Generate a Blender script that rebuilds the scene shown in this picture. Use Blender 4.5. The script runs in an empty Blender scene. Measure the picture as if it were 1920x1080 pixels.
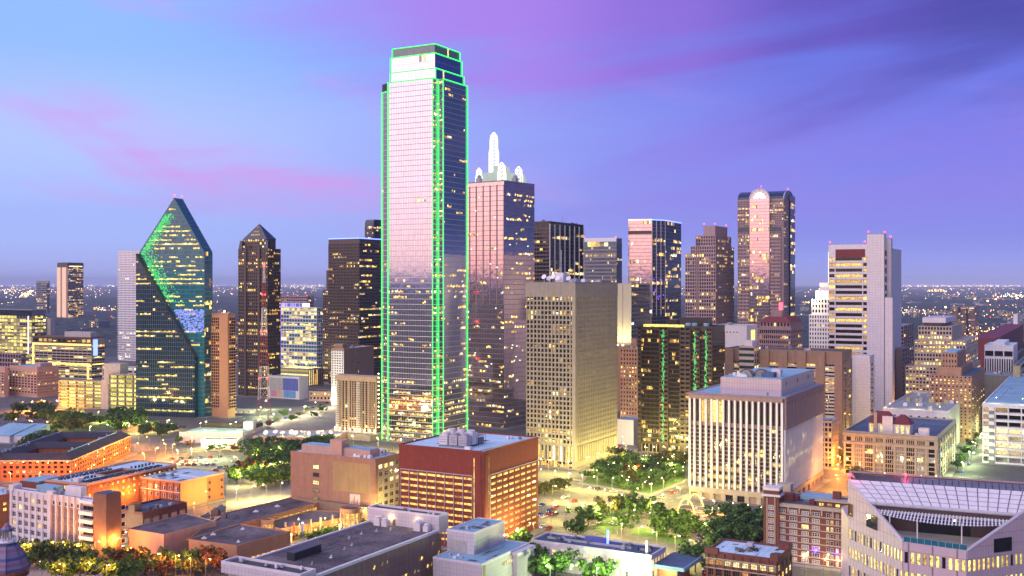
import bpy, math, random
from math import sin, cos, tan, radians, pi, sqrt, atan2
from mathutils import Vector, Matrix
random.seed(11)
SC = bpy.context.scene
COL = SC.collection

# ------------------------------------------------------------------ camera
F, H, HY = 2000.0, 120.0, 531.0          # focal length in photo pixels, eye height, row of the horizon
cam_d = bpy.data.cameras.new('camera')
cam_d.sensor_width = 36.0
cam_d.lens = 36.0 * F / 1920.0
cam_d.shift_y = -(540.0 - HY) / 1920.0
cam_d.clip_start = 1.0
cam_d.clip_end = 90000.0
cam = bpy.data.objects.new('camera', cam_d)
cam.location = (0, 0, H)
cam.rotation_euler = (radians(90), 0, 0)
COL.objects.link(cam)
SC.camera = cam

# ------------------------------------------------------------------ sky (dusk), sunset behind the camera to the left
SUN_AZ = radians(-125)                    # from +Y, positive to the right
SUNDIR = Vector((sin(SUN_AZ), cos(SUN_AZ), 0))
world = bpy.data.worlds.new('World'); SC.world = world
world.use_nodes = True
wn = world.node_tree; wn.nodes.clear()
def wnode(t, **k):
    n = wn.nodes.new(t)
    for a, v in k.items(): setattr(n, a, v)
    return n
def wl(a, b): wn.links.new(a, b)
def wmath(op, a, b=None, clamp=False):
    n = wnode('ShaderNodeMath', operation=op); n.use_clamp = clamp
    for i, v in enumerate((a, b)):
        if v is None: continue
        if isinstance(v, (int, float)): n.inputs[i].default_value = v
        else: wl(v, n.inputs[i])
    return n.outputs[0]
def wramp(fac, stops, interp='EASE'):
    n = wnode('ShaderNodeValToRGB'); cr = n.color_ramp; cr.interpolation = interp
    while len(cr.elements) > 1: cr.elements.remove(cr.elements[-1])
    cr.elements[0].position = stops[0][0]; cr.elements[0].color = (*stops[0][1], 1)
    for p, c in stops[1:]:
        e = cr.elements.new(p); e.color = (*c, 1)
    wl(fac, n.inputs[0]); return n.outputs[0]
def wmix(fac, a, b, blend='MIX'):
    n = wnode('ShaderNodeMix', data_type='RGBA', blend_type=blend)
    if isinstance(fac, (int, float)): n.inputs[0].default_value = fac
    else: wl(fac, n.inputs[0])
    for s, v in ((6, a), (7, b)):
        if isinstance(v, tuple): n.inputs[s].default_value = (*v, 1)
        else: wl(v, n.inputs[s])
    return n.outputs[2]
def wmap(v, a, b, c, d):
    n = wnode('ShaderNodeMapRange', interpolation_type='SMOOTHSTEP'); wl(v, n.inputs[0])
    for i, q in enumerate((a, b, c, d)): n.inputs[1 + i].default_value = q
    return n.outputs[0]
def srgb(r, g, b):
    f = lambda c: ((c / 255 + 0.055) / 1.055) ** 2.4 if c > 10 else c / 255 / 12.92
    return (f(r), f(g), f(b))
tc = wnode('ShaderNodeTexCoord')
sep = wnode('ShaderNodeSeparateXYZ'); wl(tc.outputs['Generated'], sep.inputs[0])
gx, gy, gz = sep.outputs
elev = wmath('MAXIMUM', gz, 0.0)
hl = wmath('SQRT', wmath('ADD', wmath('ADD', wmath('MULTIPLY', gx, gx), wmath('MULTIPLY', gy, gy)), 1e-6))
gdot = wmath('DIVIDE', wmath('ADD', wmath('MULTIPLY', gx, SUNDIR.x), wmath('MULTIPLY', gy, SUNDIR.y)), hl)
# three elevation ramps: away from the sunset, beside it, towards it
anti_side = wramp(elev, [(0.0, srgb(86, 100, 180)), (0.06, srgb(26, 66, 134)), (0.2, srgb(18, 64, 130)), (0.6, srgb(30, 60, 136))])
far_side = wramp(elev, [(0.0, srgb(152, 160, 236)), (0.05, srgb(130, 138, 228)), (0.13, srgb(112, 122, 230)), (0.22, srgb(98, 114, 226)), (0.6, srgb(92, 128, 226))])
mid_side = wramp(elev, [(0.0, srgb(170, 178, 240)), (0.05, srgb(164, 184, 248)), (0.13, srgb(174, 196, 254)), (0.22, srgb(142, 184, 252)), (0.6, srgb(120, 168, 240))])
sun_side = wramp(elev, [(0.0, srgb(216, 84, 84)), (0.05, srgb(212, 104, 112)), (0.12, srgb(216, 146, 160)), (0.22, srgb(210, 180, 212)), (0.4, srgb(170, 180, 240)), (0.7, srgb(130, 168, 240))])
base = wmix(wmap(gdot, -0.88, -0.22, 0, 1), far_side, mid_side)
base = wmix(wmap(gdot, -0.985, -0.87, 1, 0), base, anti_side)
base = wmix(wmap(gdot, 0.05, 0.75, 0, 1), base, sun_side)
# clouds in azimuth / elevation: a broad violet sheet overhead, thin pink streaks below it
az = wmath('ARCTAN2', gx, gy)
def cloud_noise(kx, ky, ka, scale, seed, dist=0.4):
    c = wnode('ShaderNodeCombineXYZ')
    wl(wmath('ADD', wmath('MULTIPLY', az, kx), seed), c.inputs[0]); wl(wmath('ADD', wmath('MULTIPLY', gz, ky), wmath('MULTIPLY', az, ka)), c.inputs[1])
    n = wnode('ShaderNodeTexNoise'); wl(c.outputs[0], n.inputs['Vector'])
    n.inputs['Scale'].default_value = scale; n.inputs['Detail'].default_value = 7; n.inputs['Roughness'].default_value = 0.52; n.inputs['Distortion'].default_value = dist
    return n.outputs[0]
n1 = cloud_noise(1.6, 8.0, 1.6, 1.7, 0.0)
n2 = cloud_noise(1.3, 9.0, -1.5, 1.6, 3.1, 0.6)
n3 = cloud_noise(2.2, 20.0, -1.0, 2.2, 7.7, 0.3)
azn = wmath('ADD', wmath('MULTIPLY', az, 0.9), 0.5, True)
low = wramp(azn, [(0.0, (.30,) * 3), (0.24, (.26,) * 3), (0.385, (.225,) * 3), (0.5, (.152,) * 3), (0.65, (.165,) * 3), (0.9, (.19,) * 3), (1.0, (.2,) * 3)], 'B_SPLINE')
lsep = wnode('ShaderNodeSeparateColor'); wl(low, lsep.inputs[0])
over = wmath('ADD', wmath('SUBTRACT', gz, lsep.outputs[0]), wmath('ADD', wmath('MULTIPLY', wmath('SUBTRACT', n2, 0.5), 0.22), wmath('MULTIPLY', wmath('SUBTRACT', n3, 0.5), 0.05)))
sheet = wmath('MULTIPLY', wmap(over, -0.05, 0.07, 0, 0.8), wmap(gz, 0.45, 0.75, 1, 0.3))
sheet_col = wramp(azn, [(0.0, srgb(168, 150, 244)), (0.3, srgb(166, 132, 238)), (0.5, srgb(170, 118, 226)), (0.63, srgb(142, 98, 208)), (0.75, srgb(96, 70, 176)), (0.88, srgb(64, 54, 146)), (1.0, srgb(60, 54, 146))], 'EASE')
line1 = wmath('ADD', wmath('ADD', gz, -0.143), wmath('MULTIPLY', wmath('ADD', az, 0.385), 0.266))
line1 = wmath('ADD', line1, wmath('MULTIPLY', wmath('SUBTRACT', n1, 0.5), 0.06))
streak = wmath('MULTIPLY', wmath('MULTIPLY', wmap(wmath('ABSOLUTE', line1), 0.0, 0.036, 0.75, 0), wmap(n3, 0.36, 0.6, 0.3, 1)), wmath('MULTIPLY', wmap(az, -0.46, -0.33, 0, 1), wmap(az, -0.10, -0.02, 1, 0)))
streak = wmath('ADD', streak, wmath('MULTIPLY', wmap(n1, 0.52, 0.72, 0, 0.6), wmath('MULTIPLY', wmap(gz, 0.03, 0.10, 0, 1), wmap(az, 0.0, 0.2, 1, 0.2))), True)
mist = wmath('MULTIPLY', wmap(n2, 0.36, 0.62, 0.05, 0.55), wmath('MULTIPLY', wmath('MULTIPLY', wmap(gz, 0.02, 0.08, 0, 1), wmap(gz, 0.11, 0.17, 1, 0.15)), wmath('MULTIPLY', wmap(az, -0.12, 0.12, 0.2, 1), wmap(az, 0.5, 0.85, 1, 0))))
sky = wmix(mist, base, srgb(140, 124, 224))
sky = wmix(streak, sky, srgb(206, 150, 230))
sky = wmix(sheet, sky, sheet_col)
nish = wnode('ShaderNodeTexSky', sky_type='NISHITA')
nish.sun_disc = False
nish.sun_elevation = radians(-2.0)
nish.sun_rotation = SUN_AZ
nish.altitude = 150
nish.dust_density = 2.0
bg1 = wnode('ShaderNodeBackground'); wl(sky, bg1.inputs[0]); bg1.inputs[1].default_value = 0.73
bg2 = wnode('ShaderNodeBackground'); wl(nish.outputs[0], bg2.inputs[0]); bg2.inputs[1].default_value = 0.03
add = wnode('ShaderNodeAddShader'); wl(bg1.outputs[0], add.inputs[0]); wl(bg2.outputs[0], add.inputs[1])
wout = wnode('ShaderNodeOutputWorld'); wl(add.outputs[0], wout.inputs[0])

# ------------------------------------------------------------------ the last glow of the sun
sd = bpy.data.lights.new('sun', 'SUN')
sd.energy = 2.4; sd.angle = radians(110); sd.color = (1.0, 0.80, 0.75)
sun = bpy.data.objects.new('sun', sd)
sv = Vector((sin(SUN_AZ), cos(SUN_AZ), tan(radians(22))))
sun.rotation_euler = sv.to_track_quat('Z', 'Y').to_euler()
sun.location = (0, 0, 400)
COL.objects.link(sun)

SC.view_settings.view_transform = 'Standard'
SC.view_settings.look = 'None'
SC.view_settings.exposure = 0.6
SC.view_settings.gamma = 1.0
SC.view_settings.use_curve_mapping = False
SC.cycles.use_denoising = True
SC.cycles.max_bounces = 5
SC.cycles.diffuse_bounces = 1
SC.cycles.glossy_bounces = 3
SC.cycles.volume_bounces = 0
SC.cycles.transmission_bounces = 3
SC.cycles.sample_clamp_indirect = 3.0
SC.cycles.caustics_reflective = False
SC.cycles.caustics_refractive = False

# ------------------------------------------------------------------ materials
MATS = {}
def _mat(name):
    m = bpy.data.materials.new(name); m.use_nodes = True
    nt = m.node_tree; bs = nt.nodes['Principled BSDF']
    MATS[name] = m
    return m, nt, bs
def nd(nt, t, **k):
    n = nt.nodes.new(t)
    for a, v in k.items(): setattr(n, a, v)
    return n
def vary(nt, col, amt, scale, detail=6, coords=None, stretch=None):
    """base colour times a noise wobble; returns a colour socket"""
    t = nd(nt, 'ShaderNodeTexCoord')
    src = t.outputs['Object']
    if stretch:
        mp = nd(nt, 'ShaderNodeMapping'); mp.inputs['Scale'].default_value = stretch
        nt.links.new(src, mp.inputs[0]); src = mp.outputs[0]
    n = nd(nt, 'ShaderNodeTexNoise'); n.inputs['Scale'].default_value = scale; n.inputs['Detail'].default_value = detail
    n.inputs['Roughness'].default_value = 0.62
    nt.links.new(src, n.inputs['Vector'])
    r = nd(nt, 'ShaderNodeMapRange'); nt.links.new(n.outputs[0], r.inputs[0])
    r.inputs[1].default_value = 0.25; r.inputs[2].default_value = 0.75
    r.inputs[3].default_value = 1 - amt; r.inputs[4].default_value = 1 + amt
    mx = nd(nt, 'ShaderNodeMix', data_type='RGBA', blend_type='MULTIPLY'); mx.inputs[0].default_value = 1
    if isinstance(col, tuple): mx.inputs[6].default_value = (*col, 1)
    else: nt.links.new(col, mx.inputs[6])
    nt.links.new(r.outputs[0], mx.inputs[7])
    return mx.outputs[2], n.outputs[0]
def plain(name, col, rough=0.8, amt=0.14, scale=0.35, metal=0.0, bump=0.0, streak=True):
    m, nt, bs = _mat(name)
    c, f = vary(nt, col, amt, scale)
    if streak:
        c, f2 = vary(nt, c, amt * 0.8, 0.55, 4, stretch=(1.0, 1.0, 0.06))
    nt.links.new(c, bs.inputs['Base Color'])
    bs.inputs['Roughness'].default_value = rough; bs.inputs['Metallic'].default_value = metal
    if bump:
        b = nd(nt, 'ShaderNodeBump'); b.inputs['Strength'].default_value = bump; b.inputs['Distance'].default_value = 0.1
        nt.links.new(f, b.inputs['Height']); nt.links.new(b.outputs[0], bs.inputs['Normal'])
    return m
def jointed(name, col, col2, mortar, bw, bh, ms=0.03, rough=0.8, off=0.5, amt=0.12):
    """brick or panel wall: fine joints across the face, u = x + y in the building's own frame, v = z"""
    m, nt, bs = _mat(name)
    t = nd(nt, 'ShaderNodeTexCoord'); s = nd(nt, 'ShaderNodeSeparateXYZ'); nt.links.new(t.outputs['Object'], s.inputs[0])
    a = nd(nt, 'ShaderNodeMath', operation='ADD'); nt.links.new(s.outputs[0], a.inputs[0]); nt.links.new(s.outputs[1], a.inputs[1])
    c = nd(nt, 'ShaderNodeCombineXYZ'); nt.links.new(a.outputs[0], c.inputs[0]); nt.links.new(s.outputs[2], c.inputs[1])
    b = nd(nt, 'ShaderNodeTexBrick'); nt.links.new(c.outputs[0], b.inputs['Vector'])
    b.offset = off; b.inputs['Scale'].default_value = 1.0
    b.inputs['Brick Width'].default_value = bw; b.inputs['Row Height'].default_value = bh
    b.inputs['Mortar Size'].default_value = ms; b.inputs['Mortar Smooth'].default_value = 0.2
    b.inputs['Color1'].default_value = (*col, 1); b.inputs['Color2'].default_value = (*col2, 1); b.inputs['Mortar'].default_value = (*mortar, 1)
    o, f = vary(nt, b.outputs['Color'], amt, 0.25)
    o, f2 = vary(nt, o, amt, 0.5, 4, stretch=(1, 1, 0.07))
    nt.links.new(o, bs.inputs['Base Color']); bs.inputs['Roughness'].default_value = rough
    bp = nd(nt, 'ShaderNodeBump'); bp.inputs['Strength'].default_value = 0.4; bp.inputs['Distance'].default_value = 0.05; bp.invert = True
    nt.links.new(b.outputs['Fac'], bp.inputs['Height']); nt.links.new(bp.outputs[0], bs.inputs['Normal'])
    return m
def glass(name, tint, metal=0.0, rough=0.04, wave=0.02, spec=0.5, var=(0.72, 1.12)):
    m, nt, bs = _mat(name)
    g = nd(nt, 'ShaderNodeNewGeometry')
    mx = nd(nt, 'ShaderNodeMix', data_type='RGBA', blend_type='MULTIPLY'); mx.inputs[0].default_value = 1
    r = nd(nt, 'ShaderNodeMapRange'); nt.links.new(g.outputs['Random Per Island'], r.inputs[0])
    r.inputs[3].default_value = var[0]; r.inputs[4].default_value = var[1]
    mx.inputs[6].default_value = (*tint, 1); nt.links.new(r.outputs[0], mx.inputs[7])
    nt.links.new(mx.outputs[2], bs.inputs['Base Color'])
    bs.inputs['Metallic'].default_value = metal; bs.inputs['Roughness'].default_value = rough
    bs.inputs['Specular IOR Level'].default_value = spec
    n = nd(nt, 'ShaderNodeTexNoise'); n.inputs['Scale'].default_value = 0.22; n.inputs['Detail'].default_value = 3
    t = nd(nt, 'ShaderNodeTexCoord'); nt.links.new(t.outputs['Object'], n.inputs['Vector'])
    b = nd(nt, 'ShaderNodeBump'); b.inputs['Strength'].default_value = 1.0; b.inputs['Distance'].default_value = wave
    nt.links.new(n.outputs[0], b.inputs['Height']); nt.links.new(b.outputs[0], bs.inputs['Normal'])
    return m
def lit(name, col, strength, spread=0.6, sample=False, blot=1.1):
    """a pane with a lit room behind it: brightness differs from pane to pane and across the room"""
    m, nt, bs = _mat(name)
    bs.inputs['Base Color'].default_value = (0.03, 0.03, 0.035, 1); bs.inputs['Roughness'].default_value = 0.12
    g = nd(nt, 'ShaderNodeNewGeometry'); oi = nd(nt, 'ShaderNodeObjectInfo')
    a = nd(nt, 'ShaderNodeMath', operation='ADD'); nt.links.new(g.outputs['Random Per Island'], a.inputs[0]); nt.links.new(oi.outputs['Random'], a.inputs[1])
    fr = nd(nt, 'ShaderNodeMath', operation='FRACT'); nt.links.new(a.outputs[0], fr.inputs[0])
    r = nd(nt, 'ShaderNodeMapRange'); nt.links.new(fr.outputs[0], r.inputs[0])
    r.inputs[3].default_value = strength * (1 - spread); r.inputs[4].default_value = strength * (1 + spread)
    n = nd(nt, 'ShaderNodeTexNoise'); n.inputs['Scale'].default_value = blot; n.inputs['Detail'].default_value = 2
    nt.links.new(g.outputs['Position'], n.inputs['Vector'])
    r2 = nd(nt, 'ShaderNodeMapRange'); nt.links.new(n.outputs[0], r2.inputs[0])
    r2.inputs[1].default_value = 0.3; r2.inputs[2].default_value = 0.68; r2.inputs[3].default_value = 0.2; r2.inputs[4].default_value = 1.4
    mu = nd(nt, 'ShaderNodeMath', operation='MULTIPLY'); nt.links.new(r.outputs[0], mu.inputs[0]); nt.links.new(r2.outputs[0], mu.inputs[1])
    bs.inputs['Emission Color'].default_value = (*col, 1)
    nt.links.new(mu.outputs[0], bs.inputs['Emission Strength'])
    m.cycles.emission_sampling = 'AUTO' if sample else 'NONE'
    return m
def glow(name, col, strength, sample=False):
    m, nt, bs = _mat(name)
    bs.inputs['Base Color'].default_value = (0.1, 0.1, 0.1, 1)
    bs.inputs['Emission Color'].default_value = (*col, 1); bs.inputs['Emission Strength'].default_value = strength
    m.cycles.emission_sampling = 'AUTO' if sample else 'NONE'
    return m

# concretes and stones
plain('concrete', (0.29, 0.27, 0.235)); plain('concrete_light', (0.46, 0.43, 0.40)); plain('concrete_gold', (0.30, 0.275, 0.225))
plain('white_paint', (0.78, 0.76, 0.76), 0.6, 0.08); plain('white_panel', (0.70, 0.66, 0.67), 0.5, 0.07)
plain('beige_stone', (0.44, 0.37, 0.29)); plain('tan_stone', (0.36, 0.27, 0.19)); plain('orange_stone', (0.42, 0.26, 0.17))
plain('pink_granite', (0.30, 0.20, 0.20), 0.45); plain('rose_granite', (0.36, 0.25, 0.25), 0.45); plain('brown_granite', (0.075, 0.05, 0.045), 0.35)
plain('dark_metal', (0.03, 0.03, 0.035), 0.4); plain('grey_metal', (0.22, 0.23, 0.25), 0.45, metal=0.3); plain('light_metal', (0.46, 0.46, 0.49), 0.45, metal=0.1)
plain('frame_metal', (0.62, 0.63, 0.66), .32, .05, metal=1.0); plain('bronze', (0.045, 0.035, 0.03), 0.35); plain('brown_concrete', (0.26, 0.17, 0.125)); plain('mauve_stone', (0.30, 0.20, 0.20))
plain('black_stone', (0.02, 0.02, 0.023), 0.3); plain('dark_red', (0.16, 0.018, 0.022), 0.6); plain('red_paint', (0.30, 0.04, 0.04), 0.5)
plain('stucco_orange', (0.46, 0.24, 0.13), 0.85, 0.1); plain('stucco_pink', (0.52, 0.32, 0.24), 0.85, 0.08)
plain('yellow_paint', (0.5, 0.42, 0.2), 0.7); plain('timber', (0.16, 0.09, 0.05), 0.7)
jointed('red_brick', (0.19, 0.045, 0.03), (0.14, 0.034, 0.025), (0.17, 0.10, 0.08), 0.9, 0.3, 0.03)
jointed('orange_brick', (0.44, 0.12, 0.035), (0.35, 0.09, 0.028), (0.26, 0.15, 0.09), 0.9, 0.3, 0.03)
jointed('brown_brick', (0.20, 0.10, 0.07), (0.15, 0.075, 0.05), (0.18, 0.13, 0.10), 0.9, 0.3, 0.03)
jointed('tan_brick', (0.40, 0.21, 0.13), (0.35, 0.18, 0.115), (0.32, 0.2, 0.14), 0.9, 0.3, 0.03)
jointed('garage_brick', (0.27, 0.042, 0.022), (0.22, 0.034, 0.02), (0.19, 0.06, 0.04), 1.2, 0.4, 0.03)
jointed('white_tile', (0.60, 0.55, 0.57), (0.56, 0.52, 0.55), (0.34, 0.31, 0.34), 1.6, 1.6, 0.05, 0.45, 0.0, 0.05)
jointed('white_tile_wall', (0.70, 0.66, 0.68), (0.66, 0.62, 0.65), (0.42, 0.39, 0.42), 2.2, 2.2, 0.07, 0.5, 0.0, 0.05)
jointed('brown_panel', (0.27, 0.18, 0.14), (0.25, 0.165, 0.13), (0.16, 0.10, 0.08), 3.0, 3.3, 0.08, 0.8, 0.0, 0.08)
jointed('pink_panel', (0.56, 0.44, 0.47), (0.53, 0.42, 0.45), (0.24, 0.18, 0.21), 1.5, 3.4, 0.06, 0.4, 0.0, 0.05)
# roofs
def roofmat(name, col, amt=0.25, rough=0.85):
    m, nt, bs = _mat(name)
    c, f = vary(nt, col, amt, 0.05, 8)
    c, f2 = vary(nt, c, amt * 0.6, 0.6, 5)
    c, f3 = vary(nt, c, amt * 0.5, 0.12, 4, stretch=(1.0, 0.08, 1.0))
    nt.links.new(c, bs.inputs['Base Color']); bs.inputs['Roughness'].default_value = rough
    return m
roofmat('roof_white', (0.50, 0.68, 0.76), 0.18); roofmat('roof_grey', (0.28, 0.32, 0.35), 0.3); roofmat('roof_dark', (0.07, 0.065, 0.07), 0.6)
roofmat('roof_tar', (0.12, 0.095, 0.095), 0.75); roofmat('roof_blue', (0.24, 0.42, 0.52), 0.22); roofmat('roof_shingle', (0.035, 0.03, 0.045), 0.35)
roofmat('roof_navy', (0.06, 0.10, 0.17), 0.5)
# glass
glass('mirror_glass', (0.58, 0.58, 0.66), 1.0, 0.03, 0.02, 0.5, (0.94, 1.03))
glass('mirror_pink', (0.62, 0.47, 0.47), 1.0, 0.04, 0.03, 0.5, (0.92, 1.04))
glass('blue_glass', (0.006, 0.035, 0.07), 0.0, 0.06, 0.02, 0.6)
glass('teal_glass', (0.014, 0.15, 0.21), 0.0, 0.05, 0.03, 0.6)
glass('dark_glass', (0.012, 0.012, 0.016), 0.0, 0.06, 0.02, 0.5)
glass('brown_glass', (0.02, 0.012, 0.01), 0.0, 0.08, 0.02, 0.5)
glass('navy_glass', (0.012, 0.02, 0.05), 0.0, 0.06, 0.02, 0.6)
glass('pale_glass', (0.5, 0.5, 0.54), 0.6, 0.1, 0.02)
glass('grey_glass', (0.06, 0.07, 0.08), 0.2, 0.1, 0.02)
# lit rooms
lit('lit_yellow', (1.0, 0.62, 0.13), 1.2, .8); lit('lit_pale', (1.0, 0.76, 0.32), 1.15, .8); lit('lit_amber', (1.0, 0.44, 0.09), 0.8, .8)
lit('lit_lemon', (0.95, 0.78, 0.17), 0.9, .6); lit('lit_room', (1.0, 0.58, 0.13), 0.95, 0.3, False, 0.6); lit('lit_dim', (0.9, 0.55, 0.2), 0.35)
lit('lit_white', (0.95, 0.92, 0.75), 1.3); lit('lit_blind', (0.85, 0.9, 1.0), 0.32, 0.4)
glow('neon_green', (0.03, 1.0, 0.14), 1.5, True); glow('neon_blue', (0.12, 0.18, 1.0), 3.0); glow('neon_gold', (1.0, 0.62, 0.12), 1.9); glow('neon_violet', (0.2, 0.05, 1.0), 2.0)
glow('neon_white', (1.0, 0.94, 0.80), 1.3); glow('beacon_red', (1.0, 0.03, 0.05), 6.0); glow('sign_white', (0.9, 0.9, 1.0), 2.0)
glow('lamp_sodium', (1.0, 0.5, 0.12), 14.0); glow('lamp_pale', (1.0, 0.86, 0.45), 14.0); glow('lamp_white', (1.0, 0.96, 0.8), 14.0)
glow('green_reflection_glow', (0.02, 0.9, 0.16), .6); glow('blue_reflection_glow', (0.22, 0.30, 1.0), .75); glow('tower_white', (0.80, 0.95, 0.80), 0.35)  # the green and blue glows stand in for reflections on glass
GLASSES = {}
def slots(g='dark_glass', l=('lit_yellow', 'lit_pale', 'lit_amber')): return [g, *l]

# ------------------------------------------------------------------ geometry helpers
def dep(y, z=0.0): return (H - z) * F / (y - HY)
def PX(x, d): return (x - 960.0) * d / F
def PZ(y, d): return H - (y - HY) * d / F
def gp(x, y, z=0.0):
    d = dep(y, z); return Vector((PX(x, d), d, z))

class MB:
    def __init__(s): s.v = []; s.f = []; s.m = []
    def quad(s, a, b, c, d, m=0):
        i = len(s.v); s.v += [tuple(a), tuple(b), tuple(c), tuple(d)]; s.f.append((i, i + 1, i + 2, i + 3)); s.m.append(m)
    def tri(s, a, b, c, m=0):
        i = len(s.v); s.v += [tuple(a), tuple(b), tuple(c)]; s.f.append((i, i + 1, i + 2)); s.m.append(m)
    def box(s, x0, x1, y0, y1, z0, z1, m=0):
        if x0 > x1: x0, x1 = x1, x0
        if y0 > y1: y0, y1 = y1, y0
        i = len(s.v)
        s.v += [(x0, y0, z0), (x1, y0, z0), (x1, y1, z0), (x0, y1, z0), (x0, y0, z1), (x1, y0, z1), (x1, y1, z1), (x0, y1, z1)]
        for q in ((3, 2, 1, 0), (4, 5, 6, 7), (0, 1, 5, 4), (1, 2, 6, 5), (2, 3, 7, 6), (3, 0, 4, 7)):
            s.f.append(tuple(i + k for k in q)); s.m.append(m)
    def prism(s, poly, z0, z1, m=0, mt=None, top=True):
        """counter-clockwise polygon in plan"""
        n = len(poly); i = len(s.v)
        s.v += [(p[0], p[1], z0) for p in poly] + [(p[0], p[1], z1) for p in poly]
        for k in range(n):
            s.f.append((i + k, i + (k + 1) % n, i + n + (k + 1) % n, i + n + k)); s.m.append(m)
        if top: s.f.append(tuple(i + n + k for k in range(n))); s.m.append(m if mt is None else mt)
        s.f.append(tuple(i + n - 1 - k for k in range(n))); s.m.append(m)
    def hull(s, pts_bottom, pts_top, m=0):
        n = len(pts_bottom); i = len(s.v)
        s.v += [tuple(p) for p in pts_bottom] + [tuple(p) for p in pts_top]
        for k in range(n):
            s.f.append((i + k, i + (k + 1) % n, i + n + (k + 1) % n, i + n + k)); s.m.append(m)
        s.f.append(tuple(i + n + k for k in range(n))); s.m.append(m)
        s.f.append(tuple(i + n - 1 - k for k in range(n))); s.m.append(m)
    def lathe(s, prof, cx, cy, n=12, m=0, a0=0.0):
        i = len(s.v)
        for r, z in prof:
            for k in range(n):
                a = a0 + 2 * pi * k / n
                s.v.append((cx + r * cos(a), cy + r * sin(a), z))
        for j in range(len(prof) - 1):
            for k in range(n):
                s.f.append((i + j * n + k, i + j * n + (k + 1) % n, i + (j + 1) * n + (k + 1) % n, i + (j + 1) * n + k)); s.m.append(m)
        s.f.append(tuple(i + (len(prof) - 1) * n + k for k in range(n))); s.m.append(m)
        s.f.append(tuple(i + n - 1 - k for k in range(n))); s.m.append(m)
    def bar(s, a, b, r, m=0, n=4):
        a = Vector(a); b = Vector(b); t = (b - a)
        if t.length < 1e-6: return
        t.normalize(); u = t.orthogonal().normalized(); w = t.cross(u)
        i = len(s.v)
        for p in (a, b):
            for k in range(n):
                q = 2 * pi * (k + 0.5) / n
                s.v.append(tuple(p + (u * cos(q) + w * sin(q)) * r))
        for k in range(n):
            s.f.append((i + k, i + (k + 1) % n, i + n + (k + 1) % n, i + n + k)); s.m.append(m)
        s.f.append(tuple(i + n - 1 - k for k in range(n))); s.m.append(m)
        s.f.append(tuple(i + n + k for k in range(n))); s.m.append(m)
    def mesh(s, name, mats):
        me = bpy.data.meshes.new(name)
        me.from_pydata(s.v, [], s.f)
        for q in ([mats] if isinstance(mats, str) else mats): me.materials.append(MATS[q])
        if any(s.m): me.polygons.foreach_set('material_index', s.m)
        me.update(); return me
    def build(s, name, mats, parent=None, kind=None, label=None):
        if not s.f: return None
        o = bpy.data.objects.new(name, s.mesh(name, mats)); COL.objects.link(o)
        if parent is not None: o.parent = parent
        if kind: o['kind'] = kind
        if label: o['label'] = label
        return o
def empty(name, loc, rz=0.0):
    o = bpy.data.objects.new(name, None); COL.objects.link(o)
    o.location = loc; o.rotation_euler = (0, 0, rz); o.empty_display_size = 2
    return o
def tag(o, label=None, cat=None, group=None, kind=None):
    if label: o['label'] = label
    if cat: o['category'] = cat
    if group: o['group'] = group
    if kind: o['kind'] = kind
    return o
def place(mesh, name, parent, loc, rz=0.0, scale=None):
    o = bpy.data.objects.new(name, mesh); COL.objects.link(o); o.parent = parent
    o.location = loc; o.rotation_euler = (0, 0, rz)
    if scale: o.scale = scale
    return o
def copy_tree(o, parent=None):
    c = o.copy(); COL.objects.link(c); c.parent = parent
    for ch in o.children: copy_tree(ch, c)
    return c

class Face:
    """a wall plane: o = left end seen from outside, t = unit direction to the right, w = width"""
    def __init__(s, ox, oy, tx, ty, w):
        s.ox, s.oy, s.tx, s.ty, s.w = ox, oy, tx, ty, w
        s.nx, s.ny = ty, -tx
    def p(s, u, z, out): return (s.ox + s.tx * u + s.nx * out, s.oy + s.ty * u + s.ny * out, z)
    def rz(s): return atan2(s.ty, s.tx)
    def quad(s, mb, u0, u1, z0, z1, out, m=0):
        mb.quad(s.p(u0, z0, out), s.p(u1, z0, out), s.p(u1, z1, out), s.p(u0, z1, out), m)
    def box(s, mb, u0, u1, z0, z1, o0, o1, m=0):
        b = [s.p(u0, z0, o1), s.p(u1, z0, o1), s.p(u1, z0, o0), s.p(u0, z0, o0)]
        t = [s.p(u0, z1, o1), s.p(u1, z1, o1), s.p(u1, z1, o0), s.p(u0, z1, o0)]
        mb.hull(b, t, m)
    def poly(s, mb, pts, o0, o1, m=0):
        """(u, z) polygon, counter-clockwise seen from outside, extruded outwards from o0 to o1"""
        mb.hull([s.p(u, z, o0) for u, z in pts], [s.p(u, z, o1) for u, z in pts], m)
def seg(p, q):
    """face from p (left, seen from outside) to q"""
    dx, dy = q[0] - p[0], q[1] - p[1]; w = sqrt(dx * dx + dy * dy)
    return Face(p[0], p[1], dx / w, dy / w, w)

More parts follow.
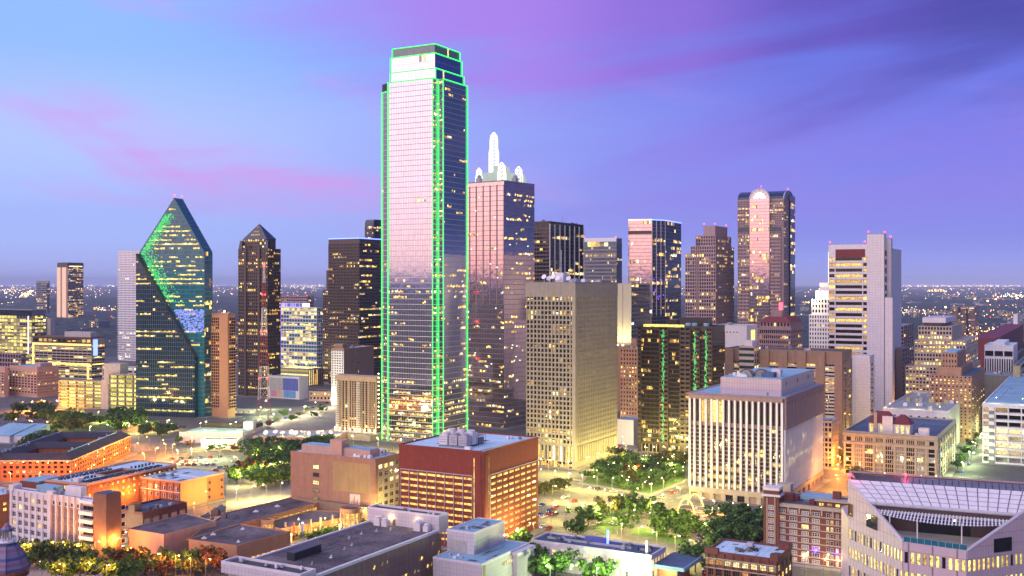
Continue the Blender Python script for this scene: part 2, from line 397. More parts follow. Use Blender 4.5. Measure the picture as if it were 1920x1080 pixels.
def ccw(p):
    a = sum(p[i][0] * p[(i + 1) % len(p)][1] - p[(i + 1) % len(p)][0] * p[i][1] for i in range(len(p)))
    return p if a > 0 else p[::-1]
BLDS = []
class Bld:
    """a building whose near corner stands at photo column xc, depth d; local x runs right-back, local y left-back"""
    def __init__(s, name, label, cat, xl, xc, xr, yt, d, ang=29.0, W=None, D=None, group=None, h=None):
        a = radians(ang); e1 = (-cos(a), sin(a)); e2 = (sin(a), cos(a))
        cx, cy = PX(xc, d), d
        def run(e, px):
            k = (px - 960.0) / F
            return (k * cy - cx) / (e[0] - k * e[1])
        s.W = W if W is not None else run(e1, xl)
        s.D = D if D is not None else run(e2, xr)
        s.h = h if h is not None else PZ(yt, d)
        s.d = d; s.c = (cx, cy); s.e1 = e1; s.e2 = e2; s.ang = a
        s.root = empty(name, (cx, cy, 0), pi / 2 - a)
        tag(s.root, label, cat, group)
        BLDS.append(s)
        s.L = Face(0, s.W, 0, -1, s.W)       # the face seen on the left, u from its far end to the near corner
        s.R = Face(0, 0, 1, 0, s.D)          # the face seen on the right, u from the near corner
    def z(s, yt, x=0.0, y=0.0):
        """height of a point at local x, y that shows at photo row yt"""
        return PZ(yt, s.c[1] + s.e2[1] * x + s.e1[1] * y)
    def u(s, px, which):
        """distance from the near corner along a face to photo column px"""
        e = s.e1 if which == 'L' else s.e2; k = (px - 960.0) / F
        return (k * s.c[1] - s.c[0]) / (e[0] - k * e[1])
    def wall(s, mat, h=None, z0=-0.5, name='wall'):
        mb = MB(); mb.box(0, s.D, 0, s.W, z0, h or s.h); return mb.build(name, mat, s.root)
    def roof(s, mat, pmat, h=None, par=1.0, th=0.5, x0=0, x1=None, y0=0, y1=None, out=0.1):
        h = h or s.h; x1 = s.D if x1 is None else x1; y1 = s.W if y1 is None else y1
        mb = MB(); mb.box(x0 + th, x1 - th, y0 + th, y1 - th, h + 0.004, h + 0.25); mb.build('roof', mat, s.root)
        p = MB()
        p.box(x0 - out, x0 + th, y0 - out, y1 + out, h - 0.3, h + par); p.box(x1 - th, x1 + out, y0 - out, y1 + out, h - 0.3, h + par)
        p.box(x0 + th, x1 - th, y0 - out, y0 + th, h - 0.3, h + par); p.box(x0 + th, x1 - th, y1 - th, y1 + out, h - 0.3, h + par)
        p.build('parapet', pmat, s.root)
        if s.d < 700 and x1 - x0 > 8 and y1 - y0 > 8:
            sm = MB(); n = int((y1 - y0) / 3.2)
            for k in range(1, n):
                y = y0 + (y1 - y0) * k / n; sm.box(x0 + th + .2, x1 - th - .2, y - .07, y + .07, h + .25, h + .28)
            sm.build('roof_seams', 'roof_grey' if 'white' in mat or 'blue' in mat else 'roof_dark', s.root, 'stuff')
            pm = MB()
            for k in range(7):
                w, d = random.uniform(1, 5), random.uniform(.8, 4); x = random.uniform(x0 + 1, x1 - 1 - w); y = random.uniform(y0 + 1, y1 - 1 - d); pm.box(x, x + w, y, y + d, h + .25, h + .265 + .003 * k)
            pm.build('roof_patches', random.choice(('roof_grey', 'roof_tar', 'roof_navy')), s.root, 'stuff')
            for k in range(2):
                y = random.uniform(y0 + 2, y1 - 2); xa = random.uniform(x0 + 1.5, x0 + (x1 - x0) * .4); pb = MB(); pb.bar((xa, y, h + .5), (xa + (x1 - x0) * random.uniform(.2, .5), y, h + .5), .13, 0, 6); pb.build('roof_pipe', 'light_metal', s.root)
    def part(s, name, mat, fn, kind=None):
        mb = MB(); fn(mb); return mb.build(name, mat, s.root, kind)
    def boxes(s, name, mat, lst):
        for b in lst:
            mb = MB(); mb.box(*b); mb.build(name, mat, s.root)

WINMESH = {}
def window_mesh(w, h, state, frame, g, l, bars):
    key = (round(w, 2), round(h, 2), state, frame, g, l, bars)
    if key not in WINMESH:
        mb = MB(); t = min(0.14, w * 0.08)
        mb.quad((0, 0.02, 0), (w, 0.02, 0), (w, 0.02, h), (0, 0.02, h), 1)
        for a, b, c, d in ((0, t, 0, h), (w - t, w, 0, h), (t, w - t, 0, t), (t, w - t, h - t, h)):
            mb.box(a, b, -0.08, 0.02, c, d, 0)
        nb, nh = bars
        for k in range(1, nb):
            x = w * k / nb; mb.box(x - t / 2, x + t / 2, -0.06, 0.02, t, h - t, 0)
        for k in range(1, nh):
            z = h * k / nh; mb.box(t, w - t, -0.05, 0.02, z - t / 3, z + t / 3, 0)
        pane = g if state == 0 else l[state - 1]
        WINMESH[key] = mb.mesh('window', [frame, pane])
    return WINMESH[key]

def runs(n, p):
    """a row of panes, lit in runs"""
    row = []; st = random.random() < p
    for _ in range(n):
        if random.random() < 0.35: st = random.random() < p
        row.append(st)
    return row
def facade(b, f, n, m, z0, z1, pw=0.3, sh=0.35, po=0.35, so=0.25, lit=0.2, frame='concrete', g='dark_glass',
           l=('lit_yellow', 'lit_pale', 'lit_amber', 'lit_dim', 'lit_white'), wts=(5, 3, 2, 3, 1), ind=False, bars=(1, 1), u0=0.0, u1=None, rowlit=None,
           fname='facade_grid', edge=True, fr2=None, bot=None, vary_rows=True, sub=1, solid=None, lh=None):
    """n bays and m storeys: storey bands and piers stand proud of one pane per bay and storey"""
    u1 = f.w if u1 is None else u1
    bw = (u1 - u0) / n; fh = (z1 - z0) / m
    fm = MB(); wm = MB()
    p2 = bw * pw / 2; s1 = fh * sh
    if so > 0 and sh > 0:
        for j in range(m + (1 if bot else 0)):
            za = z0 + j * fh
            f.box(fm, u0, u1, za, za + s1, 0.0, so, 1 if fr2 else 0)
    if po > 0 and pw > 0:
        for i in range(n + 1):
            if not edge and i in (0, n): continue
            a = max(u0, u0 + i * bw - p2); c = min(u1, u0 + i * bw + p2)
            f.box(fm, a, c, z0 + 0.003, z1 - 0.003, 0.0, po, 0)
    if fm.f: fm.build(fname, [frame, fr2] if fr2 else frame, b.root)
    for j in range(m):
        if solid and solid(j): continue
        q = lit
        if vary_rows: q = lit * random.choice((0.25, 0.5, 0.8, 1.0, 1.6, 2.6))
        if rowlit is not None and rowlit.get(j) is not None: q = rowlit[j]
        row = runs(n * sub, min(1.0, q))
        for i in range(n * sub):
            st = random.choices(range(1, len(l) + 1), wts[:len(l)])[0] if row[i] else 0
            a = u0 + i // sub * bw + p2; c = u0 + (i // sub + 1) * bw - p2
            if sub > 1:
                wd = (c - a) / sub; a = a + (i % sub) * wd; c = a + wd
            za = z0 + j * fh + s1; zb = z0 + (j + 1) * fh
            if ind:
                me = window_mesh(c - a, zb - za, st, frame if not fr2 else fr2, g, l, bars)
                place(me, 'window', b.root, f.p(a, za, 0.04), f.rz())
            else:
                q_ = lh or (random.uniform(.45, .85) if random.random() < .4 else None)
                if q_ and st:
                    f.quad(wm, a, c, za, zb, 0.04, 0); k0 = random.uniform(0, .5 * (1 - q_)) * (zb - za)
                    f.quad(wm, a, c, za + k0, za + k0 + (zb - za) * q_ * random.uniform(.7, 1.0), 0.07, st)
                else: f.quad(wm, a, c, za, zb, 0.04, st)
    if wm.f: wm.build('windows', [g, *l], b.root, 'stuff')

def clutter(b, h, x0, x1, y0, y1, n=6, big=3.0, mats=('light_metal', 'grey_metal', 'white_paint')):
    """rooftop plant: each unit a part of its own, with a fan cowl"""
    for k in range(n):
        w = random.uniform(0.5, 1) * big; d = random.uniform(0.5, 1) * big; hh = random.uniform(0.4, 0.8) * big
        x = random.uniform(x0, max(x0 + .1, x1 - w)); y = random.uniform(y0, max(y0 + .1, y1 - d))
        mb = MB(); mb.box(x, x + w, y, y + d, h + 0.25, h + 0.25 + hh)
        mb.lathe([(w * .3, h + .25 + hh), (w * .3, h + .5 + hh), (w * .22, h + .55 + hh)], x + w / 2, y + d / 2, 8)
        mb.box(x + w, x + w * 1.4, y + d * .3, y + d * .6, h + 0.25, h + 0.25 + hh * .5)
        mb.build('roof_unit', random.choice(mats), b.root)
def beacon(b, x, y, z):
    mb = MB(); mb.bar((x, y, z), (x, y, z + 1.6), 0.12); mb.build('beacon_mast', 'dark_metal', b.root)
    mb = MB(); mb.lathe([(.2, z + 1.6), (.6, z + 2.0), (.6, z + 2.6), (.2, z + 3.0)], x, y, 8); mb.build('beacon_lamp', 'beacon_red', b.root)
def lamp_at(parent, loc, power, col, radius=0.4, name='flood_light', spot=None, aim=None):
    d = bpy.data.lights.new(name, 'SPOT' if spot else 'POINT'); d.energy = power; d.color = col; d.shadow_soft_size = radius
    o = bpy.data.objects.new(name, d); COL.objects.link(o); o.parent = parent; o.location = loc
    if spot:
        d.spot_size = radians(spot); d.spot_blend = 0.6
        o.rotation_euler = (Vector(loc) - Vector(aim)).to_track_quat('Z', 'Y').to_euler()
    return o

def deck_lamp(b, x, y, z0, z1, mat='lamp_pale'):
    mb = MB(); mb.lathe([(.09, z0), (.06, z1)], x, y, 6); mb.bar((x - .7, y, z1), (x + .7, y, z1), .06); mb.build('lamp_pole', 'grey_metal', b.root)
    for q in (-.75, .75):
        mb = MB(); mb.box(x + q - .28, x + q + .28, y - .16, y + .16, z1 - .12, z1 + .06); mb.build('lamp_head', mat, b.root)
# ================================================================== TOWERS
WARM = ('lit_yellow', 'lit_pale', 'lit_amber')
# ---- the tall mirror tower edged with green tubes
def green_tower():
    b = Bld('neon_edged_skyscraper', 'tallest mirror glass skyscraper outlined with glowing green tubes', 'skyscraper', 713, 821, 881, 145, 790)
    r = b.root; W, D, h = b.W, b.D, b.h
    n1, n2 = 4.4, 6.6            # notch at the near corner
    W1 = 44.9; px, py = 4.2, 53.6
    bx = 41.0
    body = [(0, n1), (n2, n1), (n2, 0), (bx, 0), (D, 5), (D, W), (px + 3, W + 2), (px, py), (0, W1)]
    mb = MB(); mb.prism(body[::1], -0.5, h)
    mb.build('core', 'dark_glass', r)
    hw = h - 6.5
    tubes = []
    def curtain(f, z0, z1, n, lits, top=True):
        fm = MB(); wm = MB(); m = int(round((z1 - z0) / 4.0)); fh = (z1 - z0) / m; bw = f.w / n
        for j in range(m + 1):
            z = z0 + j * fh; f.box(fm, 0, f.w, z - 0.2, z + 0.2, 0, 0.25)
        for i in range(1, n):
            f.box(fm, i * bw - 0.07, i * bw + 0.07, z0, z1, 0, 0.14, 1)
        fm.build('curtain_frame', ['light_metal', 'grey_metal'], r)
        for j in range(m):
            z = z0 + (j + .5) * fh
            p = lits(z); row = runs(n, p)
            for i in range(n):
                st = random.choices((1, 2, 3, 4), (4, 4, 3, 1))[0] if row[i] else 0
                f.quad(wm, i * bw, (i + 1) * bw, z0 + j * fh + .2, z0 + (j + 1) * fh - .2, 0.05, 0)
                if st: q0 = z0 + j * fh + random.uniform(.5, 1.1); f.quad(wm, i * bw + .1, (i + 1) * bw - .1, q0, q0 + random.uniform(1.0, 1.9), 0.09, st)
        wm.build('windows', ['mirror_glass', 'lit_yellow', 'lit_pale', 'lit_amber', 'lit_white'], r, 'stuff')
    def lits(z):
        if z < 12: return 0.75
        if z < 48: return random.choice((0.12, 0.35, 0.6, 0.85))
        if z < 100: return random.choice((0.02, 0.05, 0.12, 0.22))
        if z < 138: return random.choice((0.1, 0.25, 0.45))
        return random.choice((0, 0, 0, 0, 0.01, 0.03))
    def lits_r(z): return min(0.8, lits(z) + (random.choice((0, 0, .05, .12)) if z > 120 else 0.05))
    fL = seg((0, W1), (0, n1)); fC = seg((px, py), (0, W1)); fR = seg((n2, 0), (bx, 0)); fR2 = seg((bx, 0), (D, 5))
    fN1 = seg((0, n1), (n2, n1)); fN2 = seg((n2, n1), (n2, 0))
    curtain(fL, 0, h, 26, lits); curtain(fC, 0, hw, 6, lits); curtain(fR, 0, h, 22, lits_r); curtain(fR2, 0, h, 4, lits_r)
    curtain(fN1, 0, h, 4, lambda z: 0.3 if z < 130 else 0.1); curtain(fN2, 0, h, 3, lambda z: 0.2)
    # crown tiers, each a smaller cross
    def tier(x0, x1, y0, y1, z0, z1, mat):
        mb = MB(); mb.box(x0, x1, y0, y1, z0, z1); mb.build('crown_tier', mat, r)
        for f, n in ((seg((x0, y1), (x0, y0)), 20), (seg((x0, y0), (x1, y0)), 20)):
            wm = MB(); fm = MB(); m = max(1, int((z1 - z0) / 4)); fh = (z1 - z0) / m
            for j in range(m):
                for i in range(n): f.quad(wm, f.w * i / n + .05, f.w * (i + 1) / n - .05, z0 + j * fh + .2, z0 + (j + 1) * fh - .2, 0.06, 1 if random.random() < .03 else 0)
                f.box(fm, 0, f.w, z0 + j * fh - .2, z0 + j * fh + .2, 0, .2)
            wm.build('windows', ['mirror_glass' if mat != 'grey_metal' else 'grey_metal', 'lit_pale'], r, 'stuff'); fm.build('curtain_frame', 'frame_metal', r, 'stuff')
    z2, z3, z4 = h + 7.5, h + 19, h + 26
    tier(1.6, D - 4, 3.2, W1 - 1, h, z2, 'dark_glass')
    tier(2.6, D - 5.5, 4.2, W1 - 0.5, z2, z3, 'dark_glass')
    tier(3.8, D - 7, 5.2, W1 - 1.5, z3, z4, 'grey_metal')
    mb = MB()
    for k in range(9):
        x = random.uniform(8, D - 10); y = random.uniform(8, W1 - 6); mb.bar((x, y, z4), (x, y, z4 + random.uniform(4, 9)), 0.12)
    mb.build('antennas', 'grey_metal', r, 'stuff')
    def tube(p, q, rad=0.33):
        mb = MB(); mb.bar(p, q, rad, 0, 6); mb.build('neon_tube', 'neon_green', r)
    o = 0.7
    for x, y, zt in ((-o, n1 - .2, h), (n2 - .2, -o, h), (bx, -o, h), (-o, W1, h), (px - o, py, hw), (n2 - .6, n1 - .9, h)):
        tube((x, y, 0), (x, y, zt))
    tube((-o, n1, h), (-o, W1, h)); tube((n2, -o, h), (bx, -o, h)); tube((px - o, py, hw), (-o, W1, hw)); tube((-o, n1, h), (n2, n1 - .9, h))
    for x0, x1, y0, y1, z0, z1 in ((1.6, D - 4, 3.2, W1 - 1, h, z2), (2.6, D - 5.5, 4.2, W1 - .5, z2, z3), (3.8, D - 7, 5.2, W1 - 1.5, z3, z4)):
        tube((x0 - .5, y0 - .5, z1), (x0 - .5, y1, z1)); tube((x0 - .5, y0 - .5, z1), (x1, y0 - .5, z1))
        tube((x0 - .5, y1, z0), (x0 - .5, y1, z1)); tube((x1, y0 - .5, z0), (x1, y0 - .5, z1))
        if z0 < z2: tube((x0 - .5, y0 - .5, z0), (x0 - .5, y0 - .5, z1))
    # a green string light ladder in the notch
    for j in range(66):
        z = 4 + j * 4.0
        if z < h: tube((.3, n1 - .6, z), (n2 - .3, n1 - .6, z), 0.06)
green_tower()

# ---- mirror tower with lit spires
def spire_tower():
    b = Bld('spired_glass_tower', 'pink and blue mirror tower topped with brightly lit white lattice spires', 'skyscraper', 868, 945, 1002, 339, 880, ang=36)
    r = b.root; W, D, h = b.W, b.D, b.h
    b.wall('dark_glass')
    li = lambda z: {**{j: random.choice((0.15, 0.3, 0.5)) for j in range(0, 17)}, **{j: random.choice((0.03, 0.15, 0.3)) for j in range(17, 34)}}
    facade(b, b.L, 26, 50, 0, h, 0.05, 0.1, 0.1, 0.14, 0.03, 'grey_metal', 'mirror_pink', rowlit=li(0), lh=.5)
    facade(b, b.R, 26, 50, 0, h, 0.05, 0.1, 0.1, 0.14, 0.16, 'grey_metal', 'mirror_pink', rowlit={j: random.choice((0.1, 0.2, 0.4, .05)) for j in range(0, 22)}, lh=.5)
    mb = MB()
    for k in range(7):
        u = W * k / 6; b.L.box(mb, max(0, u - .5), min(W, u + .5), h * .5, h - 3, 0.1, 0.32)
    mb.build('brace_rib', 'rose_granite', r)
    for k in range(26):          # point lights set in the giant crosses
        fc = random.choice((b.L, b.R)); u = random.uniform(4, fc.w - 3); z = random.uniform(30, h - 6)
        mb = MB(); fc.box(mb, u, u + .9, z, z + .9, .1, .5); mb.build('bracket_lamp', 'neon_white', r)
    b.roof('roof_grey', 'grey_metal', par=0.6)
    # stepped crown
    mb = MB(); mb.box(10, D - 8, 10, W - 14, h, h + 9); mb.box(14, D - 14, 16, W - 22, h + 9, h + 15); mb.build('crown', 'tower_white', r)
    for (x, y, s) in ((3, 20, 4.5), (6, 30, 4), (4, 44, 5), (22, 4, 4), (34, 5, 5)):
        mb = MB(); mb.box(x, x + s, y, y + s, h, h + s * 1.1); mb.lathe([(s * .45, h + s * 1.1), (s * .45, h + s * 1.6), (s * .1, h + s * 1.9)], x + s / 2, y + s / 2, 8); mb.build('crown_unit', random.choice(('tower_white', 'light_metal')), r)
    def spire(x, y, z0, z1, rad):
        mb = MB(); n = 6; lv = max(4, int((z1 - z0) / 2.8)); pr = []
        for j in range(lv + 1):
            t = j / lv; q = rad * (1.0 if t < .55 else (0.8 if t < .78 else sqrt(max(0.02, 1 - ((t - .78) / .22) ** 2)) * .8)); pr.append((q, z0 + (z1 - z0) * t))
        for j in range(lv):
            for k in range(n):
                a0 = 2 * pi * k / n; a1 = 2 * pi * (k + 1) / n
                p = lambda a, c: (x + c[0] * cos(a), y + c[0] * sin(a), c[1])
                mb.bar(p(a0, pr[j]), p(a0, pr[j + 1]), rad * .055, 0, 3); mb.bar(p(a0, pr[j]), p(a1, pr[j + 1]), rad * .035, 0, 3); mb.bar(p(a0, pr[j]), p(a1, pr[j]), rad * .045, 0, 3)
        mb.build('lattice_spire', 'neon_white', r)
        mb = MB(); mb.bar((x, y, z1), (x, y, z1 + 5), .12); mb.build('spire_tip', 'light_metal', r)
    spire(18, 24, h + 10, b.z(248, 18, 24), 4.2)
    spire(5, 6, h, b.z(304, 5, 6), 3.6)
    spire(D - 12, 8, h, b.z(312, D - 12, 8), 3.6); spire(12, W - 8, h, h + 14, 3)
spire_tower()

# ---- the faceted green-blue prism tower
def prism_tower():
    b = Bld('prism_glass_tower', 'dark teal glass prism tower with a pointed gable top and diagonal cut', 'skyscraper', 261, 383, 397, 472, 955, ang=15)
    r = b.root; W, D = b.W, max(b.D, 14); sh = b.h
    b.D = D
    za = b.z(371, 0, W * .5)
    f = b.L
    mb = MB()
    prof = [(W, -.5), (0, -.5), (0, sh), (W * .46, za), (W, sh)]      # (y, z)
    i0 = [(0, y, z) for y, z in prof]; i1 = [(D, y, z) for y, z in prof]
    mb.hull(i1[::-1], i0[::-1]) if False else mb.hull(i0, i1)
    mb.build('core', 'teal_glass', r)
    # panes of the main face, floor by floor, clipped by the gable and by the diagonal
    def span(z):
        if z <= sh: return 0.0, W
        t = (z - sh) / (za - sh); return W * .54 * t, W - W * .46 * t
    diag_top, diag_bot = sh - 2, b.z(690)
    def cut(u):                     # height of the diagonal at u
        return diag_top + (diag_bot - diag_top) * (u / W)
    m = int(za / 3.9); fh = za / m; n = 30; bw = W / n
    wm = MB(); fm = MB(); w2 = MB()
    for j in range(m):
        z0, z1 = j * fh, (j + 1) * fh; zc = (z0 + z1) / 2
        a, c = span(z1)
        p = random.choice((0.08, 0.25, 0.5, 0.95)) if zc > 88 else random.choice((0.04, 0.1, 0.3, 0.5))
        if zc > sh + 22: p *= 0.3
        if j == 1: p = 1.0
        row = runs(n, p)
        for i in range(n):
            u0, u1 = max(a, i * bw), min(c, (i + 1) * bw)
            if u1 - u0 < .4: continue
            st = random.choices((1, 2, 3), (5, 3, 2))[0] if row[i] else 0
            if z1 < cut(u1) and u1 < W * .905: f.quad(w2, u0 + .06, u1 - .06, z0 + .25, z1 - .05, 5.06, 0); st and f.quad(w2, u0 + .06, u1 - .06, z0 + .9, z0 + random.uniform(1.7, 2.6), 5.1, st)
            elif z0 > cut(u1) - 1: f.quad(wm, u0 + .06, u1 - .06, z0 + .25, z1 - .05, .06, 0); st and f.quad(wm, u0 + .06, u1 - .06, z0 + .9, z0 + random.uniform(1.7, 2.6), .1, st)
        f.box(fm, a, c, z0 - .1, z0 + .1, 0, .12)
    L = ['teal_glass', 'lit_lemon', 'lit_pale', 'lit_yellow']
    wm.build('windows', L, r, 'stuff'); w2.build('windows', ['blue_glass', *L[1:]], r, 'stuff'); fm.build('curtain_frame', 'grey_metal', r)
    mb = MB(); ue = W * .905
    f.poly(mb, [(0, -.4), (ue, -.4), (ue, cut(ue)), (0, cut(0))], 0.02, 5.0); mb.build('lower_wedge', 'blue_glass', r)
    mb = MB()                       # mullion grid of the wedge
    for i in range(1, 28):
        u = ue * i / 28; f.box(mb, u - .06, u + .06, 0, cut(u), 5.0, 5.14)
    for j in range(1, 40):
        z = j * fh
        uu = ue if z < cut(ue) else W * (z - diag_top) / (diag_bot - diag_top)
        if uu > .5: f.box(mb, 0, uu, z - .08, z + .08, 5.0, 5.12)
    mb.build('curtain_frame', 'grey_metal', r)
    mb = MB(); f.poly(mb, [(0, cut(0)), (ue, cut(ue)), (ue, cut(ue) + .7), (0, cut(0) + .7)], 0.02, 5.6); mb.build('diagonal_edge', 'dark_metal', r)
    # narrow face and roof slope
    facade(b, b.R, 6, int(sh / 3.9), 0, sh, .06, .1, .1, .12, .18, 'grey_metal', 'teal_glass')
    mb = MB()
    for k in range(1, 12):
        t = k / 12; y = W * .46 * t; z = sh + (za - sh) * t
        mb.bar((0, y, z + .1), (D, y, z + .1), .12)
    mb.build('roof_rib', 'grey_metal', r)
    mb = MB()                       # green and blue reflections in the glass, put on as glowing flecks
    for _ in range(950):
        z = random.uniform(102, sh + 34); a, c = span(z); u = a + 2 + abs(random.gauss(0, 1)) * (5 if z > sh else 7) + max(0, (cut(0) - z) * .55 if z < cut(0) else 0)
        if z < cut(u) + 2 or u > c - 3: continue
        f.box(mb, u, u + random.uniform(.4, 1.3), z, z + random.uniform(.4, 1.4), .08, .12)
    mb.build('green_reflection_flecks', 'green_reflection_glow', r, 'stuff')
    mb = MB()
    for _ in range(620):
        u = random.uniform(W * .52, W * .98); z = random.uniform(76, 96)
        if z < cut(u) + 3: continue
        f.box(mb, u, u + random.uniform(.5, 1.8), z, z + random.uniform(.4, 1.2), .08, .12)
    mb.build('blue_reflection_flecks', 'blue_reflection_glow', r, 'stuff')
    for y, z in ((W * .46, za),):
        for x in (1, D - 1): beacon(b, x, y, z)
prism_tower()

# ---- pyramid-topped granite tower
def pyramid_tower():
    b = Bld('pyramid_roof_tower', 'dark granite office tower with a pyramid roof and scattered yellow windows', 'skyscraper', 447, 502, 526, 466, 1120)
    r = b.root; W, D, h = b.W, b.D, b.h
    b.wall('brown_granite')
    w = ('lit_yellow', 'lit_amber', 'lit_pale')
    for f, n in ((b.L, 15), (b.R, 9)):
        facade(b, f, n, 44, 0, h, .42, .42, .3, .22, .26, 'brown_granite', 'dark_glass', w)
    mb = MB(); f = b.L
    for a, c in ((.24, .30), (.70, .76)): f.box(mb, W * a, W * c, 0, h + 4, 0, 1.6)
    mb.build('corner_pier', 'brown_granite', r)
    h2 = b.z(448); x0, x1, y0, y1 = 3, D - 3, 4, W - 4
    mb = MB(); mb.box(x0, x1, y0, y1, h, h2); mb.build('setback', 'brown_granite', r)
    f2 = seg((x0, y1), (x0, y0)); b2 = b
    facade(b, f2, 10, 3, h, h2, .4, .4, .2, .15, .3, 'brown_granite')
    mb = MB()
    for (a, c) in ((0, 5), (W - 5, W)):
        mb.hull([(0, a, h), (4, a, h), (4, c, h), (0, c, h)][::1], [(1.5, a + 1, h + 9), (4, a + 1, h + 9), (4, c - 1, h + 9), (1.5, c - 1, h + 9)])
    mb.build('corner_turret', 'navy_glass', r)
    za = b.z(420, D / 2, W / 2); cx, cy = (x0 + x1) / 2, (y0 + y1) / 2; e = .7
    mb = MB(); mb.hull([(x0 - e, y0 - e, h2), (x1 + e, y0 - e, h2), (x1 + e, y1 + e, h2), (x0 - e, y1 + e, h2)], [(cx - .3, cy - .3, za), (cx + .3, cy - .3, za), (cx + .3, cy + .3, za), (cx - .3, cy + .3, za)])
    mb.build('pyramid_roof', 'navy_glass', r)
    for t, q in ((.25, .5), (.45, .4), (.75, .2)):
        mb = MB(); x = x0 + (cx - x0) * t - .7; hw = (y1 - y0) / 2 * (1 - t) * q; z = h2 + (za - h2) * t
        mb.box(x - .2, x + .4, cy - hw, cy + hw, z, z + 1.6); mb.build('roof_window', 'lit_dim' if t < .7 else 'lit_yellow', r)
    mb = MB(); mb.bar((cx, cy, za), (cx, cy, za + 5), .15); mb.build('mast', 'light_metal', r)
pyramid_tower()

# ---- tower with blue roof line
b = Bld('blue_rimmed_tower', 'wide dark brown office tower with a glowing blue line along its flat roof', 'skyscraper', 616, 674, 726, 447, 1250)
b.wall('brown_granite')
facade(b, b.L, 22, 46, 0, b.h - 6, .45, .4, .5, .25, .12, 'brown_granite', rowlit={20: .8, 21: .7})
facade(b, b.R, 16, 46, 0, b.h - 6, .06, .42, .1, .25, .22, 'brown_granite', rowlit={24: .95, 12: .8, 13: .1})
b.roof('roof_dark', 'bronze')
mb = MB(); b.L.box(mb, 0, b.W, b.h - .2, b.h + 1.0, .15, .6); mb.build('neon_line', 'neon_blue', b.root)
mb = MB(); b.R.box(mb, 0, b.D, b.h - .2, b.h + 1.0, .15, .6); mb.build('neon_line', 'neon_blue', b.root)
# ---- round-topped blue tower just behind
b = Bld('round_topped_tower', 'dark blue glass tower with rounded shoulders peeking above the blue roof line', 'skyscraper', 684, 700, 722, 424, 1550)
b.wall('navy_glass')
facade(b, b.L, 8, 50, 0, b.h, .1, .25, .1, .15, .2, 'dark_metal', 'navy_glass'); facade(b, b.R, 10, 50, 0, b.h, .1, .25, .1, .15, .2, 'dark_metal', 'navy_glass')
mb = MB(); zt = PZ(412, 1560)
for k in range(5):
    a0, a1 = pi / 2 * k / 5, pi / 2 * (k + 1) / 5
    mb.hull([(4 * (1 - cos(a0)), 0, b.h + (zt - b.h) * sin(a0)), (b.D, 0, b.h + (zt - b.h) * sin(a0)), (b.D, b.W, b.h + (zt - b.h) * sin(a0)), (4 * (1 - cos(a0)), b.W, b.h + (zt - b.h) * sin(a0))],
            [(4 * (1 - cos(a1)), 0, b.h + (zt - b.h) * sin(a1)), (b.D, 0, b.h + (zt - b.h) * sin(a1)), (b.D, b.W, b.h + (zt - b.h) * sin(a1)), (4 * (1 - cos(a1)), b.W, b.h + (zt - b.h) * sin(a1))])
mb.build('rounded_roof', 'navy_glass', b.root)
# ---- narrow brown slab beside it
b = Bld('narrow_brown_tower', 'narrow brown tower with a red beacon beside the blue-rimmed tower', 'tower', 606, 618, 622, 545, 1290)
b.wall('brown_granite'); facade(b, b.L, 4, 36, 0, b.h, .4, .4, .3, .2, .3, 'brown_granite'); b.roof('roof_dark', 'bronze')
b.boxes('penthouse', 'brown_granite', [(1, b.D - 1, 1, b.W * .6, b.h, b.z(507))]); beacon(b, 2, 3, b.z(507))

# ---- black tower with white ribs
def ribbed_tower():
    b = Bld('white_ribbed_black_tower', 'black glass tower with white vertical ribs behind the lattice spires', 'skyscraper', 1000, 1030, 1094, 416, 1180)
    r = b.root
    b.wall('black_stone')
    facade(b, b.L, 5, 44, 0, b.h - 4, .1, .45, .3, .9, .06, 'brown_granite', 'dark_glass')
    facade(b, b.R, 24, 46, 0, b.h - 3, .12, .2, .1, .1, .06, 'black_stone', 'dark_glass', rowlit={33: .6, 32: .5})
    for k in range(8):
        mb = MB(); u = b.D * k / 7; b.R.box(mb, max(0, u - .5), min(b.D, u + .5), 0, b.h - 2, .1, 1.0); mb.build('rib', 'white_paint', r)
    b.roof('roof_dark', 'brown_granite'); clutter(b, b.h, 4, b.D - 6, 3, b.W - 5, 5, 4, ('dark_metal', 'grey_metal'))
    mb = MB(); mb.bar((b.D * .5, 6, b.h), (b.D * .5, 6, b.h + 11), .15); mb.build('mast', 'grey_metal', r)
ribbed_tower()
# ---- blue gridded slab
b = Bld('blue_gridded_office', 'blue-grey office slab with fine grid of windows and pale roof band', 'office tower', 1094, 1156, 1166, 447, 1420)
b.wall('grey_metal')
facade(b, b.L, 30, 34, 0, b.h - 11, .4, .42, .25, .2, .12, 'grey_metal', 'navy_glass', rowlit={31: .5})
facade(b, b.L, 8, 1, b.h - 11, b.h - 4, .08, .1, .2, .2, .25, 'grey_metal', 'teal_glass'); facade(b, b.R, 6, 34, 0, b.h - 6, .4, .4, .2, .2, .1, 'grey_metal', 'navy_glass')
mb = MB(); b.L.box(mb, 0, b.W, b.h - 4, b.h, 0, .5); mb.build('roof_band', 'white_paint', b.root); b.roof('roof_grey', 'white_paint')
for u in (1, b.W - 1): beacon(b, 1, u, b.h)

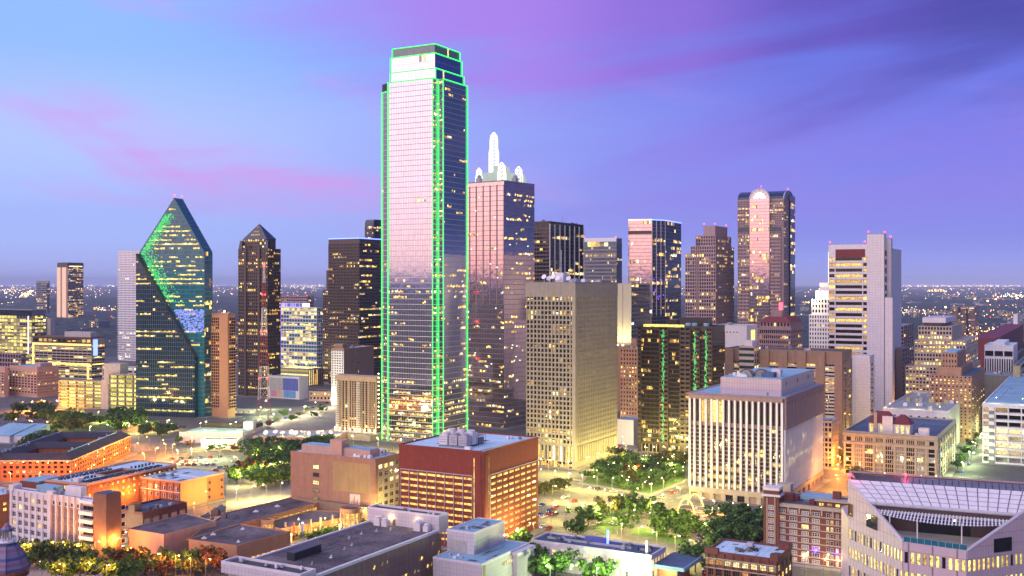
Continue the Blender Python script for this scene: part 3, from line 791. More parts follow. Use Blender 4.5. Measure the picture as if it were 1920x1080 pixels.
# ---- big grey concrete grid tower
def grid_tower():
    b = Bld('concrete_grid_tower', 'grey concrete office tower with deep square windows and blank top band', 'office tower', 988, 1077, 1155, 531, 690)
    r = b.root; W, D, h = b.W, b.D, b.h
    b.wall('concrete'); zt = b.z(557)
    z0 = 15.0; m = 31
    rl = {30: .9, 0: .75, 2: .6, 1: .5, 6: .35, 12: .1}
    facade(b, b.L, 13, m, z0, zt, .34, .34, 1.1, .9, .13, 'concrete_gold', 'dark_glass', rowlit={**rl, 30: .78})
    facade(b, b.R, 24, m, z0, zt, .42, .40, 1.1, .9, .07, 'concrete_gold', 'dark_glass', rowlit={30: .75, 14: .45, 13: .3, 18: .5})
    facade(b, b.L, 13, 1, 4, z0 - 1.2, .42, .05, 1.1, .5, .9, 'concrete_gold', 'brown_glass', vary_rows=False); facade(b, b.R, 24, 1, 4, z0 - 1.2, .42, .05, 1.1, .5, .3, 'concrete_gold', 'brown_glass')
    facade(b, b.L, 26, 1, 0, 3.9, .2, .05, .3, .2, .95, 'bronze', 'brown_glass', ('lit_amber', 'lit_yellow', 'lit_pale'), vary_rows=False)
    mb = MB(); b.L.box(mb, -.6, W + .0, zt, h, 0, 1.3); mb.build('top_band', 'concrete', r)
    mb = MB(); b.R.box(mb, -1.3, D, zt, h - .01, .01, 1.3); mb.build('top_band', 'concrete', r)
    mb = MB(); mb.box(-1.35, 1.1, -1.35, 1.1, 0, zt); mb.build('corner_pier', 'concrete_gold', r)
    mb = MB()
    for k in range(1, 34): b.L.box(mb, W * k / 34 - .05, W * k / 34 + .05, zt + .2, h - .2, 1.3, 1.36)
    for k in range(1, 40): b.R.box(mb, D * k / 40 - .05, D * k / 40 + .05, zt + .2, h - .2, 1.3, 1.36)
    mb.build('band_ribs', 'concrete', r, 'stuff')
    b.roof('roof_grey', 'concrete', par=.7)
    b.boxes('penthouse', 'white_paint', [(8, 15, 12, 18, h, h + 7)])
    for k, (x, y) in enumerate(((4, 14), (5, 18), (7, 22), (4, 24), (10, 9))):      # dishes
        mb = MB(); c = Vector((x, y, h + 3 + k % 2)); mb.bar((x, y, h), c, .15)
        mb.lathe([(.2, 0), (1.0, .2), (1.7, .6), (1.75, .62)], 0, 0, 12)
        R = Matrix.Rotation(radians(-60), 4, 'Y')
        n = len(mb.v) - 48
        mb.v[-48:] = [tuple(c + R @ Vector(v)) for v in mb.v[-48:]]
        mb.build('satellite_dish', 'white_paint', r)
    clutter(b, h, 14, D - 5, 4, W - 8, 8, 4)
    mb = MB(); mb.bar((11, 15, h), (11, 15, h + 22), .18); mb.build('mast', 'white_paint', r)
grid_tower()

# ---- floodlit blank wall tower
b = Bld('floodlit_blank_tower', 'office tower with a pale yellow floodlit blank wall in two tall panels', 'office tower', 1153, 1184, 1218, 533, 1010)
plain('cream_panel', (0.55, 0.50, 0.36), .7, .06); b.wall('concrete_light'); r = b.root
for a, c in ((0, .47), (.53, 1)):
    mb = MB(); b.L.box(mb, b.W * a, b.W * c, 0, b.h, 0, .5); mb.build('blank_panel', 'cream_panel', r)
facade(b, b.R, 8, 30, 0, b.h, .06, .3, .1, .15, .12, 'grey_metal', 'grey_glass'); b.roof('roof_grey', 'concrete_light')
zz = PZ(640, 1000)
mb = MB(); mb.box(-16, -2, -4, b.W + 6, -.5, zz - 4); mb.build('podium', 'tan_brick', r)
for y in (3, b.W / 2, b.W - 3):
    mb = MB(); mb.box(-14, -13, y - .5, y + .5, zz - 4, zz - 3); mb.build('floodlight', 'lamp_pale', r)
    lamp_at(r, (-13, y, zz - 2), 7000, (1, .9, .4), 1.0, spot=120, aim=(0, y, zz + 14))

# ---- pink faceted tower
def facet_tower():
    b = Bld('faceted_mirror_tower', 'faceted mirror tower, one side pink and one dark, with a violet glowing rim', 'skyscraper', 1178, 1236, 1277, 413, 1270, ang=14)
    r = b.root; h = b.h
    def lc(px_, d):
        v = Vector((PX(px_, d) - b.c[0], d - b.c[1])); return (v.dot(Vector(b.e2)), v.dot(Vector(b.e1)))
    P = [lc(1178, 1264), lc(1222, 1258), lc(1247, 1272), lc(1277, 1330), lc(1268, 1350), lc(1184, 1345)]
    mb = MB(); mb.prism(ccw([Vector(q) for q in P]), -.5, h); mb.build('core', 'dark_glass', r)
    fs = ((seg(P[0], P[1]), 16, 'mirror_pink', .08), (seg(P[1], P[2]), 9, 'navy_glass', .06), (seg(P[2], P[3]), 14, 'navy_glass', .22))
    for f, n, g, p in fs:
        facade(b, f, n, 46, 0, h - 1, .07, .12, .12, .12, p, 'grey_metal', g, rowlit={28: .4, 40: .5 if g != 'mirror_pink' else .04, 41: .02})
        mb = MB(); f.box(mb, 0, f.w, h - .6, h + .7, .15, .7); mb.build('rim_light', 'neon_blue' if g != 'mirror_pink' else 'neon_white', r)
    f = fs[1][0]
    for k in range(4):
        mb = MB(); u = f.w * k / 3; f.box(mb, max(0, u - .35), min(f.w, u + .35), h * .42, h - 1, .1, .8); mb.build('light_rib', 'white_panel', r)
    mb = MB(); fs[0][0].box(mb, 0, fs[0][0].w, h - 17, h - 13, .1, .3); mb.build('louvre_band', 'brown_granite', r)
    for k in range(10):
        mb = MB(); u = 1 + random.random() * (f.w - 2); z = random.uniform(95, 125); f.box(mb, u, u + 1.4, z, z + 1.2, .1, .3); mb.build('screen_light', 'neon_violet', r)
facet_tower()

# ---- stepped granite tower
def stepped_tower():
    b = Bld('stepped_granite_tower', 'purple granite office tower with stepped shoulders and fine window grid', 'skyscraper', 1285, 1342, 1376, 461, 1180)
    r = b.root; W, D = b.W, b.D
    zs = [b.z(475), b.z(461), b.z(441), b.z(423)]
    vols = [(0, D, 0, W, zs[0]), (0, D, 0, W * .82, zs[1]), (1, D * .86, 0.5, W * .66, zs[2]), (2.5, D * .7, 1.5, W * .42, zs[3])]
    z0 = -.5
    for k, (x0, x1, y0, y1, zt) in enumerate(vols):
        mb = MB(); mb.box(x0, x1, y0, y1, z0, zt); mb.build('tier', 'rose_granite', r)
        za = 0 if k == 0 else vols[k - 1][4]
        m = max(2, int((zt - za) / 3.9))
        if k < 3:
            for f, n in ((seg((x0, y1), (x0, y0)), max(4, int((y1 - y0) / 2.6))), (seg((x0, y0), (x1, y0)), max(4, int((x1 - x0) / 2.6)))):
                facade(b, f, n, m, max(za, 0), zt - .8, .34, .34, .3, .2, .16, 'rose_granite', 'dark_glass', rowlit={m - 1: .5})
        z0 = zt
    mb = MB()
    for u in (.35, .42): b.L.box(mb, W * u, W * u + .8, 0, zs[2], .3, .9)
    mb.build('pilaster', 'pink_granite', r)
    for x, y in ((3, 2), (3, W * .4), (D * .66, 2)): beacon(b, x, y, zs[3])
stepped_tower()

# ---- arch-topped tower
def arch_tower():
    b = Bld('vault_topped_tower', 'tall pink granite tower with barrel-vault roof and arched glass bay', 'skyscraper', 1383, 1469, 1488, 372, 1160, ang=25)
    r = b.root; W, D, h = b.W, b.D, b.h
    b.wall('rose_granite')
    ua, uc = W - b.u(1407, 'L'), W - b.u(1444, 'L')
    L = b.L; zs = b.z(425)
    ends = (W - b.u(1387, 'L'), W - b.u(1463, 'L'))
    for (a, c, n) in ((0, ua, 8), (uc, W, 8)):
        facade(b, L, n, 12, zs, h - 2, .4, .36, .4, .25, .3, 'rose_granite', 'dark_glass', u0=a, u1=c)
        aa, cc = (a + 1.2, c - .5) if a == 0 else (a + .5, c - 2.5)
        mb = MB(); L.box(mb, aa, cc, -.4, zs - 5, .3, 3.0); mb.build('flank', 'rose_granite', r)
        f2 = Face(-3.0, W, 0, -1, W)
        facade(b, f2, 8, 46, 0, zs - 5, .42, .4, .4, .25, .2, 'rose_granite', 'dark_glass', u0=aa, u1=cc)
        mb = MB(); f2.poly(mb, [(aa, zs - 5), (cc, zs - 5), (cc, zs - 2), (cc - .8, zs), (aa + .8, zs), (aa, zs - 2)], -2.6, .2); mb.build('shoulder_vault', 'blue_glass', r)
    # glass bay with an arch
    mb = MB(); L.box(mb, ua, uc, -.4, h, .2, 4.0); mb.build('glass_bay', 'dark_glass', r)
    f3 = Face(-4.0, W, 0, -1, W)
    facade(b, f3, 16, 60, 0, h, .06, .1, .12, .12, .14, 'pink_granite', 'mirror_pink', u0=ua, u1=uc, rowlit={k: random.choice((.3, .6, .1)) for k in range(28, 38)})
    um, rad = (ua + uc) / 2, (uc - ua) / 2
    pts = [(um + rad * cos(t), h + rad * sin(t)) for t in [pi * k / 14 for k in range(15)]]
    mb = MB(); L.poly(mb, pts, -D * .5, 4.0); mb.build('arch_gable', 'pale_glass', r)
    for k in range(14):
        mb = MB(); mb.bar(L.p(*pts[k], 4.2), L.p(*pts[k + 1], 4.2), .55); mb.build('arch_rib', 'white_panel', r)
    for k in (3, 5, 7, 9, 11):
        mb = MB(); mb.bar(L.p(um, h, 4.15), L.p(*pts[k], 4.15), .25); mb.build('arch_rib', 'white_panel', r)
    mb = MB(); pts2 = [(um + rad * .6 * cos(t), h + rad * .6 * sin(t) + .5) for t in [pi * k / 10 for k in range(11)]]; L.poly(mb, pts2, 4.0, 4.12); mb.build('arch_glow', 'sign_white', r)
    # barrel vault along the length, seen end on at the narrow face
    pr = [(D / 2 - D / 2 * cos(t), h + 10.5 * sin(t)) for t in [pi * k / 12 for k in range(13)]]
    mb = MB(); mb.hull([(x, 0, z) for x, z in pr][::-1], [(x, W, z) for x, z in pr][::-1]); mb.build('barrel_vault', 'navy_glass', r)
    R = b.R
    facade(b, R, 5, 60, 0, h, .4, .36, .4, .25, .22, 'rose_granite', 'dark_glass', u0=0, u1=D * .42)
    mb = MB(); R.box(mb, D * .5, D * .96, -.4, h + 6, .1, 2.0); mb.build('side_bay', 'blue_glass', r)
    facade(b, Face(0, -2.0, 1, 0, D), 5, 60, 0, h + 5, .06, .1, .1, .12, .3, 'pink_granite', 'blue_glass', u0=D * .5, u1=D * .96)
    for k in range(12):
        mb = MB(); x0_, z0_ = pr[k]; x1_, z1_ = pr[k + 1]; mb.bar((x0_, -.3, z0_), (x1_, -.3, z1_), .5); mb.build('arch_rib', 'white_panel', r)
    beacon(b, 4, W * .5, h + 12); beacon(b, D / 2, 1, h + 10.5)
arch_tower()

# ---- dark office block, green reflections put on as glowing strips
def strip_tower():
    b = Bld('dark_office_block', 'dark bronze office block with three vertical strips of painted green reflection', 'office tower', 1197, 1336, 1359, 616, 735)
    r = b.root; W, D, h = b.W, b.D, b.h
    b.wall('bronze')
    L = b.L
    def u(px): return W - b.u(px, 'L')
    m = 26; z0 = 7.0
    segs = [(1203, 1237, 14), (1254, 1275, 10), (1296, 1303, 4), (1313, 1325, 6)]
    for a, c, n in segs:
        facade(b, L, n, m, z0, h - 2, .16, .28, .3, .12, .08, 'bronze', 'brown_glass', ('lit_yellow', 'lit_amber', 'lit_dim'), u0=u(a), u1=u(c), rowlit={0: .4, 1: .35, 2: .35, 3: .25}, fr2='dark_metal')
    for a, c in ((1197, 1203), (1237, 1254), (1275, 1296), (1303, 1313), (1325, 1336)):
        mb = MB(); L.box(mb, max(0, u(a)) + .02, u(c) - .02, 0, h + .5, 0, 1.2); mb.build('service_bay', 'bronze', r)
        facade(b, Face(-1.2, W, 0, -1, W), 2, m, z0, h, .3, .5, .2, .25, .08, 'bronze', 'dark_glass', ('lit_amber', 'lit_amber', 'lit_yellow'), u0=max(0, u(a)) + .3, u1=u(c) - .3, fr2='brown_granite')
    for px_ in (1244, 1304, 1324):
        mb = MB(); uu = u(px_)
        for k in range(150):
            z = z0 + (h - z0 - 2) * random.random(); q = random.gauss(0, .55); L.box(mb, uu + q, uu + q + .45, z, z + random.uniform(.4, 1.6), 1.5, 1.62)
        mb.build('green_reflection_strip', 'green_reflection_glow', r, 'stuff')  # emissive flecks in place of green neon mirrored in the glass
    facade(b, b.R, 12, m, z0, h - 3, .12, .3, .2, .12, .05, 'bronze', 'brown_glass')
    b.roof('roof_dark', 'bronze', par=1.5)
    mb = MB(); L.box(mb, u(1207), u(1283), h + .4, h + 2.2, -.2, .5); mb.build('lit_cornice', 'lit_lemon', r)
    for k, a in enumerate((1287, 1299, 1321)):
        mb = MB(); uu = u(a); y = W - uu; mb.lathe([(2.0, h), (2.0, h + 3.0), (1.6, h + 3.4)], 4, y, 12); mb.build('water_tank', 'roof_blue', r)
    b.boxes('penthouse', 'bronze', [(10, D - 4, 8, W * .5, h, h + 7), (12, D - 6, W * .55, W * .7, h, h + 5)])
    facade(b, L, 20, 1, 0, z0 - 1, .2, .1, .4, .2, .8, 'concrete_gold', 'brown_glass', vary_rows=False)
strip_tower()

# ---- striped beige block with white fins
def fin_block():
    b = Bld('white_finned_office_block', 'broad office block with tall white fins and pale blue flat roof', 'office building', 1293, 1469, 1540, 747, 572)
    r = b.root; W, D, h = b.W, b.D, b.h
    b.wall('mauve_stone')
    L, R = b.L, b.R
    zf = b.z(925); zt = b.z(757); n = 16; m = 15
    zb = b.z(803)
    lits = {k: random.choice((.04, .12, .3)) for k in range(m)}
    facade(b, L, n, m, zf, zb - 1.2, .30, .2, .0, .12, .14, 'pink_granite', 'brown_glass', ('lit_yellow', 'lit_lemon', 'lit_dim'), rowlit=lits, ind=True, bars=(2, 1))
    facade(b, L, n, 1, zb + .4, zt, .30, .03, .0, .12, .15, 'pink_granite', 'brown_glass', ind=True, bars=(2, 1))
    mb = MB(); L.box(mb, 0, W, zb - 1.2, zb + .4, 0, .5); mb.build('string_course', 'mauve_stone', r)
    bw = W / n
    for i in range(n + 1):
        mb = MB(); u = min(max(i * bw, .5), W - .5)
        L.box(mb, u - bw * .17, u + bw * .17, zf - .5, zt + .6, .3, 1.5); mb.build('fin', 'white_paint', r)
    mb = MB(); L.box(mb, 0, W, zt + .6, h, 0, 1.7); mb.build('fascia', 'mauve_stone', r)
    mb = MB(); R.box(mb, 0, D, zt + .6, h - .004, 0.01, 1.7); mb.build('fascia', 'mauve_stone', r)
    nr = 26; zr = b.z(803) - 1
    mb = MB(); R.box(mb, 0, D, zr, zt + .6, 0, 1.2); mb.build('brown_band', 'pink_granite', r)
    facade(b, R, nr, m, zf - 1, zr, .34, .12, .0, .1, .05, 'white_panel', 'pale_glass', ('lit_pale', 'lit_lemon', 'lit_pale'), rowlit={11: .25, 8: .4, 7: .5, 4: .45})
    mb = MB()
    for i in range(nr + 1): R.box(mb, max(0, D * i / nr - .2), min(D, D * i / nr + .2), zf - 1, zr, .1, 1.1)
    mb.build('side_fins', 'white_paint', r, 'stuff')
    mb = MB()
    for i in range(nr + 1): R.box(mb, max(0, D * i / nr - .06), min(D, D * i / nr + .06), zr, zt + .6, 1.2, 1.5)
    mb.build('band_ribs', 'pink_granite', r, 'stuff')
    # base with panels and recesses
    mb = MB(); L.box(mb, 0, W, zf - 3.5, zf - .5, 0, 1.3); mb.build('lintel', 'beige_stone', r)
    for k in range(9):
        mb = MB(); u = W * k / 8; L.box(mb, max(0, u - 1.2), min(W, u + 1.2), 0, zf - 3.5, 0, 1.1); mb.build('base_pier', 'beige_stone', r)
    for k in range(8):
        if k in (3, 4):
            me = window_mesh(W / 8 - 2.4, zf - 4.2, 0, 'dark_metal', 'dark_glass', WARM, (4, 2)); place(me, 'window', r, L.p(W * k / 8 + 1.2, .4, .1), L.rz())
        else:
            mb = MB(); L.box(mb, W * k / 8 + 1.2, W * (k + 1) / 8 - 1.2, 0, zf - 3.6, 0, .3); mb.build('base_panel', 'tan_stone', r)
    mb = MB(); R.box(mb, 0, D, zf - 3.5, zf - 1, 0, 1.3); mb.build('lintel', 'tan_stone', r)
    for k in range(9):
        mb = MB(); u = D * k / 8; R.box(mb, max(0, u - .7), min(D, u + .7), 0, zf - 3.5, 0, 1.1); mb.build('base_pier', 'tan_stone', r)
    b.roof('roof_blue', 'mauve_stone', par=.5, out=1.7)
    # penthouse
    x0, x1, y0, y1 = 7, D - 5, 3, b.u(1337, 'L') - 2
    hp = b.z(712, 7, 3)
    mb = MB(); mb.box(x0, x1, y0, y1, h, hp); mb.build('penthouse', 'pink_panel', r)
    mb = MB(); mb.box(x0 + .4, x1 - .4, y0 + .4, y1 - .4, hp + .004, hp + .3); mb.build('penthouse_roof', 'roof_blue', r)
    for k in range(3):
        f = seg((x0, y0), (x1, y0)); mb = MB(); u = f.w * (.12 + .33 * k); f.box(mb, u, u + 1.6, hp - 4, hp - 1.8, .02, .15); mb.build('vent', 'dark_metal', r)
    mb = MB(); f = seg((x0, y1), (x0, y0)); f.box(mb, f.w * .76, f.w * .76 + 1.2, h, h + 2.2, .02, .12); mb.build('roof_door', 'grey_metal', r)
    for (x, y, s) in ((12, 24, 1.0), (16, 17, 1.0)):      # arched bulkheads
        q = [(y + 3.2 * cos(t), hp + 1.2 + 3.2 * sin(t)) for t in [pi * k / 10 for k in range(11)]] + [(y - 3.2, hp), (y + 3.2, hp)]
        mb = MB(); mb.hull([(x, a, c) for a, c in q], [(x + 6, a, c) for a, c in q]); mb.build('arched_bulkhead', 'concrete_gold', r)
        q2 = [(y + 3.35 * cos(t), hp + 1.2 + 3.35 * sin(t)) for t in [pi * k / 10 for k in range(11)]]
        for k in range(10):
            mb = MB(); mb.bar((x - .1, *q2[k]), (x - .1, *q2[k + 1]), .2); mb.build('arch_trim', 'dark_metal', r)
    b.boxes('stair_head', 'white_panel', [(20, 25, 7, 12, hp, hp + 4.5)])
    mb = MB(); mb.box(14, 22, 9, 16, hp + .3, hp + 3.0); mb.build('cooling_tank', 'roof_navy', r)
    clutter(b, hp, x0 + 2, x0 + 8, y1 - 14, y1 - 2, 6, 3, ('roof_blue', 'white_paint', 'light_metal'))
    mb = MB(); mb.bar((x0 + 1, y1 - 2, hp), (x0 + 1, y1 - 2, hp + 8), .1); mb.build('flagpole', 'white_paint', r)
fin_block()
# ================================================================== MIDDLE AND FAR BUILDINGS
def simple(name, label, cat, xl, xc, xr, yt, d, wall, roofm='roof_grey', L=None, R=None, ang=29, par=0.8, clut=0, W=None, D=None, ztop=None, group=None, big=3.0, wname='wall'):
    b = Bld(name, label, cat, xl, xc, xr, yt, d, ang, W, D, group)
    b.wall(wall, name=wname)
    for f, k in ((b.L, L), (b.R, R)):
        if k:
            k = dict(k); n = k.pop('n'); m = k.pop('m'); z0 = k.pop('z0', 0.0); z1 = k.pop('z1', b.h - .6); k.setdefault('frame', wall)
            facade(b, f, n, m, z0, z1, **k)
    b.roof(roofm, wall, par=par)
    if clut: clutter(b, b.h, 2, b.D - 3, 2, b.W - 3, clut, big)
    return b

# ---- far left
b = simple('far_glass_block', 'small blue glass office block far off near the horizon', 'office building', 68, 88, 93, 527, 4200, 'grey_metal', L=dict(n=8, m=14, g='navy_glass', lit=.25, z1=120), R=dict(n=4, m=14, g='navy_glass', lit=.2))
b = Bld('striped_concrete_tower', 'lone concrete tower with bright vertical bands rising above distant trees', 'tower', 108, 127, 156, 494, 3300)
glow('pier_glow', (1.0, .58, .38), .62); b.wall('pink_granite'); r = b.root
for a, c in ((0, .3), (.5, .85)):
    mb = MB(); b.L.box(mb, b.W * a, b.W * c, 0, b.h - 12, 0, 2.5); mb.build('floodlight_glow_pier', 'pier_glow', r)  # floodlighting on the piers is put into their material as emission

facade(b, b.R, 12, 34, 0, b.h - 12, .3, .35, 1, .6, .3, 'pink_granite', rowlit={k: .75 for k in range(3, 12)}); b.roof('roof_dark', 'brown_granite', par=3)
mb = MB(); mb.box(-1, b.D + 1, -1, b.W + 1, b.h - 12, b.h - .4); mb.build('cap', 'brown_granite', r)
mb = MB(); b.R.box(mb, 4, b.D - 4, b.h - 10, b.h - 7, 1, 1.4); mb.build('cap_lights', 'lit_pale', r)
# ---- white residential tower
b = Bld('white_residential_tower', 'white curtain-wall residential tower with jagged balcony edge beside the teal prism tower', 'tower', 222, 262, 272, 471, 1640)
b.wall('white_panel'); r = b.root
facade(b, b.L, 16, 46, 0, b.h - 1, .34, .42, .25, .3, .015, 'white_paint', 'pale_glass', ('lit_pale', 'lit_white', 'lit_yellow'), rowlit={k: .2 for k in range(12)}); b.roof('roof_white', 'white_paint')
mb = MB()
for j in range(45):
    z = 4 + j * (b.h - 6) / 45; mb.box(-.5, 8, b.W, b.W + 2.2, z, z + 1.1)
mb.build('balconies', 'white_paint', r, 'stuff')
# ---- brown residential slab beside the prism
b = Bld('brown_apartment_tower', 'slim brown apartment tower with a blank wall strip and balconies', 'apartment tower', 397, 429, 441, 590, 950)
b.wall('stucco_orange'); r = b.root
u1 = b.W - b.u(413, 'L')
facade(b, b.L, 4, 30, 8, b.h - 3, .2, .3, .9, .8, .12, 'tan_brick', 'brown_glass', ('lit_amber', 'lit_yellow', 'lit_dim'), u0=0, u1=u1)
mb = MB(); b.L.box(mb, u1, b.W, 0, b.h, 0, 1.4); mb.build('blank_wall', 'stucco_orange', r)
facade(b, b.R, 3, 30, 8, b.h - 3, .15, .35, .5, 1.4, .12, 'tan_brick', 'brown_glass', ('lit_amber', 'lit_yellow', 'lit_dim')); b.roof('roof_grey', 'tan_brick'); clutter(b, b.h, 1, b.D - 2, 2, b.W - 2, 3, 3)
mb = MB(); mb.lathe([(.3, b.h + 1), (.8, b.h + 2), (.8, b.h + 3), (.3, b.h + 3.6)], 3, b.W * .4, 8); mb.build('roof_lamp', 'lamp_sodium', r)
lamp_at(r, (3, b.W * .4, b.h + 5), 4000, (1, .5, .2))
# ---- lattice mast
def lattice_mast():
    d = 850; cx = PX(495, d); root = empty('lattice_mast', (cx, d, 0)); r = root
    tag(root, 'red and white steel lattice radio mast standing before the pyramid-roof tower', 'radio mast')
    top = PZ(497, d); w0, w1 = 8.0, 0.5; lv = 18
    def rad(z): return w0 * (1 - z / top) ** 1.15 * .55 + w1
    zs = [top * (1 - (1 - k / lv) ** 1.25) for k in range(lv + 1)]
    for k in range(lv):
        mb = MB(); z0, z1 = zs[k], zs[k + 1]; a, c = rad(z0), rad(z1)
        P = [(-1, -1), (1, -1), (1, 1), (-1, 1)]
        for i in range(4):
            p, q = P[i], P[(i + 1) % 4]
            mb.bar((p[0] * a, p[1] * a, z0), (p[0] * c, p[1] * c, z1), .12)
            mb.bar((p[0] * a, p[1] * a, z0), (q[0] * c, q[1] * c, z1), .05); mb.bar((q[0] * a, q[1] * a, z0), (p[0] * c, p[1] * c, z1), .05)
            mb.bar((p[0] * c, p[1] * c, z1), (q[0] * c, q[1] * c, z1), .14)
        mb.build('lattice_section', 'red_paint' if (k // 3) % 2 == 0 else 'white_paint', r)
    mb = MB(); mb.bar((0, 0, top), (0, 0, top + 6), .15); mb.build('tip', 'red_paint', r)
    for z in (top, PZ(553, d), PZ(623, d), PZ(710, d)):
        for s in (-1, 1):
            mb = MB(); q = rad(min(z, top)) * s; mb.lathe([(.15, z - .2), (.55, z), (.55, z + .7), (.15, z + .9)], q, -abs(q), 8); mb.build('beacon_lamp', 'beacon_red', r)
        lamp_at(r, (0, -2, z + 1), 250, (1, .05, .05))
lattice_mast()
glow('sign_panel', (.55, .5, 1.0), .7); glow('mural_blue_sign', (.05, .06, .6), .5)
# ---- glass office with roof sign
b = Bld('signed_glass_office', 'green-lit glass office block with a glowing white sign on its roof edge', 'office building', 527, 594, 604, 578, 1380)
b.wall('grey_metal'); r = b.root
facade(b, b.L, 13, 18, 0, b.h, .12, .28, .35, .3, .35, 'white_panel', 'teal_glass', ('lit_lemon', 'lit_pale', 'lit_yellow')); facade(b, b.R, 3, 18, 0, b.h, .12, .28, .3, .3, .3, 'white_panel', 'teal_glass'); b.roof('roof_grey', 'white_panel')
mb = MB(); b.L.box(mb, -1, -.2, 10, b.h + 6, -.5, .8); mb.build('neon_edge', 'neon_violet', r)
mb = MB(); b.L.box(mb, 1, b.W * .80, b.h + 1, b.h + 6.5, -.4, 0); mb.build('sign_board', 'sign_panel', r)
for a, w in ((.12, .02), (.18, .09), (.30, .025), (.36, .03), (.42, .09), (.53, .06)):     # blurred dark strokes of the roof sign
    mb = MB(); b.L.box(mb, b.W * a, b.W * (a + w), b.h + 1.8, b.h + 6, .02, .3); mb.build('sign_stroke', 'mural_blue_sign', r)
mb = MB(); b.L.box(mb, b.W * .62, b.W * .80, b.h + 2, b.h + 6.2, .05, .4); mb.build('sign_lightbox', 'sign_white', r)
b = simple('red_lit_office', 'pinkish office block with red rooftop lights behind the signed glass office', 'office building', 520, 576, 588, 556, 2200, 'rose_granite', L=dict(n=16, m=16, lit=.3, sh=.4), R=dict(n=5, m=16, lit=.2))
for u in (2, b.W * .33, b.W * .66, b.W - 2): beacon(b, 1, u, b.h)
# ---- theatre-like yellow lit deck, mural building
b = Bld('yellow_lit_garage', 'low parking garage with a bright yellow lit roof deck', 'parking garage', 502, 578, 606, 694, 1230)
b.wall('concrete_gold'); r = b.root
facade(b, b.L, 1, 4, 0, b.h, 0, .5, 0, .6, 1.0, 'concrete_gold', l=('lit_lemon',) * 3); facade(b, b.R, 8, 1, 0, b.h, .4, .1, .8, .3, .1, 'brown_concrete')
b.roof('concrete_gold', 'concrete_gold', par=1.6)
for x in (8, 24):
    for y in (10, 30, 44):
        deck_lamp(b, x, y, b.h, b.h + 7); lamp_at(r, (x, y, b.h + 6.6), 9000, (1, .85, .3))
b = Bld('mural_building', 'pale building with a wall painted in violet, blue and pink rectangles', 'building', 482, 561, 578, 708, 1100)
b.wall('white_panel'); r = b.root; b.roof('roof_blue', 'white_panel', par=.6)
plain('mural_grey', (0.42, 0.40, 0.36)); plain('mural_blue', (0.10, 0.13, 0.42)); plain('mural_pink', (0.55, 0.25, 0.36)); plain('mural_sky', (0.14, 0.30, 0.6)); plain('mural_peach', (0.6, 0.4, 0.3)); plain('mural_red', (0.5, 0.1, 0.1))
for a, c, z0, z1, mt in ((.02, .3, .55, .92, 'mural_red'), (.30, .62, .38, .94, 'mural_grey'), (.62, .98, .38, .94, 'mural_blue'), (.32, .47, .05, .37, 'mural_pink'), (.47, .61, .05, .37, 'mural_peach'), (.63, .92, .05, .37, 'mural_sky')):
    mb = MB(); b.L.box(mb, b.W * a, b.W * c, b.h * z0, b.h * z1, .01, .12); mb.build('mural_panel', mt, r)
# ---- patterned white and brown slab
b = Bld('patterned_slab_building', 'brown brick slab building with a white dotted end wall', 'building', 622, 645, 701, 655, 1030)
b.wall('brown_panel'); r = b.root
facade(b, b.L, 5, 22, 2, b.h - 1, .4, .45, .5, .4, .05, 'white_paint', 'dark_glass')
for k in range(9):
    mb = MB(); b.R.box(mb, random.uniform(3, b.D - 3), 0, 0, 0, 0, 0) if False else None
    u, z = random.uniform(3, b.D - 4), random.uniform(10, b.h - 4); b.R.box(mb, u, u + 1, z, z + 1.2, .02, .1); mb.build('window', 'lit_pale' if k % 3 == 0 else 'brown_glass', r)
b.roof('roof_white', 'tan_brick'); b.boxes('penthouse', 'brown_panel', [(2, 9, 3, b.W - 2, b.h, b.h + 5)]); clutter(b, b.h, 10, b.D - 3, 2, b.W - 2, 3, 3)
# ---- beige balcony apartments in front of the tall tower
def balcony_block():
    b = Bld('beige_balcony_apartments', 'beige concrete apartment block with columns of small dark windows and balconies', 'apartment building', 632, 706, 715, 707, 826)
    r = b.root; W, h = b.W, b.h
    b.wall('tan_stone')
    L = b.L; zt = h - 4; z0 = 4
    cols = [(.0, .09, 1), (.13, .28, 2), (.32, .50, 3), (.53, .60, 1), (.64, .79, 2), (.82, .97, 3)]
    for a, c, n in cols:
        facade(b, L, n, 22, z0, zt, .36, .2, .35, .22, .02, 'tan_stone', 'dark_glass', u0=W * a, u1=W * c)
    for a in (0.0, .53):
        mb = MB()
        for j in range(22):
            z = z0 + j * (zt - z0) / 22; L.box(mb, W * a, W * (a + .09), z, z + 1.1, .25, 1.9)
        mb.build('balconies', 'concrete_light', r, 'stuff')
    mb = MB(); L.box(mb, -.8, W + .8, zt, h, 0, 1.2); mb.build('cornice', 'tan_stone', r)
    facade(b, b.R, 2, 22, z0, zt, .4, .3, .3, .5, .05, 'tan_stone', 'brown_glass')
    b.roof('roof_blue', 'tan_stone', par=.5)
    mb = MB(); mb.prism([(-16, -6), (20, -6), (20, W + 5), (-16, W + 5)], -.4, 4.2); mb.build('podium', 'concrete_gold', r)
    for k in range(9):
        y = W * k / 8; mb = MB(); mb.bar((-2.5, y, 4.2), (-2.5, y, 5.6), .1); mb.lathe([(.25, 5.6), (.4, 6), (.25, 6.4)], -2.5, y, 8); mb.build('podium_lamp', 'lamp_pale', r)
        if k % 2 == 0: lamp_at(r, (-3.2, y, 6.4), 1100, (1, .68, .25), .3)
    for j in range(14):
        mb = MB(); z = 8 + j * 3.2; mb.box(b.D * .3, b.D * .3 + .5, -.7, -.1, z, z + .5); mb.build('wall_lamp', 'lamp_pale', r)
balcony_block()

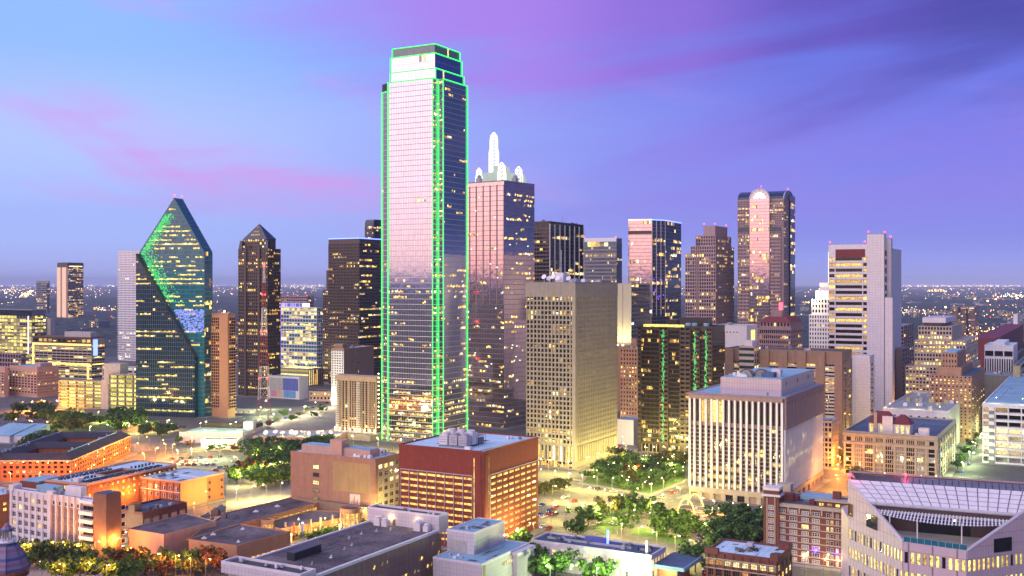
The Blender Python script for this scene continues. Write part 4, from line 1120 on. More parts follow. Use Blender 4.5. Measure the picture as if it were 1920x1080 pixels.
# ---- left middle distance
b = Bld('green_lit_glass_garage', 'yellow-green lit glass fronted office block with a white stair line', 'office building', -40, 60, 86, 582, 1500)
b.wall('grey_metal'); r = b.root
facade(b, b.L, 18, 15, 0, b.h - 8, .1, .25, .25, .35, .85, 'concrete_gold', 'grey_glass', ('lit_lemon', 'lit_lemon', 'lit_dim'), vary_rows=False); facade(b, b.R, 5, 15, 0, b.h - 8, .12, .3, .25, .3, .5, 'concrete_gold', 'grey_glass', ('lit_lemon', 'lit_pale', 'lit_dim'))
b.roof('roof_dark', 'grey_metal'); mb = MB(); b.L.box(mb, 0, b.W, b.h - 8, b.h, 0, .4); mb.build('dark_band', 'navy_glass', r)
mb = MB(); b.L.box(mb, b.W - 8, b.W - 6.5, 20, b.h - 8, .2, .9); mb.build('stair_light', 'neon_white', r); b.boxes('stair_core', 'concrete_light', [(b.D, b.D + 8, -10, -3, -.5, b.h - 12)])
def gold_block():
    b = Bld('gold_trimmed_office', 'curved-front office building edged with glowing golden light lines', 'office building', 58, 172, 196, 634, 1330, ang=24)
    b.wall('beige_stone'); r = b.root; W, h = b.W, b.h
    facade(b, b.L, 14, 12, 0, h - 9, .08, .42, .3, .5, .6, 'beige_stone', 'dark_glass', ('lit_lemon', 'lit_pale', 'lit_yellow'))
    facade(b, b.R, 5, 12, 0, h - 9, .08, .4, .3, .5, .4, 'beige_stone', 'navy_glass')
    b.roof('roof_dark', 'timber'); mb = MB(); b.L.box(mb, 4, W, h - 7, h, .1, 1.0); mb.build('louvre_band', 'bronze', r)
    facade(b, Face(-1, W, 0, -1, W), 12, 1, h - 6, h - 2, .3, .1, .2, .1, .4, 'bronze', 'dark_glass', u0=6)
    def line(u0, u1, z0, z1, o=1.4):
        mb = MB(); b.L.box(mb, u0, u1, z0, z1, .4, o); mb.build('gold_light_line', 'neon_gold', r)
    line(4, W - 1, h - 9.9, h - 7.9); line(4, 6.0, h - 46, h - 9.9); line(W * .35, W - 2, h - 34, h - 32); line(W - 6.4, W - 4.4, h - 56, h - 34); line(W - 4.8, W + 1, h - 51, h - 50)
    mb = MB(); b.R.box(mb, 1, b.D - 2, h - 33.6, h - 32.4, .4, 1.4); mb.build('gold_light_line', 'neon_gold', r)
    mb = MB(); b.R.box(mb, 2, 9, h - 22, h - 2, .4, .8); mb.build('blue_screen', 'neon_blue', r)
    b.boxes('penthouse', 'concrete_light', [(6, b.D - 4, 8, W * .5, h, h + 7)])
gold_block()
def waffle():
    b = Bld('waffle_front_office', 'beige office building with square waffle windows at the edge of the plaza', 'office building', 18, 70, 110, 690, 1120, ang=33)
    b.wall('stucco_pink'); facade(b, b.L, 9, 8, 3, b.h - 5, .35, .35, .8, .7, .2, 'stucco_pink', 'dark_glass'); facade(b, b.R, 18, 8, 3, b.h - 5, .5, .45, .5, .4, .08, 'stucco_pink', 'brown_glass')
    b.roof('roof_blue', 'stucco_pink'); b.boxes('penthouse', 'stucco_pink', [(10, 24, 10, 20, b.h, b.h + 4)])
    b = Bld('waffle_front_wing', 'beige waffle-window wing cut by the photo edge', 'office building', -60, 9, 16, 690, 1125, ang=33)
    b.wall('stucco_pink'); facade(b, b.L, 12, 8, 3, b.h - 5, .35, .35, .8, .7, .2, 'stucco_pink', 'dark_glass'); b.roof('roof_grey', 'stucco_pink')
    b = simple('dark_roofed_low_office', 'low grey office block with dark windows behind the waffle-front office', 'office building', -30, 40, 48, 665, 1300, 'mauve_stone', L=dict(n=14, m=6, lit=.3), R=dict(n=3, m=6, lit=.2), clut=4)
waffle()
def lit_garage(name, label, xl, xc, xr, yt, d, n, m, ang=12):
    b = Bld(name, label, 'parking garage', xl, xc, xr, yt, d, ang); r = b.root
    mb = MB(); mb.box(3, max(b.D - 1, 6), 1, b.W - 1, -.5, b.h); mb.build('core', 'concrete_light', r)
    fh = b.h / m
    for j in range(m + 1):
        mb = MB(); mb.box(0, max(b.D, 8), 0, b.W, j * fh - .25, j * fh + .75); mb.build('deck', 'concrete_gold', r)
    for j in range(m):
        for i in range(n):
            me = window_mesh(b.W / n - .3, fh - 1.1, 1, 'concrete_gold', 'dark_glass', ('lit_lemon', 'lit_pale', 'lit_pale'), (1, 1))
            place(me, 'lit_bay', r, b.L.p(b.W * i / n + .15, j * fh + .85, -2.8), b.L.rz())
    for i in range(n + 1):
        mb = MB(); u = min(max(b.W * i / n, .3), b.W - .3); b.L.box(mb, u - .25, u + .25, 0, b.h, -2, .1); mb.build('column', 'concrete', r)
    return b
b = lit_garage('bright_yellow_garage', 'open parking garage glowing pale yellow, with dark joint lines', 110, 190, 198, 716, 1020, 5, 8)
b.boxes('stair_tower', 'concrete_light', [(-1, 8, -8, -.6, -.5, b.h + 2)])
b = lit_garage('yellow_deck_garage', 'second yellow lit parking garage close beside the teal prism tower', 204, 263, 268, 704, 1000, 4, 8)
b.boxes('plain_block', 'concrete_light', [(6, 20, b.W - 8, b.W + 9, b.h * .7, b.h + 10)])
b = simple('blue_roofed_deck', 'flat grey low building with lit glass strip behind the yellow garages', 'building', 192, 262, 270, 690, 1180, 'concrete_light', 'roof_blue', L=dict(n=6, m=8, lit=.6, l=('lit_white', 'lit_pale', 'lit_lemon'), sh=.4))

# ---- right middle distance
b = simple('brown_brick_hotel', 'old brown brick hotel with rows of small warm windows beside the dark office block', 'hotel', 1163, 1200, 1206, 655, 850, 'tan_brick', 'roof_grey', L=dict(n=7, m=20, pw=.55, sh=.5, po=.12, so=.1, lit=.35, l=('lit_amber', 'lit_pale', 'lit_yellow')), clut=2)
b.boxes('roof_tower', 'tan_brick', [(5, 9, 5, 9, b.h, b.h + 8)])
b = simple('pale_green_low_block', 'low pale building squeezed between the concrete grid tower and dark office block', 'building', 1155, 1188, 1206, 790, 790, 'white_panel', 'roof_blue', ang=29)
b = simple('white_blank_block', 'white windowless block with one row of small square vents', 'building', 1337, 1400, 1420, 612, 960, 'white_panel', 'roof_grey', clut=3)
for k in range(5):
    mb = MB(); b.L.box(mb, b.W * (.3 + .1 * k), b.W * (.3 + .1 * k) + 1.3, b.h - 6, b.h - 5, .02, .12); mb.build('vent', 'dark_metal', b.root)
mb = MB(); b.R.box(mb, b.D * .4, b.D * .75, 10, b.h - 4, .05, .25); mb.build('lit_stair', 'lit_lemon', b.root)
b = simple('small_window_brick_block', 'plain brown block with small lit windows below the white block', 'building', 1355, 1386, 1394, 655, 900, 'tan_brick', L=dict(n=6, m=16, pw=.6, sh=.55, po=.1, so=.1, lit=.3))
b = Bld('beige_bowfront_building', 'rounded beige building with pale violet roof behind the finned block', 'building', 1386, 1414, 1426, 652, 790)
b.wall('beige_stone'); r = b.root
facade(b, b.L, 3, 16, 0, b.h, .0, .5, 0, .5, .15, 'concrete_light', 'grey_glass'); facade(b, b.R, 3, 16, 0, b.h, .3, .4, .3, .3, .3, 'beige_stone'); b.roof('roof_white', 'beige_stone')
b.boxes('roof_pavilion', 'white_panel', [(2, b.D - 2, 2, b.W * .7, b.h, b.h + 5)])
# ---- beaux-arts hotel with mansard
def mansard():
    b = Bld('mansard_hotel', 'ornate mauve hotel with dark red mansard roof and cornice', 'hotel', 1424, 1482, 1504, 612, 860)
    r = b.root; W, D, h = b.W, b.D, b.h
    b.wall('mauve_stone')
    facade(b, b.L, 15, 20, 0, h - 3.5, .4, .4, .3, .25, .12, 'mauve_stone', 'dark_glass'); facade(b, b.R, 8, 20, 0, h - 3.5, .4, .4, .3, .25, .06, 'mauve_stone', 'dark_glass')
    mb = MB(); mb.box(-1.2, D + 1.2, -1.2, W + 1.2, h - 3.2, h - 1.6); mb.build('cornice', 'mauve_stone', r)
    mb = MB(); mb.box(.5, D - .5, .5, W - .5, h - 1.6, h + 3); mb.build('attic', 'mauve_stone', r)
    facade(b, seg((.5, W - .5), (.5, .5)), 9, 1, h - 1, h + 2.6, .5, .2, .2, .1, .2, 'mauve_stone')
    mb = MB(); mb.hull([(-.2, -.2, h + 3), (D + .2, -.2, h + 3), (D + .2, W + .2, h + 3), (-.2, W + .2, h + 3)], [(4, 4, h + 7.5), (D - 4, 4, h + 7.5), (D - 4, W - 4, h + 7.5), (4, W - 4, h + 7.5)]); mb.build('mansard_roof', 'dark_red', r)
    b.boxes('roof_tower', 'pink_granite', [(8, 14, W * .35, W * .7, h + 7.5, h + 13)])
    mb = MB(); mb.box(9, 13, W * .38, W * .46, h + 13, h + 19); mb.build('red_sign', 'beacon_red', r)
mansard()
# ---- balconied concrete hotel slab
def balcony_slab():
    b = Bld('brown_balcony_hotel', 'long brown concrete slab building with vertical bays of stacked balconies', 'hotel', 1360, 1580, 1597, 661, 770)
    r = b.root; W, D, h = b.W, b.D, b.h
    b.wall('brown_concrete')
    L = b.L
    for i in range(7):
        a = W * i / 6.4
        if a >= W: break
        mb = MB(); L.box(mb, a, min(W, a + W / 12.8), 0, h, 0, 2.2); mb.build('wall_bay', 'brown_concrete', r)
        c = a + W / 12.8
        if c + 1 < W:
            e = min(W, a + W / 6.4)
            facade(b, L, 3, 24, 0, h - 9, .12, .1, .2, .1, .35, 'brown_concrete', 'dark_glass', ('lit_amber', 'lit_yellow', 'lit_pale'), u0=c, u1=e)
            for j in range(24):
                mb = MB(); z = j * (h - 9) / 24; L.box(mb, c + .1, e - .1, z, z + 1.3, .3, 1.6); mb.build('balcony', 'concrete_light', r)
    b.roof('roof_dark', 'brown_concrete', par=.8); clutter(b, h, 2, D - 3, 3, W - 6, 6, 3)
    facade(b, b.R, 2, 24, 0, h - 6, .6, .3, .3, .2, .05, 'brown_concrete')
balcony_slab()
b = Bld('white_panelled_annex', 'plain white panelled block at the foot of the white slab tower', 'building', 1593, 1631, 1639, 668, 820)
b.wall('white_tile_wall'); facade(b, b.R, 1, 14, 8, b.h - 6, .4, .4, .3, .2, .0, 'white_panel'); b.roof('roof_blue', 'white_panel', par=.5)
# ---- white slab tower with bands
def slab_tower():
    b = Bld('white_slab_tower', 'white slab tower with lit horizontal window bands and blank vertical cores', 'skyscraper', 1554, 1626, 1690, 458, 900)
    r = b.root; W, D = b.W, b.D; h = b.h
    b.wall('white_panel')
    L = b.L; m = 30; zt = b.z(482)
    uc = W - b.u(1567, 'L'); ue = W - b.u(1617, 'L')
    fh = zt / m
    for j in range(m):
        for a, c, nm in ((0.3, uc - .6, 'window'), (uc, ue, 'window'), (ue + .8, W - .3, 'window')):
            lit_ = random.random() < .62
            me = window_mesh(c - a, fh * .55, random.choice((1, 2, 3, 1)) if lit_ else 0, 'bronze', 'brown_glass', ('lit_room', 'lit_yellow', 'lit_amber'), (max(1, int((c - a) / 2)), 1))
            place(me, nm, r, L.p(a, j * fh + fh * .4, .05), L.rz())
        mb = MB(); L.box(mb, 0, W, j * fh, j * fh + fh * .4, 0, .7); mb.build('spandrel', 'white_panel', r)
    for u in (uc - .5, ue + .2):
        mb = MB(); L.box(mb, u - .3, u + .5, 0, zt, 0, 1.0); mb.build('pier', 'white_panel', r)
    mb = MB(); L.box(mb, 0, W, zt, h, -.1, .9); mb.build('parapet_wall', 'white_panel', r)
    mb = MB(); L.box(mb, uc, W - 1.5, zt, h - 4, .9, 1.1); mb.build('red_louvre', 'dark_red', r)
    # blank cores
    hc = b.z(440); x1 = b.u(1655, 'R')
    def core(x0, x1, y0, y1, z, nm='blank_core'):
        mb = MB(); mb.box(x0, x1, y0, y1, -.5, z); mb.build(nm, 'white_tile_wall', r); mb = MB(); mb.box(x0 + .4, x1 - .4, y0 + .4, y1 - .4, z, z + .5); mb.build('core_roof', 'roof_grey', r)
    core(-2.0, 9.0, -14, -.2, hc)
    x2 = b.u(1668, 'R')
    core(10.5, 18, -17.5, -9, b.z(448, 10, -17))
    x1, x2 = 9.0, 11.7; fR = Face(-2.0, -14, 1, 0, 11)
    for j in range(12):
        mb = MB(); z = 60 + j * (b.z(470) - 60) / 12; fR.box(mb, 3, fR.w, z, z + 2.6, .25, .7); mb.build('balcony_band', 'white_panel', r)
    mb = MB(); fR.box(mb, 3, fR.w, 50, b.z(470), .02, .2); mb.build('recess_wall', 'dark_red', r)
    core(-4, 6, -21, -14.9, b.z(558, -4, -20), 'lower_core')
    for x, y, z in ((-1, -1, hc), (7, -13, hc), (0, W - 1, h), (17, -16, b.z(448, 10, -17)), (0, 2, h)): beacon(b, x, y, z)
slab_tower()
def white_stepped():
    b = Bld('white_stepped_tower', 'white stepped older tower with floodlit crown and thin glowing mast', 'tower', 1517, 1556, 1562, 590, 1010)
    r = b.root; W, h = b.W, b.h
    b.wall('white_paint'); facade(b, b.L, 8, 22, 0, h - 1, .55, .45, .2, .15, .04, 'white_paint', 'dark_glass')
    zz = [(2, h, b.z(562)), (5, b.z(562), b.z(545)), (8, b.z(545), b.z(530))]
    for k, (i, z0, z1) in enumerate(zz):
        mb = MB(); mb.box(i, b.D + 6, 0, W - i, z0, z1); mb.build('tier', 'white_paint', r)
    facade(b, seg((2, W - 2), (2, 0)), 6, 3, h, b.z(562), .5, .4, .15, .12, .1, 'white_paint')
    lamp_at(r, (-1, W - 2, b.z(562) + 1), 16000, (1, .8, .4), 1)
    mb = MB(); mb.box(3, 4, W * .45, W * .6, b.z(562), b.z(562) + .8); mb.build('floodlight', 'lamp_pale', r)
    mb = MB(); mb.bar((9, 3, b.z(532)), (9, 3, b.z(472)), .55, 0, 6); mb.build('glowing_mast', 'neon_white', r)
white_stepped()
# ---- beige stepped tower and orange brick tower
def beige_stepped():
    b = Bld('beige_stepped_tower', 'large beige stepped office tower with pairs of lit windows and white penthouse', 'office tower', 1698, 1815, 1838, 690, 870)
    r = b.root; W, D = b.W, b.D
    st = 'beige_stone'; ww = ('lit_yellow', 'lit_pale', 'lit_pale')
    z1, z2, z3 = b.z(690), b.z(640), b.z(613)
    mb = MB(); mb.box(0, D, 0, W, -.5, z1); mb.build('tier', st, r)
    facade(b, b.L, 18, 16, 4, z1 - 1, .4, .42, .35, .25, .42, st, 'dark_glass', ww)
    facade(b, b.R, 8, 16, 4, z1 - 1, .4, .42, .35, .25, .3, st, 'dark_glass', ww)
    y1 = W * .86
    mb = MB(); mb.box(2, D - .5, 2, y1, z1, z2); mb.build('tier', st, r)
    facade(b, seg((2, y1), (2, 2)), 17, 6, z1, z2 - .8, .4, .42, .35, .25, .4, st, 'dark_glass', ww); facade(b, seg((2, 2), (D - .5, 2)), 7, 6, z1, z2 - .8, .4, .42, .35, .25, .2, st)
    y2, y3 = W * .26, W * .80
    mb = MB(); mb.box(3, D * .8, y2, y3, z2, z3); mb.build('tier', st, r)
    facade(b, seg((3, y3), (3, y2)), 11, 3, z2, z3 - .8, .4, .42, .35, .25, .4, st, 'dark_glass', ww)
    mb = MB(); mb.box(5, D * .7, y2 + 8, y3 - 4, z3, z3 + 2.8); mb.build('penthouse_base', 'bronze', r)
    mb = MB(); mb.box(4.5, D * .72, y2 + 5, y3 - 3, z3 + 2.8, b.z(597)); mb.build('penthouse', 'white_panel', r)
    b2 = Bld('orange_brick_tower', 'stepped orange brick tower with small lit windows in front of the beige stepped tower', 'tower', 1745, 1822, 1846, 708, 800)
    r = b2.root; W, D = b2.W, b2.D; st = 'tan_brick'
    z1, z2, z3 = b2.z(706), b2.z(690), b2.z(663)
    mb = MB(); mb.box(0, D, 0, W, -.5, z1); mb.build('tier', st, r)
    facade(b2, b2.L, 10, 20, 3, z1 - .5, .62, .55, .14, .12, .4, st, 'dark_glass', ww); facade(b2, b2.R, 6, 20, 3, z1 - .5, .62, .5, .14, .12, .2, st)
    mb = MB(); mb.box(1, D * .8, W * .25, W * .84, z1, z2); mb.build('tier', st, r)
    mb = MB(); mb.box(2, D * .6, W * .36, W * .72, z2, z3); mb.build('tier', st, r)
    facade(b2, seg((2, W * .72), (2, W * .36)), 5, 3, z2 - 3, z3 - 1, .62, .5, .14, .12, .05, st)
    mb = MB(); mb.box(3, D * .55, W * .4, W * .68, z3, z3 + .6); mb.build('roof', 'roof_blue', r)
    mb = MB(); mb.box(.6, D * .9, .6, W * .24, z1, z1 + .5); mb.build('roof', 'roof_navy', r)
beige_stepped()
b = Bld('white_striped_block', 'white office block with black vertical window stripes at the photo edge', 'office building', 1846, 1900, 1908, 650, 1010)
b.wall('white_paint'); facade(b, b.L, 12, 1, 14, b.h - 12, .45, .02, .9, .3, 0, 'white_paint', 'dark_glass'); facade(b, b.L, 3, 1, b.h - 9.5, b.h - 4.5, .12, .02, .9, .2, 0, 'white_paint', 'dark_glass'); b.roof('roof_white', 'white_paint'); b.boxes('penthouse', 'white_paint', [(3, b.D, b.W * .3, b.W * .7, b.h, b.h + 4)])
b = simple('grey_podium', 'plain grey podium below the white striped block', 'building', 1838, 1892, 1899, 706, 960, 'concrete', 'roof_grey', clut=4)
b = simple('red_long_roof_block', 'low dark red-roofed hall beyond the white striped block', 'building', 1822, 1868, 1920, 636, 1500, 'dark_red', 'dark_red')
b = simple('pale_yellow_edge_block', 'pale yellow block with dark blue roof at the very edge', 'building', 1900, 1912, 1960, 688, 920, 'yellow_paint', 'roof_navy', R=dict(n=5, m=8, lit=.1))
b = simple('mauve_office_block', 'narrow mauve office slab behind the white slab tower', 'office building', 1672, 1694, 1712, 612, 1150, 'mauve_stone', L=dict(n=5, m=18, lit=.25), R=dict(n=5, m=18, lit=.1))
b = simple('small_dark_block', 'small dark slab between the white slab tower and the beige stepped tower', 'building', 1680, 1692, 1704, 655, 1000, 'pink_granite', R=dict(n=4, m=14, lit=.1))
# ---- distant twin blocks
for xl, xc, xr, lab in ((1782, 1796, 1802, 'distant purple apartment tower with lit top, first of three beyond downtown'), (1800, 1811, 1816, 'distant purple apartment tower, middle one of three beyond downtown'), (1815, 1828, 1835, 'distant purple apartment tower with lit top beside the freeway lamps')):
    b = simple('distant_apartment_tower', lab, 'apartment tower', xl, xc, xr, 576, 2300, 'mauve_stone', L=dict(n=6, m=16, lit=.15), R=dict(n=3, m=16, lit=.1), group='three distant apartment towers')
    mb = MB(); b.L.box(mb, 2, b.W - 2, b.h - 3, b.h - 1.5, .3, .8); mb.build('top_lights', 'lit_pale', b.root)
b = simple('distant_white_church_block', 'small white distant block with a taller centre near the photo edge', 'building', 1900, 1908, 1912, 590, 2300, 'white_panel'); b.boxes('wing', 'white_panel', [(-10, 0, -30, 40, -.5, b.h * .5)])
# ---- ornate hotel with dark red roof, near right
def red_roof_hotel():
    b = Bld('red_roofed_stone_hotel', 'pale stone hotel with tall windows and dark red hipped penthouse roof', 'hotel', 1582, 1757, 1792, 822, 640)
    r = b.root; W, D, h = b.W, b.D, b.h
    b.wall('beige_stone'); L = b.L
    ww = ('lit_yellow', 'lit_pale', 'lit_blind')
    for i in range(9):
        a = W * (i + .12) / 9; c = W * (i + .88) / 9
        facade(b, L, 4 if i not in (0, 8) else 1, 7, 1, h - 7, .25, .22, .3, .18, .18, 'beige_stone', 'pale_glass' if i % 2 else 'dark_glass', ww, (2, 2, 4), u0=a, u1=c)
        facade(b, L, 4 if i not in (0, 8) else 1, 1, h - 5, h - 2.4, .4, .1, .2, .1, .1, 'beige_stone', 'dark_glass', ww, u0=a, u1=c)
    mb = MB(); L.box(mb, -.5, W + .5, h - 6.6, h - 5.4, 0, .8); mb.build('string_course', 'beige_stone', r)
    mb = MB(); L.box(mb, -.5, W + .5, h - 1.2, h, 0, 1.0); mb.build('cornice', 'beige_stone', r)
    for i in range(10):
        mb = MB(); u = min(max(W * i / 9, .6), W - .6); L.box(mb, u - .5, u + .5, 0, h - 6.6, 0, .55); mb.build('pilaster', 'beige_stone', r)
    facade(b, b.R, 8, 8, 1, h - 2, .45, .2, .5, .3, .2, 'beige_stone', 'grey_glass')
    b.roof('roof_navy', 'beige_stone', par=1.2)
    # penthouse with hipped roof
    y0, y1 = b.u(1698, 'L'), b.u(1622, 'L'); x0, x1 = 5, 16
    y0 = 16; y1 = W * .74
    hp = h + 6.5
    mb = MB(); mb.box(x0, x1, y0, y1, h, hp); mb.build('penthouse', 'white_panel', r)
    facade(b, seg((x0, y1), (x0, y0)), 8, 1, h + .5, hp - .8, .5, .1, .15, .1, .4, 'white_panel', 'pale_glass', ww)
    for a, c in ((y0 - .8, y0 + (y1 - y0) * .45), (y0 + (y1 - y0) * .35, y1 + .8)):
        zr = hp + (7 if a > y0 else 5.5)
        mb = MB(); mb.hull([(x0 - .8, a, hp), (x1 + .8, a, hp), (x1 + .8, c, hp), (x0 - .8, c, hp)], [((x0 + x1) / 2 - .2, a + 4.5, zr), ((x0 + x1) / 2 + .2, a + 4.5, zr), ((x0 + x1) / 2 + .2, c - 4.5, zr), ((x0 + x1) / 2 - .2, c - 4.5, zr)]); mb.build('hipped_roof', 'dark_red', r)
    b.boxes('chimney', 'beige_stone', [(4, 5.6, y1 - 5, y1 - 3.2, h, hp + 6.5)]); b.boxes('stair_head', 'white_panel', [(3.2, 5, y0 + 10, y0 + 16, h, hp + 4.6), (3, 8, 5, 11, h, h + 5)])
    clutter(b, h, 2, 5, 2, y0 - 2, 4, 2.5)
red_roof_hotel()
def white_annex():
    b = Bld('white_floodlit_annex', 'plain white building with cluttered lit roof behind the red-roofed hotel', 'building', 1655, 1778, 1818, 775, 745)
    r = b.root; b.wall('white_panel'); b.roof('roof_grey', 'white_panel', par=1.2); clutter(b, b.h, 3, b.D - 5, 3, b.W - 5, 16, 4.5, ('white_paint', 'light_metal', 'yellow_paint'))
    facade(b, b.L, 8, 6, 0, b.h - 3, .7, .6, .1, .08, .1, 'white_panel')
    for x, y in ((4, 6), (10, 22), (6, 40)):
        deck_lamp(b, x, y, b.h, b.h + 4); lamp_at(r, (x, y, b.h + 3.8), 3500, (1, .75, .3))
white_annex()
b = simple('yellow_arcade_building', 'golden lit stone building with arched ground floor beside the finned block', 'building', 1532, 1560, 1572, 792, 690, 'beige_stone', 'roof_blue', L=dict(n=4, m=9, lit=.1, pw=.35), R=dict(n=6, m=9, lit=.1, pw=.35))
# ---- right hand garage
def right_garage():
    b = Bld('white_parking_garage', 'white parking garage with open lit decks and grey checkered corner column', 'parking garage', 1842, 1990, 2010, 770, 690)
    r = b.root; W, h = b.W, b.h; L = b.L
    mb = MB(); mb.box(4, b.D, .5, W - .5, -.5, h - .5); mb.build('core', 'concrete_light', r)
    m = 8; fh = h / m
    for j in range(m + 1):
        mb = MB(); mb.box(0, 16, 0, W, j * fh - .2, j * fh + 1.3); mb.build('deck', 'white_paint', r)
    for j in range(1, m):
        for i in range(6):
            me = window_mesh(W / 6 - .6, fh - 1.9, 1 if j < 5 else random.choice((0, 3)), 'white_paint', 'dark_glass', ('lit_pale', 'lit_lemon', 'lit_dim'), (1, 1)); place(me, 'open_bay', r, L.p(W * i / 6 + .3, j * fh + 1.4, -3.5), L.rz())
    for i in range(7):
        mb = MB(); u = min(max(W * i / 6, .3), W - .3); L.box(mb, u - .3, u + .3, 0, h, -3, -.1); mb.build('column', 'white_paint', r)
    for j in range(16):
        mb = MB(); z = j * h / 16; L.box(mb, 4.0, 7.2, z, z + h / 16, .05, .8); mb.build('checker_block', 'white_paint' if j % 2 else 'grey_metal', r)
    b.roof('roof_blue', 'white_paint', h=h + 1.3, par=1.0)
    for x, y in ((6, W - 8), (6, W - 24)):
        deck_lamp(b, x, y, h, h + 6); lamp_at(r, (x, y, h + 5.6), 4000, (1, .8, .4))
right_garage()
# ================================================================== NEAR BUILDINGS
def garage_red():
    b = Bld('red_brick_parking_tower', 'large red brick parking garage with rows of glowing yellow openings and pale blue roof', 'parking garage', 748, 906, 1009, 850, 476)
    r = b.root; W, D, h = b.W, b.D, b.h
    b.wall('garage_brick'); L, R = b.L, b.R
    c = 4.2                                                 # corner pier
    zt = b.z(895); fh = 2.85; m = 13
    def openings(f, u0, u1, n, zt, m, gap, st):
        bw = (u1 - u0) / n
        me1 = window_mesh(bw - gap, 1.25, 1, 'timber', 'dark_glass', ('lit_room', 'lit_amber', 'lit_dim'), (1, 1)); me2 = window_mesh(bw - gap, 1.25, 2, 'timber', 'dark_glass', ('lit_room', 'lit_amber', 'lit_dim'), (2, 1))
        for j in range(m):
            z = zt - 2.0 - j * fh
            if z < 1: break
            for i in range(n):
                place(me1 if random.random() < .9 else me2, 'lit_opening', r, f.p(u0 + i * bw + gap / 2, z, .03), f.rz())
            mb = MB(); f.box(mb, u0, u1, z + 1.25, z + 2.2, 0.0, .28); mb.build('brick_band', 'garage_brick', r)
    ul = W - c - 1.4
    openings(L, 1.0, ul, 8, zt, m, .45, 0)
    for i in range(9):
        mb = MB(); u = 1.0 + (ul - 1.0) * i / 8; L.box(mb, u - .11, u + .11, 1, zt, .03, .42); mb.build('white_rail', 'light_metal', r)
    mb = MB(); L.box(mb, .8, ul + .15, zt, zt + .3, 0, .45); mb.build('white_rail', 'light_metal', r)
    u0 = c + 1.6
    openings(R, u0 + .5, D - 1.5, 8, zt, m, 1.35, 0)
    for u in (u0,):
        mb = MB(); R.box(mb, u - .12, u + .12, 1, zt, .03, .42); mb.build('white_rail', 'light_metal', r)
    mb = MB(); R.box(mb, u0, D - .6, zt + .01, zt + .3, 0, .45); mb.build('white_rail', 'light_metal', r)
    mb = MB(); mb.prism([(-.5, c), (-.5, 1.2), (1.2, -.5), (c, -.5), (c, c)], -.5, h - 1.0); mb.build('corner_pier', 'garage_brick', r)
    for f, u in ((L, W - c - .7), (R, c + .2)):
        mb = MB(); f.box(mb, u, u + .55, 1, h - 2.5, .0, .2); mb.build('light_slot', 'lit_room', r)
    b.roof('roof_white', 'garage_brick', par=.9, th=.4)
    mb = MB(); mb.box(-.15, D + .15, -.15, .1, h + .9, h + 1.05); mb.build('coping', 'white_panel', r)
    # cooling towers
    for i in range(3):
        for j in range(2):
            x, y = 7 + j * 5.4, 13 + i * 5.2
            mb = MB(); mb.box(x, x + 4.4, y, y + 4.4, h + 1.2, h + 5.6 + j); mb.lathe([(1.7, h + 5.6 + j), (1.8, h + 6.6 + j), (1.4, h + 6.7 + j)], x + 2.2, y + 2.2, 12); mb.build('cooling_tower', random.choice(('light_metal', 'white_panel')), r)
            mb = MB()
            for q in range(1, 4): mb.box(x - .06, x, y + .2, y + 4.2, h + 1.3 + q * 1.1, h + 1.5 + q * 1.1)
            mb.build('louvres', 'grey_metal', r, 'stuff')
    mb = MB(); mb.box(6.6, 7, 10, 28, h + .3, h + 1.0); mb.build('steel_frame', 'grey_metal', r)
    mb = MB(); mb.box(17, 24, 14, 26, h + .25, h + 3.4); mb.build('plant_box', 'grey_metal', r)
    mb = MB()
    for k in range(6): mb.bar((16 + k * 1.6, 13, h + .3), (16 + k * 1.6, 13, h + 4.6), .1); mb.bar((16 + k * 1.6, 13, h + 4.6), (16 + k * 1.6, 27, h + 4.6), .1)
    mb.build('pipe_rack', 'dark_metal', r, 'stuff'); b.boxes('hatch', 'white_paint', [(3.5, 5.5, 9, 12, h + .2, h + 1.6)])
    clutter(b, h, D - 14, D - 3, 3, 12, 4, 1.6)
    mb = MB(); mb.bar((8, 2, h + .5), (D - 4, 2, h + .5), .12); mb.build('roof_pipe', 'grey_metal', r)
garage_red()

